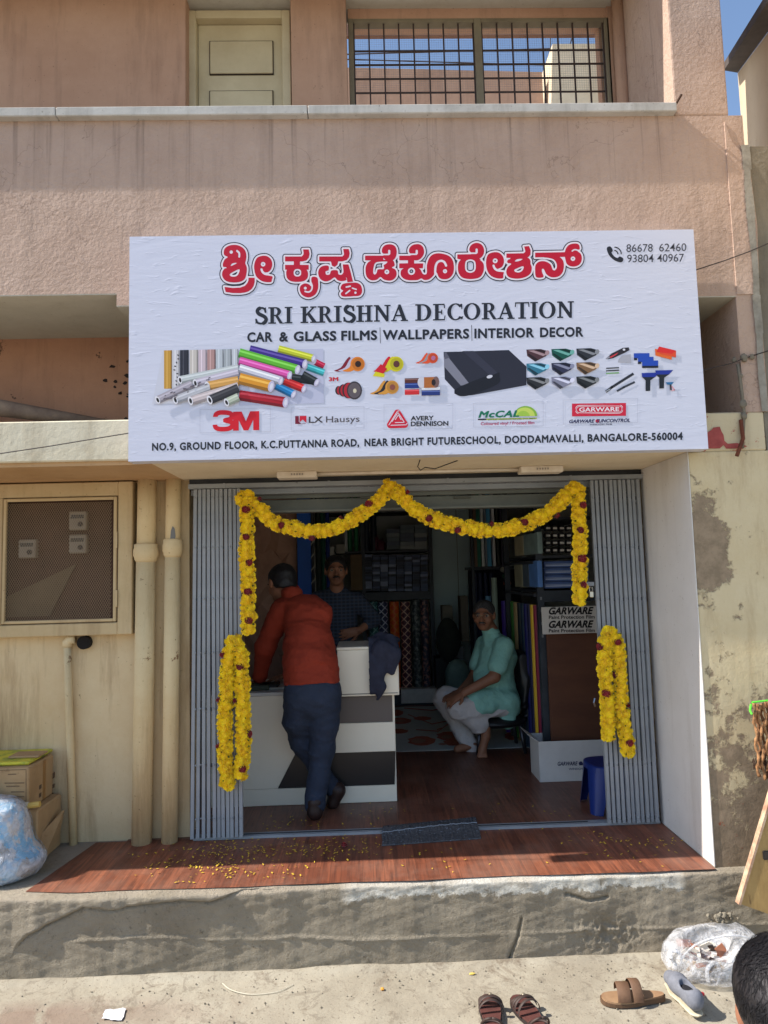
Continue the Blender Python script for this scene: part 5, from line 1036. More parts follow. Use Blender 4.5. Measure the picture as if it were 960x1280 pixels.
# counter
CRM = M('counter_cream_laminate', srgb(234, 226, 208), .28, srgb(228, 219, 200), 2, spec=.5); BLK = M('counter_black_laminate', srgb(40, 38, 38), .3); GRY = M('counter_brown_grey_laminate', srgb(92, 84, 82), .35); TOPM = M('counter_top_edge', srgb(196, 194, 190), .35)
CT = thing('shop_counter', 'cream and black banded shop counter the man in the orange shirt leans on', 'counter', (-.4, 1.06, P)); CY = 1.06
zc = lambda v, u=400: float(at(u, v, CY)[2]); xcx = lambda u, v=930: float(at(u, v, CY)[0])
xL, xR = -.99, xcx(494.5); zt0 = zc(868); xm_ = xcx(424)
MB().cbox(xL, xm_-.001, CY-.01, 1.62, zt0-.0, zt0+.022, .003).build('counter_top', TOPM, CT)
MB().box(xL, xR, CY+.006, 1.58, P+.012, zt0-.001).build('carcass', CRM, CT)
MB().cbox(xL, xR, CY-.004, CY+.005, P+.007, zc(984), .002).build('plinth_panel', CRM, CT)
xv = xcx(364, 935); xb_ = xcx(347, 990); zb1, zb2 = zc(983.5), zc(942); zg = zc(905); zg2 = zc(872)
MB().prism([(xL, CY-.004, zc(983.5)), (xL, CY-.004, zt0-.001), (xv+.06, CY-.004, zt0-.001), (xv+.02, CY-.004, zb2), (xb_, CY-.004, zb1)][::-1], (0, .009, 0)).build('side_panel', CRM, CT)
MB().prism([(xb_+.002, CY-.003, zb1), (xv+.022, CY-.003, zb2), (xR-.002, CY-.003, zb2), (xR-.012, CY-.003, zb1)], (0, .008, 0)).build('band_panel', BLK, CT)
MB().cbox(xv+.025, xR, CY-.005, CY+.005, zb2+.001, zg-.001, .002).build('band_panel', CRM, CT)
MB().cbox(xv+.05, xR-.014, CY-.003, CY+.005, zg+.001, zg2, .002).build('band_panel', GRY, CT)
xr1 = float(at(498.5, 845, CY-.05)[0]); zu = float(at(460, 812, CY-.05)[2]); zd = float(at(460, 870, CY-.05)[2])
MB().cbox(xm_, xr1, CY-.05, CY+.10, zd, zu, .003).build('raised_front', CRM, CT); MB().cbox(xm_-.003, xr1+.003, CY-.055, CY+.34, zu+.001, zu+.018, .003).build('raised_top', CRM, CT)
MB().box(xm_+.01, xr1-.01, CY-.054, CY-.051, zd+.012, zd+.016).build('edge_line', GRY, CT)
for i, (u, v, w_, h, c, lab) in enumerate(((322, 848, .16, .03, srgb(60, 70, 56), 'dark green flat pack lying on the counter left of the leaning man'), (345, 858, .14, .012, srgb(180, 178, 170), 'pale sheet of paper on the counter under the leaning man'), (338, 852, .10, .03, srgb(34, 30, 30), 'black pouch on the counter under the leaning man'))):
    p = at(u, v, 1.2); tag(MB().cbox(p[0]-w_/2, p[0]+w_/2, 1.13+.02*i, 1.25+.02*i, zt0+.0225, zt0+.0225+h, .004).build(['flat_pack', 'paper_sheet', 'pouch'][i], M('counter_item_%d' % i, c, .7)), lab, ['pack', 'paper', 'pouch'][i])
# jacket draped over the raised end
J = SD((.0, .93, .95), (.40, 1.30, 1.50), .007); q = lambda u, v, Y: at(u, v, Y)
J.chain([q(476, 800, 1.06), q(478, 812, .98), q(472, 838, .975), q(466, 862, .98)], [.05, .06, .05, .03], .02, ((0, 1, 0), 2.0))
J.chain([q(462, 806, 1.03), q(460, 826, .98), q(457, 850, .985)], [.04, .045, .03], .02, ((0, 1, 0), 2.0)).chain([q(488, 800, 1.04), q(492, 818, .98), q(490, 840, .98)], [.04, .045, .02], .02, ((0, 1, 0), 2.0))
J.chain([q(470, 842, .97), q(476, 858, .97), q(472, 874, .985)], [.04, .03, .012], .02, ((0, 1, 0), 2.2)).ell(q(478, 800, 1.10), (.11, .1, .035), .02)
J.ripple(.006, 34, 3, (1.4, 1, .35)).ripple(.003, 60, 1, (1.2, 1, .6))
JK = M('navy_jacket_cloth', srgb(44, 48, 66), .85, srgb(36, 38, 54), 30, bs=.3, bscale=90); o = J.build('jacket', JK); tag(o, 'dark navy jacket thrown over the raised end of the counter', 'jacket')
# rear shelving with boxes and rolls
RK = M('dark_rack_steel', srgb(40, 44, 50), .5, srgb(52, 56, 62), 8, metal=.3); RY = 4.3
R1 = thing('storage_rack', 'dark steel storage rack against the back wall behind the standing man', 'rack', (0, RY, P))
zs = lambda v, u=490, Y=RY: float(at(u, v, Y)[2]); X = lambda u, v=700, Y=RY: float(at(u, v, Y)[0])
for u in (398, 454, 538.5): MB().box(X(u)-.02, X(u)+.02, RY, RY+.03, P+.006, 2.8).build('upright', RK, R1)
for v in (638, 688, 740): MB().box(X(398)+.021, X(538.5)-.021, RY+.002, RY+.5, zs(v)-.02, zs(v)).build('shelf', RK, R1)
MB().box(X(454)+.021, X(538.5)-.021, RY-.004, RY+.02, zs(750), zs(741)-.002).build('shelf_lip', RK, R1)
def bx(name, lab, cat_, u0, v0, u1, v1, Y, dep, col, group=None, col2=None, stripes=None):
    x0, x1, z0, z1 = pxr(u0, v0, u1, v1, Y); t = thing(name, lab, cat_, ((x0+x1)/2, Y, z0), group); m = col if not isinstance(col, tuple) else M('m_'+name, col, .6, col2 or tuple(c*.8 for c in col), 14)
    MB().cbox(x0+.002, x1-.002, Y, Y+dep, z0+.001, z1-.001, .003).build('carton', m, t)
    if stripes: MB().box(x0+.01, x0+(x1-x0)*.55, Y-.0015, Y, z0+(z1-z0)*.35, z0+(z1-z0)*.6).build('printed_label', stripes, t)
    return t
bm_ = [M('film_box_%d' % i, srgb(c), .6) for i, c in enumerate(((96, 106, 110), (118, 126, 128), (84, 92, 104), (136, 140, 138)))]; lbm = M('box_label', srgb(140, 146, 148), .6)
for cidx, (u0, u1, vt) in enumerate(((483, 500, 660), (500, 518, 651), (518, 534, 655))):
    nrow = int((687-vt)/5.2); nm = ['left', 'middle', 'right'][cidx]
    for r_ in range(nrow):
        x0, x1, z0, z1 = pxr(u0, 687-5.2*(r_+1), u1, 687-5.2*r_, RY+.05)
        tag(MB().cbox(x0+.003, x1-.003, RY+.05+random.uniform(0, .02), RY+.4, z0+.001, z1-.001, .003).build('film_box', random.choice(bm_)), 'thin grey box, number %s from bottom, %s stack on the rear top shelf' % (['one', 'two', 'three', 'four', 'five', 'six', 'seven'][r_], nm), 'box', 'grey boxes on the top shelf, %s stack' % nm)
for u, c, n_ in ((476, srgb(96, 44, 60), 'round'), (470, srgb(110, 58, 74), 'narrow')):
    p = at(u, 676, RY+.06); tag(MB().lathe((p[0], RY+.1, zs(687)), [(.05, 0), (.052, .01), (.05, .09), (.03, .1), (.03, .12)] if n_ == 'round' else [(.03, 0), (.03, .14), (.015, .15), (.015, .17)], 16).build('jar', M('maroon_jar_'+n_, c, .4), smooth=True), '%s maroon jar on the top shelf of the rear rack left of the boxes' % n_, 'jar')
pk = [M('packet_%d' % i, srgb(c), .5) for i, c in enumerate(((52, 60, 82), (74, 86, 116), (134, 144, 170), (40, 46, 62)))]
for ci in range(8):
    u0 = 455.5+ci*10; n_ = 15; mb = MB()
    for r_ in range(n_):
        x0, x1, z0, z1 = pxr(u0, 739-3.05*(r_+1), u0+9.6, 739-3.05*r_, RY+.04); mb.cbox(x0+.001, x1-.001, RY+.03+random.uniform(0, .03), RY+.4, z0+.0005, z1-.0008, .002, random.choice((0, 0, 1, 1, 2, 3)))
    tag(mb.build('packet_stack', pk), 'stack of thin dark blue packets on the middle shelf of the rear rack', 'packets', 'packet stacks on the middle shelf', kind='stuff')
def pattern_mat(name, a, b_, sc=26, kind='dia'):
    m, n, l, b = new_mat(name); tc = n.new('ShaderNodeTexCoord'); sp = n.new('ShaderNodeSeparateXYZ'); l.new(tc.outputs['Object'], sp.inputs[0])
    s1 = mth(n, l, 'SINE', mth(n, l, 'MULTIPLY', mth(n, l, 'ADD', sp.outputs['X'], sp.outputs['Z']), sc*4)); s2 = mth(n, l, 'SINE', mth(n, l, 'MULTIPLY', mth(n, l, 'SUBTRACT', sp.outputs['X'], sp.outputs['Z']), sc*4))
    f = ramp(n, l, mth(n, l, 'MAXIMUM', s1, s2), .8, .9); 
    if kind == 'blot': f = ramp(n, l, tex(n, l, 24, 4, .6, coords(n, l)), .5, .58)
    l.new(mixc(n, l, f, a, b_), b.inputs['Base Color']); b.inputs['Roughness'].default_value = .45; return m
for i, (u, r_, vt, a, b_, kd, lab) in enumerate(((468, .048, 752, srgb(30, 84, 84), srgb(110, 150, 150), 'dia', 'teal patterned vinyl roll standing at the left of the rear roll rack'), (480, .052, 752, srgb(40, 50, 84), srgb(170, 174, 190), 'dia', 'navy and white lattice vinyl roll standing on the rear rack'), (494, .052, 752, srgb(196, 72, 12), srgb(226, 110, 30), 'dia', 'orange patterned vinyl roll standing in the rear roll rack'),
        (508, .052, 752, srgb(84, 44, 54), srgb(214, 160, 140), 'dia', 'maroon and peach lattice vinyl roll standing in the rear roll rack'), (521, .048, 750, srgb(50, 58, 58), srgb(110, 116, 112), 'blot', 'grey marbled vinyl roll near the right end of the rear rack'), (532, .044, 750, srgb(50, 46, 62), srgb(150, 110, 100), 'blot', 'dark floral vinyl roll at the right end of the rear rack'))):
    xx = X(u, 810, RY-.06); z1 = zs(vt, u, RY-.06); z0 = zs(862, u, RY-.06); t = thing('vinyl_roll', lab, 'roll', (xx, RY-.06, z0), 'patterned rolls standing in the rear rack')
    MB().lathe((xx, RY-.06, z0), [(r_, 0), (r_, z1-z0)], 18).build('sheet', pattern_mat('roll_print_%d' % i, a, b_, 20, kd), t, smooth=False); MB().lathe((xx, RY-.06, z1+.0005), [(r_*.5, 0), (r_*.5, .004)], 12).build('core', DARKM, t)
MB().box(X(462), X(538.5)-.02, RY-.2, RY+.4, P+.001, zs(862, 500, RY-.06)-.001).build('base_shelf', RK, R1)
bx('carton', 'pale low carton on the floor below the patterned rolls', 'carton', 501, 861, 549, 879, RY-.22, .2, srgb(190, 190, 186))
# green and blue bolts, cartons on the upper left of the rear rack
for i, (u, w_, c, lab) in enumerate(((432, 5, (200, 206, 204), 'white film roll'), (437, 7, (28, 96, 60), 'dark green film roll, left'), (445, 6, (34, 110, 66), 'dark green film roll, middle'), (452, 4, (150, 170, 160), 'pale grey film roll'), (458, 9, (26, 34, 50), 'black film roll with white specks'), (467, 9, (22, 26, 40), 'plain black film roll'))):
    xx = X(u, 670, RY+.08); z0 = zs(688); tag(MB().lathe((xx, RY+.1, z0), [(w_*.0038, 0), (w_*.0038, 2.78-z0)], 14).build('film_roll', M('film_roll_%d' % i, srgb(c), .4)), lab+' standing on the top shelf of the rear rack', 'roll', 'rolls standing on the top shelf')
for u0, v0, u1, v1, c, lab in ((438, 693, 453, 738, (104, 82, 54), 'brown carton on the middle shelf beside the standing man'), (411, 683, 418, 696, (190, 188, 180), 'small white box above the standing man, on the left'), (420, 680, 431, 692, (150, 146, 136), 'small beige box above the head of the standing man')):
    bx('carton', lab, 'carton', u0, v0, u1, v1, RY-.05, .3, srgb(c))
for i, (u, w_, c, lab) in enumerate(((398, 8, (40, 50, 44), 'dark olive cloth bolt'), (404, 7, (24, 72, 60), 'deep green cloth bolt'), (410, 6, (26, 44, 110), 'royal blue cloth bolt'))):
    xx = X(u, 700, 3.6); tag(MB().lathe((xx, 3.6, P+.008), [(w_*.0034, 0), (w_*.0034, 2.3)], 14).build('cloth_bolt', M('bolt_%d' % i, srgb(c), .6)), lab+' standing left of the standing man', 'bolt')
# grey partition, stored things in front of it
struct('partition', MB().box(X(541, 700, 4.7), X(600, 700, 4.7), 4.7, 4.72, P+.007, 2.88), M('grey_partition', srgb(168, 188, 190), .5, srgb(158, 178, 182), 2))
tag(MB().box(X(572, 700, 4.69)-.002, X(572, 700, 4.69)+.002, 4.693, 4.699, P+.4, 2.85).build('partition_seam', DARKM), kind='structure')
for u0, v0, u1, v1, c, lab, n_ in ((553, 757, 566, 777, (104, 98, 84), 'tan carton on top of the stored things by the grey partition', 'carton'), (566, 808, 580, 824, (110, 112, 114), 'grey box stacked beside the seated man', 'box'), (576, 745, 586, 802, (96, 88, 74), 'tall brown plank leaning at the grey partition', 'plank')):
    bx(n_, lab, n_, u0, v0, u1, v1, 3.9, .2, srgb(c))
s = SD((.38, 3.3, P), (1.0, 4.1, 1.5), .02)
s.ell(at(560, 800, 3.7), (.12, .12, .22), .03).ripple(.008, 20, 2); tag(s.build('sack', M('dark_sack', srgb(46, 52, 46), .9, srgb(36, 40, 38), 10)), 'dark bulging sack standing under the tan carton near the partition', 'sack')
s = SD((.35, 2.9, P), (1.1, 3.8, 1.3), .02); p = at(572, 845, 3.4); s.ell(p, (.12, .12, .16), .03).cone((p[0], p[1], P+.1), (p[0], p[1], P+.25), .12, .13, .05).ripple(.008, 24, 5); tag(s.build('sack', M('pale_green_sack', srgb(120, 146, 138), .8, srgb(96, 120, 114), 10)), 'pale green sack on the floor just left of the seated man', 'sack')
bx('drum', 'dark box-like bin on the floor beside the rear rolls', 'bin', 545, 822, 562, 862, 3.9, .25, srgb(30, 34, 36))
# floor mat with red printed drawing
mt_ = thing('floor_mat', 'pale grey floor sheet with red flower drawings in front of the seated man', 'mat', (.7, 3.0, P)); RZ = P+.009
mx = [fl(487, 880, RZ), fl(640, 878, RZ), fl(672, 932, RZ), fl(482, 936, RZ)]
MB().box(.10, 1.55, 2.22, 4.0, P+.0065, RZ).build('sheet', M('pale_mat', srgb(206, 208, 202), .45, srgb(194, 196, 190), 3), mt_)
rm = M('red_print', srgb(180, 84, 60), .5, srgb(196, 116, 88), 20); pmh = M('peach_print', srgb(178, 130, 106), .5)
mb = MB(); k = 0
def blob(u, v, ru, rv, m=0):
    global k; k += 1; n_ = 16; mb.add([fl(u+ru*math.cos(2*math.pi*i/n_)*(1+.15*math.sin(3*i)), v+rv*math.sin(2*math.pi*i/n_), RZ+.0006+.0002*k) for i in range(n_)][::-1], [list(range(n_))], m)
for b_ in ((495, 891, 9, 4), (500, 901, 14, 4), (528, 898, 11, 2.5), (498, 914, 12, 3), (527, 926, 17, 6), (560, 920, 14, 5.5), (566, 928, 12, 4), (640, 920, 9, 5)): blob(*b_)
for b_ in ((500, 901, 7, 1.5, 1), (523, 926, 9, 3, 1), (558, 921, 7, 2.5, 1), (553, 930, 5, 1.5, 1)): blob(*b_)
for pts in ([(510, 893), (540, 905), (575, 898)], [(520, 912), (548, 914), (560, 905)], [(548, 918), (546, 912), (552, 910)], [(505, 885), (540, 888), (560, 884)]):
    for a, b_ in zip(pts[:-1], pts[1:]): k += 1; z = RZ+.0006+.0002*k; mb.add([fl(a[0], a[1]-.6, z), fl(b_[0], b_[1]-.6, z), fl(b_[0], b_[1]+.6, z), fl(a[0], a[1]+.6, z)][::-1], [(0, 1, 2, 3)])
tag(mb.build('printed_flowers', [rm, pmh], mt_), kind='stuff')
# right-hand rack near the door
NR = thing('storage_rack', 'dark slotted steel rack of films and tapes on the right behind the hanging garland', 'rack', (1.35, 1.55, P)); NY = 1.5
xs2 = lambda u, v=700, Y=NY: float(at(u, v, Y)[0]); zz2 = lambda v, u=700, Y=NY: float(at(u, v, Y)[2])
for xx, yy in ((xs2(674), NY), (xs2(748), NY), (xs2(674), 2.6)):
    up = MB().box(xx-.022, xx+.022, yy, yy+.004, P+.007, 2.75).box(xx-.022, xx-.018, yy+.0041, yy+.04, P+.007, 2.75).build('upright', RK, NR)
for k_ in range(30):
    z = P+.15+k_*.085
    if k_ > 8: MB().box(xs2(674)-.006, xs2(674)+.006, NY-.0015, NY-.0002, z, z+.02).build('slot', M('slot_grey', srgb(120, 122, 126), .5) if k_ == 9 else bpy.data.materials['slot_grey'], NR)
for v in (646, 694, 738): MB().box(xs2(674)+.023, xs2(748)-.023, NY+.006, 2.6, zz2(v)-.018, zz2(v)).build('shelf', RK, NR)
MB().box(xs2(674)+.023, xs2(748)-.023, NY+.002, NY+.0055, zz2(752), zz2(739)-.002).build('shelf_lip', RK, NR)
tm = M('tape_core_white', srgb(186, 184, 178), .5); tk = M('tape_black', srgb(26, 26, 30), .4)
for c_ in range(6):
    for r_ in range(4):
        p = at(685+8.7*c_, 660+9.2*r_, NY+.02); t = thing('tape_roll', 'black tape roll, %s row up, %s column, in the near right rack grid' % (['first', 'second', 'third', 'fourth'][r_], ['first', 'second', 'third', 'fourth', 'fifth', 'sixth'][c_]), 'tape', p, 'tape rolls on the near right rack')
        MB().lathe((p[0], NY+.02, p[2]), [(.021, 0), (.021, .05)], 14, axis='y').build('tape', tk, t); MB().cbox(p[0]-.014, p[0]+.014, NY+.013, NY+.0195, p[2]-.008, p[2]+.006, .002).build('core', tm, t)
bb = M('blue_film_box', srgb(64, 84, 130), .5, srgb(52, 70, 112), 6); lb2 = M('pale_blue_label', srgb(140, 152, 176), .5)
for r_ in range(4):
    x0, x1, z0, z1 = pxr(680, 701+8.6*r_, 736, 709.2+8.6*r_, NY+.03); t = thing('film_box', '%s blue film carton in the stack on the near right rack' % ['topmost', 'second', 'third', 'lowest'][r_], 'carton', (x0, NY, z0), 'blue film cartons on the near right rack')
    MB().cbox(x0, x1, NY+.03, NY+.5, z0, z1, .003).build('carton', bb, t); MB().box(x0+.01, x0+(x1-x0)*.6, NY+.0285, NY+.0298, z0+.012, z0+.02).box(x0+.01, x0+(x1-x0)*.7, NY+.0285, NY+.0298, z0+.024, z0+.027).build('printed_label', lb2, t)
# things seen on the rack's left flank (facing the aisle)
XF = xs2(674)-.03
def side_box(u0, v0, u1, v1, c, lab, n_='carton', dep=.035, grp=None):         # a box whose aisle face is seen obliquely: u -> depth along y
    def yy(u, v):
        d = ray(u, v); return CAM[1]+d[1]*(XF-CAM[0])/d[0]
    ym1, ym0 = yy(u0, (v0+v1)/2), yy(u1, (v0+v1)/2); d0 = ray(u1, v1); d1 = ray(u1, v0); k0 = (XF-CAM[0])/d0[0]; k1 = (XF-CAM[0])/d1[0]
    z0 = CAM[2]+d0[2]*k0; z1 = CAM[2]+d1[2]*k1; t = thing(n_, lab, n_.replace('_', ' '), (XF, ym0, z0), grp); MB().cbox(XF, XF+dep, min(ym0, ym1)+.004, max(ym0, ym1)-.004, z0, z1-.004, .003).build('shell', M('m_side', srgb(c), .6, srgb([x_*.85 for x_ in c]), 10), t); return t
side_box(661, 700, 672, 734, (74, 112, 168), 'blue carton on the aisle side of the right rack, nearest the door', 'carton')
side_box(653, 701, 661, 734, (70, 84, 96), 'dark slatted grey-blue carton beside the blue one on the right rack', 'carton')
side_box(643, 704, 653, 734, (130, 128, 104), 'olive beige carton at the far end of the right rack shelf', 'carton')
side_box(654, 664, 672, 692, (112, 132, 130), 'pale green-grey carton on the upper shelf of the right rack', 'carton')
side_box(643, 668, 654, 694, (146, 140, 112), 'cream carton on the upper shelf at the far end of the right rack', 'carton')
for v in (699, 741): 
    p = ray(672, v); k0 = (XF-CAM[0])/p[0]; z = CAM[2]+p[2]*k0; MB().box(XF-.005, XF+.02, NY+.05, 2.55, z-.03, z-.008 if v == 699 else z-.008).build('side_rail', RK, NR)
# upright coloured rolls below the shelf, along the aisle
ccs = (((66, 40, 130), 'purple'), ((150, 164, 30), 'lime green'), ((58, 110, 50), 'leaf green'), ((146, 124, 84), 'tan'), ((20, 30, 36), 'black'), ((24, 44, 60), 'dark teal'), ((22, 26, 84), 'navy blue'), ((26, 26, 60), 'midnight blue'), ((206, 160, 40), 'mustard yellow'), ((120, 24, 52), 'maroon'), ((60, 36, 70), 'dark plum'), ((70, 78, 92), 'slate grey'))
us = (631, 638, 642.5, 646.5, 651, 655, 659, 663, 667, 671, 675, 679)
for i, ((c, nm), u) in enumerate(zip(ccs, us)):
    d = ray(u, 840); xx = XF-.02; k0 = (xx-CAM[0])/d[0]; yy = CAM[1]+d[1]*k0
    yy = 2.75-(2.75-1.62)*i/11; xx = float(at(u, 830, yy)[0]); r_ = .030-.011*i/11; zt_ = float(at(u, 751+i*.6, yy)[2]); 
    tag(MB().lathe((xx+r_*.6, yy, P+.01), [(r_, 0), (r_, zt_-P-.01)], 16).build('vinyl_roll', M('upright_roll_%d' % i, srgb(c), .4)), nm+' vinyl roll standing upright below the right rack shelf', 'roll', 'plain coloured rolls under the right rack')
for u, vt, c, lab in ((620.5, 722, (150, 166, 150), 'pale green board roll standing behind the seated man'), (612, 745, (90, 130, 160), 'pale blue roll standing behind the shoulder of the seated man')):
    yy = 3.0; p = at(u, 800, yy); tag(MB().lathe((p[0], yy, P+.01), [(.026, 0), (.026, float(at(u, vt, yy)[2])-P-.01)], 14).build('board_roll', M('far_roll', srgb(c), .5)), lab, 'roll')
# far right rack, upper bolts
FR = thing('storage_rack', 'dark far rack along the right wall behind the seated man', 'rack', (1.35, 3.6, P)); FY = 3.6
MB().box(float(at(591, 700, FY)[0]), float(at(642, 700, FY)[0]), FY, FY+.6, float(at(610, 712, FY)[2]), float(at(610, 708, FY)[2])).build('shelf', RK, FR); MB().box(float(at(589, 700, FY)[0]), float(at(592, 700, FY)[0]), FY-.02, FY+.02, P+.007, 2.8).build('upright', RK, FR)
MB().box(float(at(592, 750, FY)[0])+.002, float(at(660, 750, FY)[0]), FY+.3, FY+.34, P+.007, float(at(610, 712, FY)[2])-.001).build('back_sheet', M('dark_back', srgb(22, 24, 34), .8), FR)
for i, (u, w_, c, lab) in enumerate(((595, 5, (90, 70, 56), 'brown'), (599, 6, (24, 92, 74), 'green'), (604, 4, (190, 196, 196), 'white'), (608, 3, (110, 120, 130), 'grey'), (612, 6, (70, 140, 176), 'sky blue'), (618, 4, (200, 206, 210), 'silver'), (623, 4, (40, 44, 40), 'black'), (629, 5, (52, 48, 60), 'speckled dark'), (635, 5, (150, 128, 80), 'ochre'))):
    p = at(u, 690, FY); z0 = float(at(u, 708.5, FY)[2]); tag(MB().cbox(p[0]-w_*.0032, p[0]+w_*.0032, FY+.01, FY+.3, z0, 2.75-.03*i % .1, .003).build('sample_board', M('sample_%d' % i, srgb(c), .5)), lab+' sample board standing on the far right rack above the seated man', 'board', 'sample boards on the far right rack')
for i, u in enumerate((596, 602, 609, 616)):
    p = at(u, 740, FY-.02); tag(MB().lathe((p[0], FY+.05, P+.01), [(.024, 0), (.024, float(at(u, 716, FY)[2])-P-.01)], 14).build('film_roll', M('navy_roll', srgb(20, 26, 52), .4) if i == 0 else bpy.data.materials['navy_roll']), 'dark navy film roll, %s from left, under the far rack shelf' % ['first', 'second', 'third', 'fourth'][i], 'roll', 'navy rolls under the far right rack')
for i, (u, v, c, lab) in enumerate(((632, 720, (46, 86, 66), 'dark green bundle on the far rack near the ochre board'), (634, 729, (170, 86, 36), 'orange bundle below the green one on the far right rack'), (630, 712, (150, 150, 140), 'white spool on the far right rack'))):
    p = at(u, v, 3.0); s = MB().ico(p, (.035, .05, .026), 0, 1, .12); tag(s.build('bundle', M('bundle_%d' % i, srgb(c), .7), smooth=True), lab, 'bundle')
# brown board, printed sign board, carton and stool by the door
BRN = M('brown_board', srgb(98, 60, 40), .6, srgb(84, 50, 34), 3, sc=(1, 1, 3)); YB = 1.44
x0, x1, z0, z1 = pxr(686, 785, 748, 926, YB); tag(MB().cbox(x0, x1+.04, YB, YB+.02, P+.008, z1, .003).build('brown_board', BRN), 'large brown board leaning on the right rack behind the white carton', 'board')
GS = thing('product_sign', 'grey sign board with two lines of bold black slanted lettering under the hanging garland', 'sign', at(712, 792, 1.38)); YG = 1.38
x0, x1, z0, z1 = pxr(677.5, 758, 752, 792, YG); MB().cbox(x0, x1+.03, YG, YG+.008, z0, z1, .002).build('board', M('grey_sign_board', srgb(196, 190, 182), .5), GS)
pc = Pic(YG); 
for v in (0, 16.8): pc.text('GARWARE', 686, 767.8+v, 742, 767.2+v, 8.2, (26, 24, 26), .045, .3, 1.02); pc.text('Paint Protection Film', 686, 773.6+v, 743.5, 773+v, 4.0, (52, 46, 46), .03)
pc.build('sign_lettering', GS)
CB = thing('white_carton', 'long white cardboard carton with blue print on the floor right of the seated man', 'carton', (1.32, 1.33, P)); CYB = 1.33
xa, xb, z0, z1 = pxr(671, 925, 757, 979, CYB); WC = M('white_carton_board', srgb(206, 202, 198), .7, srgb(194, 190, 186), 5)
z0 = P+.007; zt_ = float(at(710, 926, CYB)[2]); dz = 2.0
mb = MB(); xb2 = xb+.04
mb.cbox(xa+.02, xb2, CYB, CYB+.004, z0, zt_, .001).box(xa+.02, xb2, CYB+.24, CYB+.244, z0, zt_).box(xb2-.004, xb2, CYB+.0045, CYB+.2395, z0, zt_).box(xa+.0205, xb2-.0045, CYB+.0045, CYB+.2395, z0, z0+.004)
mb.prism([(xa+.0195, CYB+.0, z0), (xa+.0195, CYB+.24, z0), (xa+.0195, CYB+.24, zt_), (xa+.0195, CYB, zt_)], (-.004, 0, 0)); mb.build('carton_body', WC, CB)
MB().prism([(xa+.016, CYB+.0, zt_), (xa+.016, CYB+.24, zt_), (xa-.05, CYB+.24, zt_+.045), (xa-.05, CYB+.0, zt_+.045)], (0, 0, .003)).build('flap', WC, CB)
pc = Pic(CYB-.0005); pc.text('GARWARE', 697, 957, 722, 956.6, 4.6, (40, 44, 76), .03, .2); pc.ell(726, 954.4, 2.6, 2.3, (60, 60, 96)); pc.text('SUNCONTROL', 724, 956.6, 755, 956, 4.6, (40, 44, 76), .03, .2); pc.text('WINDOW FILM', 711, 962.6, 740, 962, 2.6, (70, 74, 100), .01); pc.build('carton_lettering', CB)
BST = thing('plastic_stool', 'blue plastic stool half hidden behind the right folding gate', 'stool', (1.36, .80, P)); sb = M('blue_plastic', srgb(28, 50, 120), .4, srgb(24, 44, 108), 4)
sc_ = (1.37, .82); zt_ = float(at(757, 958, .72)[2]); Hh = zt_-P
cr = cat([(sc_[0]-.125, sc_[1]-.125), (sc_[0]+.125, sc_[1]-.125), (sc_[0]+.125, sc_[1]+.125), (sc_[0]-.125, sc_[1]+.125)], 8)
def sq(s_, z): return [(sc_[0]+(p[0]-sc_[0])*s_, sc_[1]+(p[1]-sc_[1])*s_, z) for p in cr]
mb = MB(); mb.add(sq(.78, zt_)+sq(.84, zt_-.006)+sq(.86, zt_-.03), [list(range(32))]+[[i+k*32, (i+1) % 32+k*32, (i+1) % 32+(k+1)*32, i+(k+1)*32] for k in (0, 1) for i in range(32)]); mb.build('seat', sb, BST, smooth=False)
for q_ in range(4):
    mb = MB(); idx = [(q_*8+j-3) % 32 for j in range(7)]; T0 = sq(.85, zt_-.03); T1 = sq(1.05, P+.008); n_ = len(idx); k_ = []
    lv = [0, .35, .7, 1]; vs = []
    for L_ in lv:
        for jj, j in enumerate(idx): f_ = (L_-.35)*.0; w_ = 1; mid = idx[3]; a = np.array(T0[j])*(1-L_)+np.array(T1[j])*L_; b_ = np.array(T0[mid])*(1-L_)+np.array(T1[mid])*L_; sh = min(1, .45+.55*(1-L_)); c_ = b_+(a-b_)*sh; c_[2] = a[2]; vs.append(c_)
    mb.add(vs, [[r_*n_+j, r_*n_+j+1, (r_+1)*n_+j+1, (r_+1)*n_+j] for r_ in range(3) for j in range(n_-1)]); mb.build('leg', sb, BST, smooth=True)
tag(MB().tube([at(758, 925, .85), at(758, 940, .85), at(757, 958, .83)], .006, 6).build('cable', tk), 'black cable hanging from the gate handle down to the blue stool', 'cable')
# door mat, thin floor strip
DM = thing('door_mat', 'grey woven door mat lying across the threshold rail', 'mat', (.3, .58, P)); mm = M('woven_mat', srgb(88, 88, 90), .95, srgb(58, 58, 61), 60, bs=.8, bscale=120, bd=.004, speck=srgb(120, 128, 140), spk=(.6, .66), sscale=70)
cor = [fl(477, 1054, P+.02), fl(601, 1045, P+.02), fl(594, 1019, P+.02), fl(478, 1031, P+.02)]; mb = MB(); n1, n2 = 60, 14; vs = []
for i in range(n1+1):
    for j in range(n2+1):
        s_, t_ = i/n1, j/n2; p = (1-s_)*((1-t_)*cor[0]+t_*cor[3])+s_*((1-t_)*cor[1]+t_*cor[2]); z = P+.012+.016*math.exp(-((p[1]-.575)/.05)**2)+.0022*math.sin(t_*44)+.001*math.sin(s_*160); vs.append((p[0]+.003*math.sin(t_*9), p[1], z))
mb.add(vs, [[i*(n2+1)+j, (i+1)*(n2+1)+j, (i+1)*(n2+1)+j+1, i*(n2+1)+j+1] for i in range(n1) for j in range(n2)])
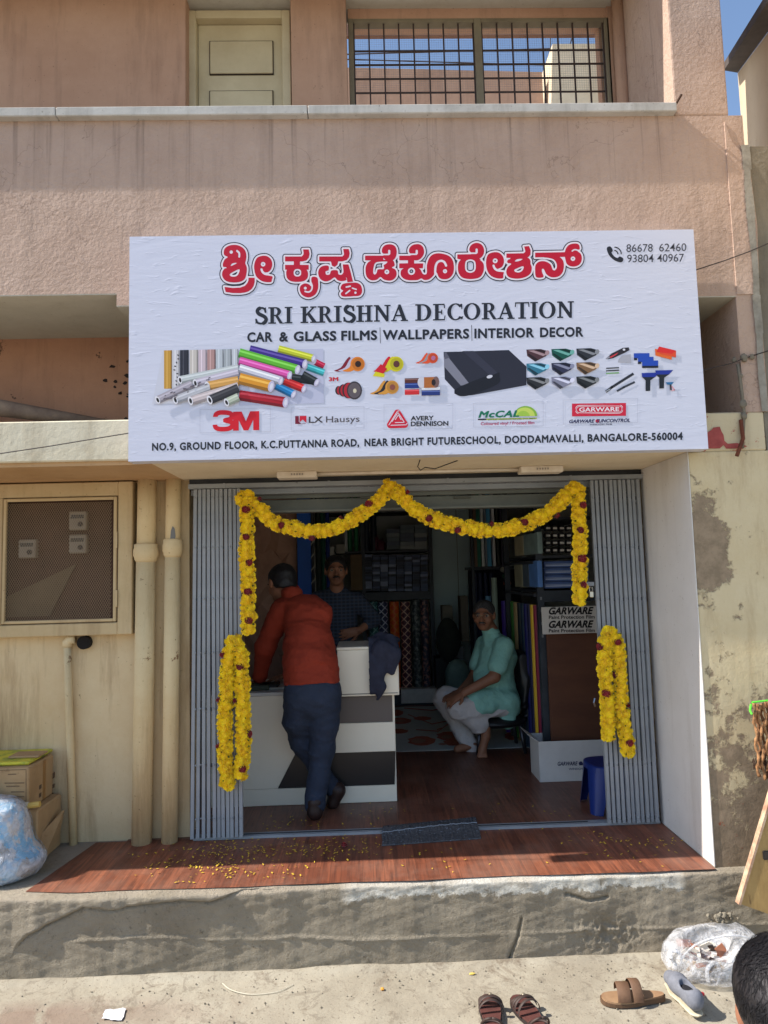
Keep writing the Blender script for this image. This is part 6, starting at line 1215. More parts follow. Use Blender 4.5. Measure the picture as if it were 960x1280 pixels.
rim = [i*(n2+1) for i in range(n1+1)]; k_ = len(mb.v); mb.add([(vs[i][0], vs[i][1]-.002, P+.006) for i in rim], []); mb.f += [[rim[i], k_+i, k_+i+1, rim[i+1]] for i in range(n1)]; mb.m += [0]*n1
mb.build('weave', mm, DM); lt = M('mat_rib_yarn', srgb(150, 156, 164), .9)
MB().tube([tuple(np.array(vs[i*(n2+1)+8])+[0, .004*math.sin(i*.9), .002]) for i in range(n1+1)], .0022, 5).build('pale_rib', lt, DM)
# ------------------------------------------------------------------ chair for the seated man
CHR = thing('office_chair', 'black cushioned chair under the man in the mint kurta', 'chair', (.95, 2.2, P)); bk_ = M('black_leatherette', srgb(24, 24, 28), .45, spec=.5); cm_ = M('dull_chrome', srgb(84, 84, 90), .35, metal=.8)
sx, sy = float(at(622, 893, 2.15)[0]), 2.2; sz = float(at(622, 896, 2.15)[2])
s = SD((sx-.35, sy-.35, sz-.12), (sx+.35, sy+.35, sz+.08), .015); s.ell((sx, sy, sz-.03), (.23, .22, .05), .02); s.build('seat', bk_, CHR)
bq = [at(650, 820, 2.25), at(654, 850, 2.25), at(652, 880, 2.2)]
s = SD((sx, sy-.35, sz-.1), (sx+.5, sy+.4, sz+.55), .015); s.chain(bq, [.05, .06, .04], .02, ((0, 1, 0), .28)); s.build('backrest', bk_, CHR)
for (du, dy) in ((-.17, -.15), (-.17, .15), (.17, -.15), (.17, .15)): MB().tube([(sx+du*.9, sy+dy*.9, sz-.05), (sx+du*1.05, sy+dy*1.05, P+.01)], .015, 10).build('leg', cm_, CHR, smooth=True)
MB().tube([(sx+.18, sy, sz-.04), (sx+.25, sy, sz+.0), tuple(bq[1])], .012, 8).build('back_bracket', cm_, CHR, smooth=True)
# ------------------------------------------------------------------ people
SKIN = M('brown_skin', srgb(132, 90, 68), .55, srgb(118, 78, 58), 8, bs=.1, bscale=60, bd=.001); SKIN2 = M('deep_brown_skin', srgb(130, 88, 66), .55, srgb(114, 76, 58), 8)
HAIR = M('black_hair', srgb(24, 22, 24), .5, srgb(38, 34, 36), 60, bs=.6, bscale=140, bd=.004, sc=(1, 1, .35)); GHAIR = M('greying_hair', srgb(38, 35, 35), .7, srgb(84, 82, 82), 90, bs=.6, bscale=140, bd=.004)
EYEW = M('eye_white', srgb(150, 140, 130), .5); EYEB = M('eye_dark', srgb(24, 18, 16), .2); LIPM = M('lip', srgb(112, 62, 54), .5)
def head(s, c, fwd, up=(0, 0, 1), k=1.0):
    f = Vector(fwd).normalized(); u = Vector(up); u = (u-f*u.dot(f)).normalized(); r = f.cross(u); R = [np.array(r), np.array(f), np.array(u)]; c = np.array(c)
    L = lambda a, b, d: c+(R[0]*a+R[1]*b+R[2]*d)*k
    e = lambda p, rr, kk=.012, sub=False: s.ell(L(*p), np.array(rr)*k, kk, R, sub)
    e((0, -.012, .028), (.077, .096, .083)); e((0, .022, -.03), (.062, .072, .082), .025); e((0, .052, -.088), (.034, .03, .022), .02); e((0, .082, .022), (.05, .02, .012), .012)
    s.cone(L(0, .093, .006), L(0, .112, -.028), .008*k, .013*k, .008); e((.014, .098, -.032), (.009, .010, .008), .006); e((-.014, .098, -.032), (.009, .010, .008), .006)
    e((0, .086, -.058), (.026, .013, .006), .005); e((0, .084, -.068), (.022, .013, .007), .005)
    for t in (-1, 1): e((t*.033, .092, .004), (.016, .012, .010), .008, True); e((t*.079, -.004, -.005), (.011, .021, .033), .006); e((t*.045, .055, -.03), (.022, .022, .022), .02)
    return L, R
def face_bits(L, R, parent, k=1.0, glasses=False, tache=True, hm=None):
    for t in (-1, 1):
        MB().ico(L(t*.033, .0735, .004), .0120*k, 0, 2).build('eyeball', EYEW, parent, smooth=True); MB().ico(L(t*.033, .0805, .003), .0068*k, 0, 1).build('iris', EYEB, parent, smooth=True)
        MB().tube([L(t*.014, .098, .022), L(t*.032, .100, .027), L(t*.05, .088, .022)], .0035*k, 6).build('eyebrow', hm or HAIR, parent, smooth=True)
    MB().tube([L(-.022, .092, -.063), L(0, .100, -.062), L(.022, .092, -.063)], .003*k, 6).build('mouth', LIPM, parent, smooth=True)
    if tache: MB().tube([L(-.028, .088, -.052), L(-.012, .103, -.046), L(.012, .103, -.046), L(.028, .088, -.052)], [.003*k, .0065*k, .0065*k, .003*k], 8).build('moustache', hm or HAIR, parent, smooth=True)
    if glasses:
        for t in (-1, 1):
            mb = MB(); mb.tube([L(t*.032+.021*math.cos(a*math.pi/8), .104, .004+.016*math.sin(a*math.pi/8)) for a in range(17)], .0016, 5); mb.tube([L(t*.053, .103, .008), L(t*.078, .03, .008), L(t*.08, -.005, .006)], .0016, 5); mb.build('spectacle_rim', M('spectacle_metal', srgb(150, 140, 120), .3, metal=1) if t < 0 else bpy.data.materials['spectacle_metal'], parent)
        MB().tube([L(-.012, .106, .008), L(.012, .106, .008)], .0016, 5).build('spectacle_bridge', bpy.data.materials['spectacle_metal'], parent)
def hair(c, L, R, lo, hi, mat, parent, k=1.0, front=.05, h=.006, low=0):
    s = SD(lo, hi, h); s.ell(L(0, -.016, .034), np.array((.086, .104, .088))*k, .01, R).ell(L(0, -.05, -.02), np.array((.072, .06, .07))*k, .02, R)
    s.ell(L(0, .108, -.022), np.array((.088, .078, .092))*k, .01, R, True); s.ell(L(0, .01, -.105-low), np.array((.12, .12, .07))*k, .01, R, True)
    s.ripple(.003, 110, 2); return s.build('hair', mat, parent)
def hand(s, w, d, n, side=1, curl=.4, k=1.0, spread=.16):
    w = np.array(w, float); d = np.array(Vector(d).normalized()); n = np.array(Vector(n).normalized()); x = np.cross(d, n)*side
    s.cone(w, w+d*.055*k, .024*k, .033*k, .012, (n, 1.9)); s.cone(w+d*.03*k, w+d*.075*k, .033*k, .034*k, .01, (n, 2.2))
    for i, (o, L_) in enumerate(((-.028, .066), (-.009, .076), (.010, .071), (.028, .056))):
        b = w+d*.083*k+x*o*k; dd = d+x*spread*(i-1.5)*.5; dd /= np.linalg.norm(dd); d2 = dd*math.cos(curl)-n*math.sin(curl); d3 = dd*math.cos(curl*2)-n*math.sin(curl*2)
        p1 = b+dd*L_*.45*k; p2 = p1+d2*L_*.33*k; p3 = p2+d3*L_*.27*k; s.chain([b-d*.02*k, p1, p2, p3], [.0095*k, .009*k, .0082*k, .0068*k], .004)
    b = w+d*.025*k-x*.026*k; td = d*.6-x*.75-n*.25; td /= np.linalg.norm(td); s.chain([b, b+td*.035*k, b+td*.035*k+(d*.85-x*.3-n*.3)*.03*k], [.013*k, .0105*k, .008*k], .006)
V3 = lambda *a: np.array(a, float)
def cloth(name, a, b_, **kw): return M(name, a, .85, b_, 9, bs=.7, bscale=26, bd=.014, **kw)
# 1. man in the orange shirt, seen from behind, leaning over the counter
zct = float(zt0); zct = CY and float(at(400, 868, CY)[2])+.022
P1 = thing('person', 'person in a rust orange shirt and navy trousers leaning over the counter, seen from behind', 'person', (-.3, .85, P))
pel = at(391, 862, .84); ch = at(386, 800, .95); up_ = at(380, 765, 1.03); nk = at(362, 746, 1.10); hc = at(352, 729, 1.17)
shl = at(352, 764, 1.06); shr = at(402, 767, 1.00); ell_ = at(332, 808, 1.10); hl = fl(324, 853, zct+.028); elr = at(392, 815, 1.14); hr = fl(352, 848, zct+.03)
lo, hi = (-1.0, .55, P-.01), (.15, 1.55, 2.15)
hf = Vector((-.55, .75, -.35)); hu = Vector((-.25, .5, .9))
s = SD(lo, hi, .0065); L, R = head(s, hc, hf, hu); s.chain([nk, hc-np.array([0, .03, .05])], [.05, .05], .02).chain([pel, ch, up_+V3(0, .03, -.03), nk], [.075, .075, .06, .05], .03)
s.chain([shl, ell_, hl+V3(.01, -.04, .03)], [.042, .034, .026], .02).chain([up_, shr, elr, hr+V3(.05, -.01, .03)], [.04, .038, .032, .026], .015)
hand(s, hl+V3(.01, -.04, .02), (-.1, .9, -.3), (0, 0, 1), 1, .15); hand(s, hr+V3(.04, .0, .02), (-.95, .2, -.25), (0, 0, 1), 1, .25)
hpr = at(405, 870, .84); hpl = at(376, 870, .84); knr = at(402, 938, .86); anr = at(394, 1004, .82); knl = at(376, 925, .93); anl = at(415, 984, .99)
s.chain([pel, hpr, knr, anr], [.065, .065, .045, .036], .02).chain([pel, hpl, knl, anl], [.065, .065, .045, .036], .02); s.build('body', SKIN2, P1)
hair(hc, L, R, hc-.16, hc+.16, HAIR, P1); face_bits(L, R, P1, tache=False)
OR = cloth('rust_orange_shirt', srgb(146, 50, 28), srgb(132, 44, 24))
s = SD(lo, hi, .0075); nrm = (0, .9, .42)
s.chain([at(391, 872, .835), at(388, 836, .88), at(386, 805, .94), at(382, 778, 1.00), at(378, 764, 1.04)], [.170, .160, .150, .138, .10], .03, (nrm, 1.45))
s.chain([shl+V3(.03, 0, 0), shr-V3(.045, 0, .01)], [.07, .068], .05); s.ell(at(366, 752, 1.09), (.085, .08, .06), .03).ell(at(380, 756, 1.04), (.13, .095, .065), .03)
s.clip(2, float(at(391, 857, .72)[2]), False); s.ripple(.005, 17, 3, (1.2, 1, .7)).folds(.009, 9, 5, (1.6, .7, .9)).folds(.004, 22, 9, (.6, .7, 1.5)).ripple(.002, 50, 5, (.6, 1, 1.6))
s.chain([shl, ell_, hl+V3(.012, -.055, .045)], [.076, .062, .046], .03).chain([shr, elr, hr+V3(.085, -.01, .05)], [.07, .056, .042], .03).folds(.006, 16, 8, (.6, .6, 1.8))
s.build('shirt', OR, P1); s = SD(hc-.2, hc+.2, .006); s.chain([nk+V3(.0, .03, .03), nk+V3(.02, -.03, .015)], [.066, .066], .01).cone(nk+V3(-.03, .04, .08), nk+V3(.02, -.01, .06), .052, .056, .01, None, True); s.build('collar', OR, P1)
NV = cloth('navy_trousers', srgb(44, 54, 74), srgb(36, 45, 62))
s = SD(lo, hi, .0075); s.ell(at(391, 868, .84), (.155, .115, .14), .03).ell(at(391, 858, .85), (.15, .115, .11), .03)
s.chain([hpr, at(405, 905, .85), knr, at(398, 975, .84), anr+V3(0, 0, .0)], [.104, .086, .070, .062, .060], .03).chain([hpl, at(372, 900, .88), knl, at(396, 958, .97), anl], [.100, .084, .068, .056, .052], .03)
s.ripple(.004, 16, 2, (1, 1, .8)).folds(.007, 9, 7, (.9, .8, 1.2)).folds(.004, 24, 3, (.8, .8, 1.6)).ripple(.002, 44, 7, (1, 1, .6)); s.build('trousers', NV, P1)
SHO = M('dark_brown_shoe', srgb(52, 34, 30), .5, srgb(40, 26, 24), 20)
f0 = fl(393, 1024); s = SD((f0[0]-.12, .6, P-.01), (f0[0]+.14, 1.1, P+.2), .006); s.chain([(anr[0], .80, P+.05), (f0[0]-.02, .93, P+.042)], [.042, .04], .03).cone((anr[0], .80, P+.05), (anr[0], .80, P+.1), .043, .045, .02).clip(2, P+.008, False); s.build('shoe', SHO, P1)
f1 = fl(416, 1010); s = SD((f1[0]-.12, .78, P-.01), (f1[0]+.25, 1.2, P+.32), .006); s.chain([(f1[0], f1[1]-.02, P+.035), anl+V3(.03, .0, -.02)], [.038, .048], .03).cone(anl+V3(.03, 0, -.02), anl, .045, .045, .02).clip(2, P+.008, False); s.build('shoe', SHO, P1)
# 2. man standing behind the counter
P2 = thing('person', 'person in a dark checked shirt standing behind the counter with one hand on his hip', 'person', (-.2, 2.1, P))
hc = at(420, 713, 2.05); nk = at(421, 735, 2.08); ch = at(421, 768, 2.1); pel = V3(at(418, 815, 2.1)[0], 2.1, float(at(418, 822, 2.1)[2])); sl = at(397, 750, 2.12); sr = at(446, 751, 2.12); er = at(468, 774, 2.14); hr = at(449, 788, 2.0); el2 = at(391, 792, 2.14); hl2 = at(400, 830, 2.0)
lo, hi = (pel[0]-.45, 1.75, P-.01), (pel[0]+.6, 2.4, hc[2]+.2)
s = SD(lo, hi, .0075); L, R = head(s, hc, (.08, -1, -.02)); s.chain([hc-V3(0, -.02, .06), nk, ch, pel], [.05, .05, .065, .07], .02)
s.chain([sr, er, hr], [.045, .036, .026], .02).chain([sl, el2, hl2], [.045, .036, .026], .02); hand(s, hr, (-.9, -.1, -.2), (.2, -1, 0), 1, .3); hand(s, hl2, (.6, -.5, -.5), (0, 0, 1), 1, .3)
for t in (-1, 1): s.chain([pel+V3(t*.09, 0, 0), V3(pel[0]+t*.1, 2.08, P+.5), V3(pel[0]+t*.1, 2.12, P+.09)], [.085, .055, .04], .03).cone((pel[0]+t*.1, 2.1, P+.04), (pel[0]+t*.11, 1.95, P+.03), .035, .032, .02)
s.build('body', SKIN2, P2); hair(hc, L, R, hc-.16, hc+.16, HAIR, P2); face_bits(L, R, P2)
def check_mat():
    m, n, l, b = new_mat('dark_check_cloth'); tc = n.new('ShaderNodeTexCoord'); sp = n.new('ShaderNodeSeparateXYZ'); l.new(tc.outputs['Object'], sp.inputs[0])
    a = ramp(n, l, mth(n, l, 'SINE', mth(n, l, 'MULTIPLY', sp.outputs['Z'], 240)), .2, .6); c = ramp(n, l, mth(n, l, 'SINE', mth(n, l, 'MULTIPLY', sp.outputs['X'], 200)), .2, .6)
    c1 = mixc(n, l, a, srgb(26, 32, 44), srgb(42, 54, 74)); c1 = mixc(n, l, mth(n, l, 'MULTIPLY', c, .5), c1, srgb(62, 62, 72)); l.new(c1, b.inputs['Base Color']); b.inputs['Roughness'].default_value = .85; bump(n, l, b, tex(n, l, 20, 5, .6, coords(n, l)), .4, .01); return m
s = SD(lo, hi, .008); s.chain([pel+V3(0, 0, .0), ch+V3(0, 0, -.08), ch+V3(0, 0, .04), nk+V3(0, .02, -.07)], [.15, .15, .15, .10], .03, ((0, 1, 0), 1.45)).chain([sl+V3(.03, 0, 0), sr-V3(.03, 0, 0)], [.07, .07], .04)
s.clip(2, pel[2]-.06, False).ripple(.005, 18, 4, (1, 1, .8)).chain([sr, er+V3(-.005, 0, .0), er*.55+hr*.45], [.068, .058, .046], .02).chain([sl, el2, el2*.6+hl2*.4], [.068, .055, .046], .02).ripple(.002, 46, 1); s.build('shirt', check_mat(), P2)
s = SD(lo, hi, .012); s.ell(pel+V3(0, 0, -.06), (.15, .11, .12), .03)
for t in (-1, 1): s.chain([pel+V3(t*.09, 0, -.02), V3(pel[0]+t*.1, 2.08, P+.5), V3(pel[0]+t*.1, 2.12, P+.08)], [.1, .08, .065], .03)
s.build('trousers', NV, P2)
# 3. seated man
P3 = thing('person', 'person in a mint kurta, white pyjama and glasses sitting barefoot with hands on knees', 'person', (.85, 2.1, P))
hc = at(605, 769, 2.12); nk = at(614, 790, 2.16); uc = at(622, 812, 2.18); be = at(617, 850, 2.18); pel = at(627, 880, 2.2)
sn = at(630, 808, 2.02); en = at(618, 846, 1.94); hn = at(580, 866, 1.93); sf = at(606, 806, 2.34); ef = at(592, 848, 2.32); hf_ = at(576, 864, 2.10)
hin = at(633, 882, 2.08); kn = at(573, 884, 2.00); an = at(603, 909, 2.03); hif = at(626, 880, 2.32); kf = at(556, 873, 2.26); af = at(590, 936, 2.2)
lo, hi = (.25, 1.70, P-.01), (1.25, 2.6, hc[2]+.18)
s = SD(lo, hi, .0075); L, R = head(s, hc, (-.34, -.93, -.04), (0, 0, 1), 1.0); s.chain([hc+V3(.02, .02, -.06), nk, uc, be, pel], [.055, .055, .07, .07, .06], .02)
s.chain([sn, en, hn], [.05, .042, .03], .02).chain([sf, ef, hf_], [.05, .042, .03], .02); hand(s, hn, (-.85, .0, -.5), (-.3, -.5, .8), 1, .35); hand(s, hf_, (-.9, -.1, -.35), (-.2, -.2, .9), -1, .35)
s.chain([pel, hin, kn, an], [.05, .045, .05, .038], .02).chain([pel, hif, kf, af], [.05, .045, .05, .038], .02)
tn = fl(603, 947); s.chain([an+V3(.03, 0, -.01), an+V3(.02, -.02, -.06), V3(tn[0], tn[1], P+.05), V3(tn[0]-.02, tn[1]-.02, P+.02)], [.036, .036, .034, .018], .02, ((1, 0, 0), 1.15))
for i in range(5): s.chain([V3(tn[0]-.03+i*.014, tn[1]-.015, P+.035), V3(tn[0]-.036+i*.015, tn[1]-.035, P+.014)], [.010, .009], .004)
tf = V3(af[0], af[1], P+.03); s.chain([af, V3(af[0]-.0, af[1]-.02, P+.05), V3(af[0]-.12, af[1]-.05, P+.03)], [.036, .035, .028], .02)
s.build('body', SKIN, P3); hair(hc, L, R, hc-.16, hc+.16, GHAIR, P3, .965); face_bits(L, R, P3, 1.0, True, True, GHAIR)
MINT = cloth('mint_kurta', srgb(150, 204, 190), srgb(138, 192, 178)); WHT = cloth('off_white_pyjama', srgb(214, 206, 204), srgb(200, 192, 190))
s = SD(lo, hi, .0085); s.chain([pel+V3(0, 0, .0), be, uc+V3(0, 0, -.04), uc+V3(-.01, 0, .03)], [.155, .150, .138, .10], .04, ((0, 1, 0), 1.12)).chain([sn+V3(0, .04, 0), sf-V3(0, .04, 0)], [.075, .075], .05).ell(nk+V3(.0, 0, -.02), (.07, .075, .05), .03)
s.chain([hin+V3(0, 0, .03), at(596, 874, 2.03)], [.10, .09], .03).chain([hif+V3(0, 0, .03), at(588, 868, 2.27)], [.105, .09], .03)
s.chain([at(636, 884, 2.06), at(635, 903, 2.06)], [.075, .055], .03, ((0, 1, 0), 1.6)).chain([at(612, 884, 1.99), at(598, 884, 1.98)], [.055, .05], .03)
s.ripple(.005, 15, 3, (1, 1, .8)).folds(.010, 10, 4, (1.2, .8, 1.0)).folds(.004, 25, 2).chain([sn, sn*.35+en*.65], [.076, .076], .02).chain([sf, sf*.4+ef*.6], [.075, .07], .02); s.build('kurta', MINT, P3)
s = SD(nk-.12, nk+.12, .006); s.cone(nk+V3(0, 0, -.01), nk+V3(-.015, -.005, .025), .068, .062, .01).cone(nk+V3(0, 0, .0), nk+V3(-.02, -.005, .07), .056, .056, .01, None, True); s.build('collar', MINT, P3)
s = SD(lo, hi, .0085); s.chain([hin, kn, an*.85+kn*.15], [.082, .086, .072], .03).chain([hif, kf, af], [.082, .086, .064], .03).ell(pel+V3(0, 0, -.02), (.09, .10, .05), .03).ripple(.004, 20, 4, (1, 1, .7)).folds(.010, 12, 6, (1, 1, 1.5)); s.build('pyjama', WHT, P3)
# 4. head of a passer-by in the bottom right corner
hc = at(990, 1268, -2.06); P4 = thing('person', 'person with thick black hair, head cut off by the bottom right corner', 'person', (hc[0], hc[1], 0))
s = SD((hc[0]-.35, hc[1]-.3, -.01), (hc[0]+.35, hc[1]+.3, hc[2]+.2), .011); L, R = head(s, hc, (.25, .95, .0), (0, 0, 1), .98)
z = hc[2]; s.chain([hc-V3(0, .01, .06), V3(hc[0], hc[1]-.02, z-.16), V3(hc[0], hc[1]-.02, z-.35), V3(hc[0], hc[1], z-.55)], [.05, .05, .09, .1], .03)
for t in (-1, 1): s.chain([V3(hc[0]+t*.14, hc[1], z-.22), V3(hc[0]+t*.18, hc[1]+.03, z-.45), V3(hc[0]+t*.16, hc[1]+.1, z-.62)], [.04, .032, .025], .02); hand(s, (hc[0]+t*.16, hc[1]+.1, z-.62), (0, .4, -1), (t, 0, 0), t, .3); s.chain([V3(hc[0]+t*.07, hc[1], z-.6), V3(hc[0]+t*.08, hc[1]+.02, .3*z), V3(hc[0]+t*.08, hc[1], .06), V3(hc[0]+t*.08, hc[1]+.12, .03)], [.07, .05, .035, .025], .03)
s.build('body', SKIN, P4); face_bits(L, R, P4, .98, tache=False)
s = SD((hc[0]-.35, hc[1]-.3, -.01), (hc[0]+.35, hc[1]+.3, hc[2]), .014); s.chain([V3(hc[0], hc[1]-.02, z-.24), V3(hc[0], hc[1], z-.6)], [.13, .14], .03, ((0, 1, 0), 1.4))
for t in (-1, 1): s.chain([V3(hc[0]+t*.14, hc[1], z-.22), V3(hc[0]+t*.17, hc[1]+.01, z-.36)], [.06, .055], .03)
s.build('shirt', M('grey_tee', srgb(90, 92, 100), .9), P4)
hr_ = hair(hc, L, R, hc-.18, hc+.18, HAIR, P4, 1.04, h=.007, low=.06)
mb = MB(); n_ = 0
while n_ < 5200:
    d = Vector(rng.normal(size=3)).normalized(); lx, ly, lz = d.x*.086, -.016+d.y*.105, .034+d.z*.09
    if (ly > .05 and lz < .05) or lz < -.075: continue
    b0 = Vector(L(lx, ly, lz)); nn = Vector(R[0]*d.x+R[1]*d.y+R[2]*d.z); up = Vector(R[2]); tg = (-up+nn*nn.dot(up)+Vector(R[0])*(.5*math.sin(lx*60+ly*30))+Vector(rng.normal(size=3))*.35)
    if d.z > .75: tg = Vector(R[0])*d.x*3-Vector(R[1])*.2+Vector(rng.normal(size=3))*.3
    tg = (tg-nn*tg.dot(nn)).normalized(); w_ = tg.cross(nn)*.0007; ln = random.uniform(.02, .034); pts = [b0+tg*ln*t-nn*(ln*ln*4.5*t*t)+nn*(.002+.0035*math.sin(t*2.6)+random.uniform(0, .001)) for t in (0, .33, .66, 1)]
    mb.add([pts[0]-w_, pts[0]+w_, pts[1]-w_, pts[1]+w_, pts[2]-w_*.8, pts[2]+w_*.8, pts[3]], [(0, 1, 3, 2), (2, 3, 5, 4), (4, 5, 6)]); n_ += 1
tag(mb.build('hair_strands', M('hair_strand', srgb(22, 21, 24), .62, spec=.2), P4), kind='stuff')
# ------------------------------------------------------------------ left of the porch: cartons and sack
KR = M('kraft_cardboard', srgb(176, 146, 106), .85, srgb(158, 128, 90), 6, bs=.2, speck=srgb(140, 112, 80), sscale=14); KP = M('carton_ink', srgb(92, 74, 56), .8); TP = M('brown_tape', srgb(150, 112, 66), .4)
cA, cB_ = fl(46, 1086), fl(73, 1046); ya, yb = float(cA[1])+.02, .56; x1_ = float(cA[0])-.01; zt1 = float(at(47, 1013, ya)[2]); zt2 = float(at(36, 959, ya)[2]); x2_ = float(at(37, 985, ya)[0])
t = thing('carton', 'lower battered brown carton with a loose open flap, left of the drain pipe', 'carton', (x1_-.3, ya, P), 'brown cartons stacked at the left edge'); MB().cbox(x1_-.62, x1_, ya, yb, P+.004, zt1, .006).build('carton_body', KR, t)
MB().prism([at(51, 1042, ya+.05), at(79, 1012, .50), at(72, 1048, .52), at(48, 1086, ya)], (.006, 0, 0)).build('flap', KR, t)
t2 = thing('carton', 'upper brown printed carton with yellow packing on its top, at the left edge', 'carton', (x2_-.3, ya, zt1), 'brown cartons stacked at the left edge'); MB().cbox(x2_-.60, x2_, ya-.01, yb-.01, zt1+.002, zt2, .006).build('carton_body', KR, t2)
MB().box(x2_+.0003, x2_+.0016, ya+.14, ya+.17, zt1+.01, zt2-.005).build('tape_strip', TP, t2)
pc = Pic(ya-.0105)
pc.line([(0, 963), (32, 962)], .6, (92, 74, 56)); pc.line([(32.5, 962), (32.5, 1001)], .6, (92, 74, 56)); pc.line([(0, 1001), (32, 1001)], .6, (92, 74, 56))
for v, a, b_ in ((968, 10, 20), (979, 6, 30), (983, 8, 24), (990, 14, 30), (996, 8, 30)): pc.line([(a, v), (b_, v-.3)], 1.3, (116, 94, 70))
pc.build('printed_label', t2)
pk2 = MB()
for yv, zv, hh in ((ya+.10, .09, .02), (ya+.10, .05, .02), (ya+.25, .1, .03), (ya+.25, .05, .02), (ya+.32, .07, .05)): pk2.box(x2_+.0004, x2_+.0012, yv, yv+.025, zt1+zv-.02, zt1+zv-.02+hh)
pk2.build('printed_symbols', KP, t2, kind='stuff')
tag(MB().cbox(x2_-.55, x2_-.02, ya+.03, ya+.3, zt2+.002, zt2+.018, .006).build('yellow_packet', M('yellow_print', srgb(206, 196, 60), .5, srgb(150, 160, 60), 14, .45, .6)), 'yellow and green printed packet lying on the upper carton at the left edge', 'packet')
tag(MB().cbox(x2_-.16, x2_-.005, ya+.1, yb-.06, zt2+.0185, zt2+.03, .004).build('cardboard_flap', KR), 'loose cardboard strip lying across the top of the upper carton', 'cardboard')
for i, (u, v, c) in enumerate(((30, 1007, (190, 176, 150)), (44, 1006, (196, 164, 84)))): tag(MB().tube([at(u-14, v+2, ya-.02), at(u+6, v-1, ya-.02)], .014, 10).build('wrapped_parcel', M('parcel_%d' % i, srgb(c), .6)), ['pale rolled paper squeezed between the two cartons', 'yellowish rolled paper squeezed between the two cartons'][i], 'paper roll')
# translucent sack of blue and white rubbish
b0 = fl(16, 1108); bx_, by_ = float(b0[0])-.09, float(b0[1])+.12
def sack_mat():
    m, n, l, b = new_mat('sack_contents'); v = coords(n, l, (1, 1, .6)); f = tex(n, l, 9, 5, .6, v, 1.2)
    c = mixc(n, l, ramp(n, l, f, .46, .5), srgb(206, 198, 190), srgb(110, 180, 216)); c = mixc(n, l, ramp(n, l, tex(n, l, 10, 5, .6, v), .58, .62), c, srgb(150, 132, 108)); c = mixc(n, l, ramp(n, l, tex(n, l, 14, 5, .6, v), .62, .65), c, srgb(236, 236, 236))
    l.new(c, b.inputs['Base Color']); b.inputs['Roughness'].default_value = .5; bump(n, l, b, tex(n, l, 16, 5, .6, v, 1), .8, .02); return m
def film(name, tint, a=.28):
    m, n, l, b = new_mat(name); b.inputs['Base Color'].default_value = (*tint, 1); b.inputs['Roughness'].default_value = .18; b.inputs['Specular IOR Level'].default_value = .6
    tr = n.new('ShaderNodeBsdfTransparent'); mx = n.new('ShaderNodeMixShader'); f = ramp(n, l, tex(n, l, 9, 5, .6, coords(n, l), 1.5), .42, .62, (a*.6,)*3, (min(1, a*1.9),)*3)
    l.new(f, mx.inputs[0]); l.new(tr.outputs[0], mx.inputs[1]); l.new(b.outputs[0], mx.inputs[2]); l.new(mx.outputs[0], n['Material Output'].inputs[0]); bump(n, l, b, tex(n, l, 13, 5, .6, coords(n, l), 2), 1, .03); return m
PB = thing('plastic_sack', 'clear plastic sack stuffed with blue and white wrappers in front of the cartons', 'sack', (bx_, by_, P))
def sackbody(k, h, amp):
    s = SD((bx_-.36, by_-.26, P-.01), (bx_+.3, by_+.3, P+.62), h); s.chain([(bx_-.03, by_, P+.10), (bx_-.035, by_, P+.235)], [.165*k, .135*k], .05).ell((bx_-.02, by_, P+.07), (.195*k, .16*k, .09*k), .05).cone((bx_-.05, by_, P+.25), (bx_-.19, by_+.02, P+.40), .11*k, .03*k, .03)
    s.ripple(amp, 22, 4).ripple(amp*.5, 55, 2).clip(2, P+.008, False); return s
sackbody(.93, .009, .012).build('contents', sack_mat(), PB); sackbody(1.0, .009, .008).build('film', film('sack_film', srgb(228, 230, 236), .34), PB)
# ------------------------------------------------------------------ right edge: rope bundle, board, rubble
RB = thing('rope_bundle', 'bundle of brown twisted ropes with a green tie hanging at the right edge', 'ropes', at(950, 900, -.12)); rm_ = [M('brown_rope_%d' % i, srgb(c), .9, srgb([x_*.6 for x_ in c]), 60, bs=.8, bscale=120, bd=.004) for i, c in enumerate(((190, 138, 92), (160, 112, 74)))]
for i in range(13):
    u = 942+i*3.2; pts = []; L_ = random.uniform(.28, .34); p = at(u, 879+random.uniform(-2, 2), -.13+.02*(i % 2))
    pts = [p+V3(.005*math.sin(k*.9+i), .004*math.cos(k*.9+i), -L_*k/22) for k in range(23)]
    MB().tube(pts, [.0065+.002*math.sin(k*2.4+i) for k in range(23)], 7).build('rope', rm_[i % 2], RB, smooth=True)
tl = MB()
for i in range(70): u = 942+random.random()*38; p = at(u, 948+random.uniform(-8, 8), -.13); tl.tube([p, p+V3(random.uniform(-.01, .01), random.uniform(-.01, .01), -random.uniform(.015, .05))], .0016, 4)
tl.build('frayed_end', M('dark_fibre', srgb(66, 46, 34), .9), RB, kind='stuff')
MB().tube([at(939, 880, -.14), at(937.5, 888, -.14), at(940, 893, -.15)], .005, 8).tube([at(940, 878, -.14), at(990, 872, -.12)], .004, 8).build('green_tie', M('green_cord', srgb(96, 210, 60), .6), RB)
LB = thing('plywood_board', 'tan plywood board with pale edge tilted at the bottom right edge', 'board', at(960, 1140, -.2)); yb_ = -.2
A_, B_ = at(923, 1129, yb_), at(961, 1000, yb_); ax = (B_-A_); ax /= np.linalg.norm(ax); pr_ = V3(-ax[2]*-1, 0, -ax[0]); pr_ = V3(ax[2], 0, -ax[0])
q0 = A_; q1 = A_+ax*.62; e_ = .012; L2 = .62
MB().prism([q0+pr_*e_, q0+pr_*L2, q1+pr_*L2, q1+pr_*e_], (0, .02, 0)).build('panel', M('plywood', srgb(178, 146, 92), .7, srgb(150, 118, 70), 5, sc=(3, 1, 1), bs=.2, speck=srgb(120, 92, 56), sscale=12), LB)
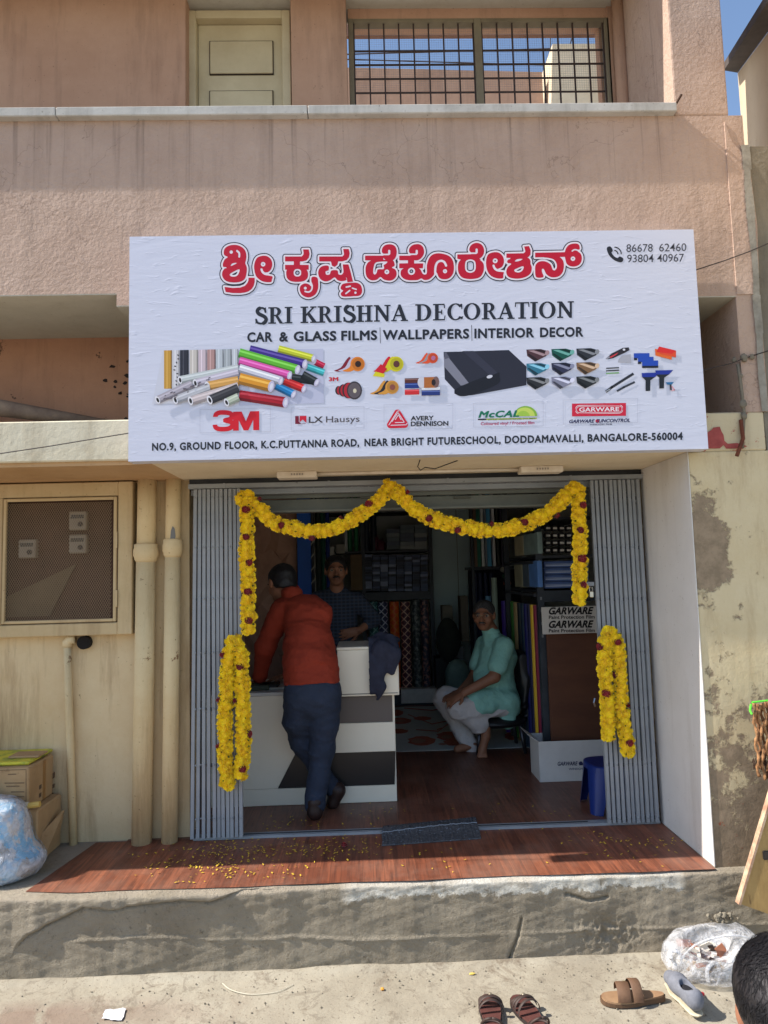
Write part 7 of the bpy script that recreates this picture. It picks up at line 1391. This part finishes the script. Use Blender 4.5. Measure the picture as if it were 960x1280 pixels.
MB().prism([q0-ax*.004-V3(0, .004, 0), q0+pr_*(e_-.001)-ax*.004-V3(0, .004, 0), q1+pr_*(e_-.001)-V3(0, .004, 0), q1-V3(0, .004, 0)], (0, .028, 0)).build('edge_strip', M('pale_edge', srgb(206, 178, 148), .7, srgb(160, 120, 96), 20), LB)
c_ = at(962, 1069, yb_-.001); MB().cbox(c_[0]-.03, c_[0]+.05, yb_-.004, yb_-.0005, c_[2]-.018, c_[2]+.02, .004).build('hand_hole', DARKM, LB)
mb = MB()
for i in range(26): p = at(random.gauss(898, 12), random.gauss(1147, 3), KY-.015); mb.ico(p, random.uniform(.005, .013), 0, 1, .3)
tag(mb.build('loose_rubble', CEM), 'crumbs of broken cement stuck on the platform face near the board', 'rubble', kind='stuff')
# ------------------------------------------------------------------ footwear and litter on the ground
def outline(L_, W, n=28, toe=1.0):
    o = []
    for i in range(n):
        a = 2*math.pi*i/n; x_ = math.cos(a)*L_/2; w_ = W/2*(.80+.26*math.tanh(x_/L_*3)) ; y_ = math.sin(a); y_ = math.copysign(abs(y_)**.75, y_)*w_+.006*math.sin(x_/L_*3.1); o.append((x_, y_))
    return o
def place(pts, c, ang): ca, sa = math.cos(ang), math.sin(ang); return [(c[0]+p[0]*ca-p[1]*sa, c[1]+p[0]*sa+p[1]*ca, p[2]) for p in pts]
def sandal(lab, c, ang, cols, style):
    t = thing('sandal', lab, 'sandal', (c[0], c[1], 0), 'dark strappy sandals on the ground' if style == 0 else None); o = outline(.26, .098); n_ = len(o); up = lambda x_: .004*((x_/.13)**2)+(.006 if x_ < 0 else 0)
    def layer(sc_, z0, z1, m, name, lift=0):
        mb = MB(); b = place([(x_*sc_, y_*sc_, z0+up(x_)*.3) for x_, y_ in o], c, ang); tp = place([(x_*sc_, y_*sc_, z1+up(x_)) for x_, y_ in o], c, ang); mb.add(b+tp, [list(range(n_))[::-1], list(range(n_, 2*n_))]+[[i, (i+1) % n_, (i+1) % n_+n_, i+n_] for i in range(n_)]); mb.build(name, m, t, smooth=False)
    layer(1, .003, .015, cols[0], 'outsole'); layer(.955, .0151, .021, cols[1], 'footbed')
    def strap(x0, w_, h, x1=None, a0=0, a1=math.pi, r=1.0, y=0):
        mb = MB(); N = 14; vs = []
        x1 = x0 if x1 is None else x1
        for i in range(N+1):
            a = a0+(a1-a0)*i/N; yy = math.cos(a)*.047*r+y; zz = .022+math.sin(a)*h; xx = x0+(x1-x0)*i/N
            for dx, dz in ((-w_, 0), (-w_*.8, .003), (w_*.8, .003), (w_, 0)): vs.append((xx+dx, yy*(1 if dz == 0 else 1.03), zz+dz))
        vs = place(vs, c, ang); mb.add(vs, [[i*4+j, i*4+j+1, (i+1)*4+j+1, (i+1)*4+j] for i in range(N) for j in range(3)]); mb.build('strap', cols[2], t, smooth=True)
    if style == 0:
        strap(.055, .007, .036); strap(.032, .007, .042, .05); strap(.075, .006, .03, .04); strap(-.005, .007, .05, .012)
        mb = MB(); mb.tube(place([(-.085+.03*math.cos(a), .04*math.sin(a), .03+.045*max(0, -math.cos(a))) for a in [x_*math.pi/10-math.pi for x_ in range(21)]], c, ang), .0045, 7); mb.build('heel_strap', cols[2], t, smooth=True)
        MB().ico(place([(.055, .0, .064)], c, ang)[0], (.008, .008, .004), 0, 1).build('buckle', cols[3], t)
    else:
        strap(.045, .026, .048, .035); strap(-.012, .02, .062, -.0); 
        MB().box(0, 0, 0, 0, 0, 0); q = place([(.015, -.046, .045)], c, ang)[0]; MB().cbox(q[0]-.012, q[0]+.012, q[1]-.004, q[1]+.004, q[2]-.008, q[2]+.01, .002).build('buckle', cols[3], t)
dk = [M('sandal_sole', srgb(46, 36, 34), .8), M('sandal_footbed', srgb(96, 58, 52), .6, srgb(80, 46, 42), 20), M('sandal_strap', srgb(70, 54, 48), .6, srgb(54, 42, 38), 40), M('sandal_buckle', srgb(160, 150, 130), .4, metal=.6)]
c1 = fl(614, 1268, .02); c2 = fl(662, 1268, .02)
sandal('left of the two dark brown strappy sandals at the bottom centre', c1, math.radians(82), dk, 0); sandal('right of the two dark brown strappy sandals at the bottom centre', c2, math.radians(100), dk, 0)
br_ = [M('brown_sole', srgb(96, 72, 52), .8), M('tan_footbed', srgb(160, 128, 96), .7, srgb(140, 108, 80), 16), M('brown_strap', srgb(112, 84, 62), .7, srgb(96, 70, 52), 24, bs=.3), M('brass_buckle', srgb(190, 170, 110), .4, metal=.8)]
sandal('single tan and brown two-strap sandal lying left of the grey shoe', fl(791, 1246, .02), math.radians(176), br_, 1)
h0, t0 = fl(869, 1262, .03), fl(838, 1228, .03); dv = V3(t0[0]-h0[0], t0[1]-h0[1], 0); dv = dv/np.linalg.norm(dv); t0 = h0+dv*.205; SHT = thing('shoe', 'grey canvas slip-on shoe with cream sole beside the brown sandal and plastic bag', 'shoe', (h0[0], h0[1], 0)); nd = V3(-dv[1], dv[0], 0)
g_ = M('grey_canvas', srgb(120, 122, 130), .9, srgb(104, 106, 114), 40, bs=.4, bscale=160); cs_ = M('cream_sole', srgb(206, 196, 170), .7, srgb(186, 174, 146), 20)
lo = np.minimum(h0, t0)-.1; lo[2] = -.005; hi = np.maximum(h0, t0)+.1; hi[2] = .15
s = SD(lo, hi, .0045); s.chain([h0+V3(0, 0, .03), h0+dv*.12+V3(0, 0, .03), t0-dv*.03+V3(0, 0, .020)], [.031, .035, .028], .02).cone(h0+V3(0, 0, .05), h0+dv*.07+V3(0, 0, .045), .029, .026, .02).ell(h0+dv*.045+V3(0, 0, .085), (.05, .05, .03), .006, [dv, nd, V3(0, 0, 1)], True).ell(h0+dv*.045+V3(0, 0, .06), (.04, .024, .035), .004, [dv, nd, V3(0, 0, 1)], True).clip(2, .024, False); s.build('upper', g_, SHT)
s = SD(lo, hi, .0045); s.chain([h0+V3(0, 0, .012), h0+dv*.12+V3(0, 0, .012), t0-dv*.03+V3(0, 0, .012)], [.035, .039, .033], .02).clip(2, .024).clip(2, .003, False).ripple(.0006, 200, 2); s.build('sole', cs_, SHT)
s = SD(lo, hi, .0045); s.ell(h0+dv*.045+V3(0, 0, .045), (.038, .022, .006), .004, [dv, nd, V3(0, 0, 1)]); s.build('lining', M('black_lining', srgb(30, 30, 34), .9), SHT)
q = h0+dv*.01-nd*.034+V3(0, 0, .05); MB().ico(q+V3(-.0, -.004, 0), (.012, .006, .008), 0, 1).build('red_tab', M('red_tab', srgb(190, 50, 56), .6), SHT)
# white carrier bag with litter
c_ = fl(892, 1228, 0)+V3(.02, .05, 0); WB = thing('plastic_bag', 'crumpled white carrier bag full of brown and red litter beside the kerb', 'plastic bag', c_)
s = SD(c_-V3(.26, .2, .01), c_+V3(.28, .2, .26), .0065); s.ell(c_+V3(.0, 0, .085), (.21, .13, .11), .02).ell(c_+V3(-.1, -.01, .10), (.07, .06, .05), .02).ell(c_+V3(.14, .02, .13), (.07, .06, .05), .03).ell(c_+V3(-.03, -.06, .17), (.10, .08, .075), .015, None, True); s.ripple(.010, 26, 3).ripple(.006, 62, 5).clip(2, .004, False); s.build('film', film('carrier_film', srgb(242, 242, 244), .36), WB)
mb_h = film('handle_film', srgb(240, 240, 242), .7)
for pts in ([(845, 1207), (838, 1196), (840, 1188), (850, 1192), (852, 1205)], [(885, 1228), (884, 1212), (893, 1203), (900, 1212), (897, 1230), (888, 1233)], [(850, 1200), (868, 1182), (895, 1172), (925, 1170), (945, 1180), (950, 1200)]):
    MB().tube([tuple(at(u, v, c_[1]-.06)) for u, v in cat(pts, 5, False)], .009, 8, sx=.5).build('handle', mb_h, WB, smooth=True)
lit = [M('litter_%d' % i, srgb(c), .7) for i, c in enumerate(((220, 210, 196), (120, 70, 46), (150, 96, 70), (60, 44, 36), (176, 140, 90), (236, 232, 226)))]
for i in range(34):
    p = c_+V3(random.uniform(-.11, .06), random.uniform(-.07, .05), random.uniform(.05, .125)); a = random.uniform(0, 3.14); L_ = random.uniform(.012, .045); w_ = random.uniform(.004, .02); e1 = V3(math.cos(a)*L_, random.uniform(-.01, .01), math.sin(a)*L_*.6); e2 = V3(-math.sin(a)*w_, w_*.5, math.cos(a)*w_)
    mb = MB(); mb.prism([p-e1-e2, p+e1-e2, p+e1+e2, p-e1+e2], (0, .003, 0)); mb.build('wrapper', random.choice(lit), WB)
# paper scrap, loop of string, small bits
pp = fl(141, 1269, .003); mb = MB(); n_ = 12; vs = []
for i in range(n_+1):
    for j in range(n_+1): x_, y_ = (i/n_-.5)*.085, (j/n_-.5)*.07; rr2 = 1+.35*float(pn(np.array(math.atan2(y_, x_)), 0., 0., 1.7, 4)); vs.append((pp[0]+x_*rr2, pp[1]+y_*rr2, .006+.010*abs(float(pn(np.array(x_), y_, 0., 60, 4)))))
mb.add(vs, [[i*(n_+1)+j, (i+1)*(n_+1)+j, (i+1)*(n_+1)+j+1, i*(n_+1)+j+1] for i in range(n_) for j in range(n_)]); tag(mb.build('paper_scrap', M('white_paper', srgb(232, 232, 236), .8, srgb(206, 206, 212), 40)), 'crumpled white paper scrap on the ground at the bottom left', 'paper')
tag(MB().tube([tuple(fl(u, v, .004)) for u, v in cat([(278, 1229), (290, 1238), (315, 1243), (345, 1240), (364, 1232), (366, 1230)], 5, False)], .0016, 5).build('string', M('pale_string', srgb(206, 198, 176), .8)), 'thin pale curved string lying on the ground left of the middle', 'string')
tag(MB().ico(fl(478, 1236, .006), (.008, .008, .006), 0, 1, .2).build('orange_petal', M('orange_bit', srgb(214, 150, 60), .7)), 'small orange petal lying alone on the ground near the middle', 'petal')
tag(MB().ico(fl(590, 1217, .006), (.014, .006, .004), 0, 1, .2).build('yellow_petal', M('yellow_bit', srgb(206, 180, 90), .7)), 'small yellowish petal on the ground beside the kerb above the sandals', 'petal')
mb = MB()
for i in range(420): u, v = random.uniform(0, 960), random.choice((random.gauss(1222-.03*random.uniform(0, 900), 4), random.uniform(1215, 1280))); p = fl(u, max(v, 1224-.034*u), .002); mb.ico(p, random.uniform(.001, .0045), 0, 0, .3)
tag(mb.build('grit', CEM), 'fine grit and crumbs scattered over the street by the kerb', 'grit', kind='stuff')

# stock, fittings, skin and cloth: colours lightened to stand in for interior light
for m in bpy.data.materials:
    if m.name.startswith(('packet_', 'film_box_', 'box_label', 'roll_print', 'film_roll', 'sample_', 'upright_roll', 'm_', 'grey_partition', 'embossed_panel', 'bolt_', 'brown_skin', 'deep_brown', 'dark_check', 'tape_core', 'blue_film_box', 'pale_blue_label', 'navy_roll', 'dark_rack')):
        for nd in m.node_tree.nodes:
            for ip in ([nd.inputs[6], nd.inputs[7]] if nd.type == 'MIX' else [nd.inputs['Base Color']] if nd.type == 'BSDF_PRINCIPLED' else []):
                if not ip.is_linked: c = ip.default_value; ip.default_value = (*[min(.82, x_*1.45) for x_ in c[:3]], 1)
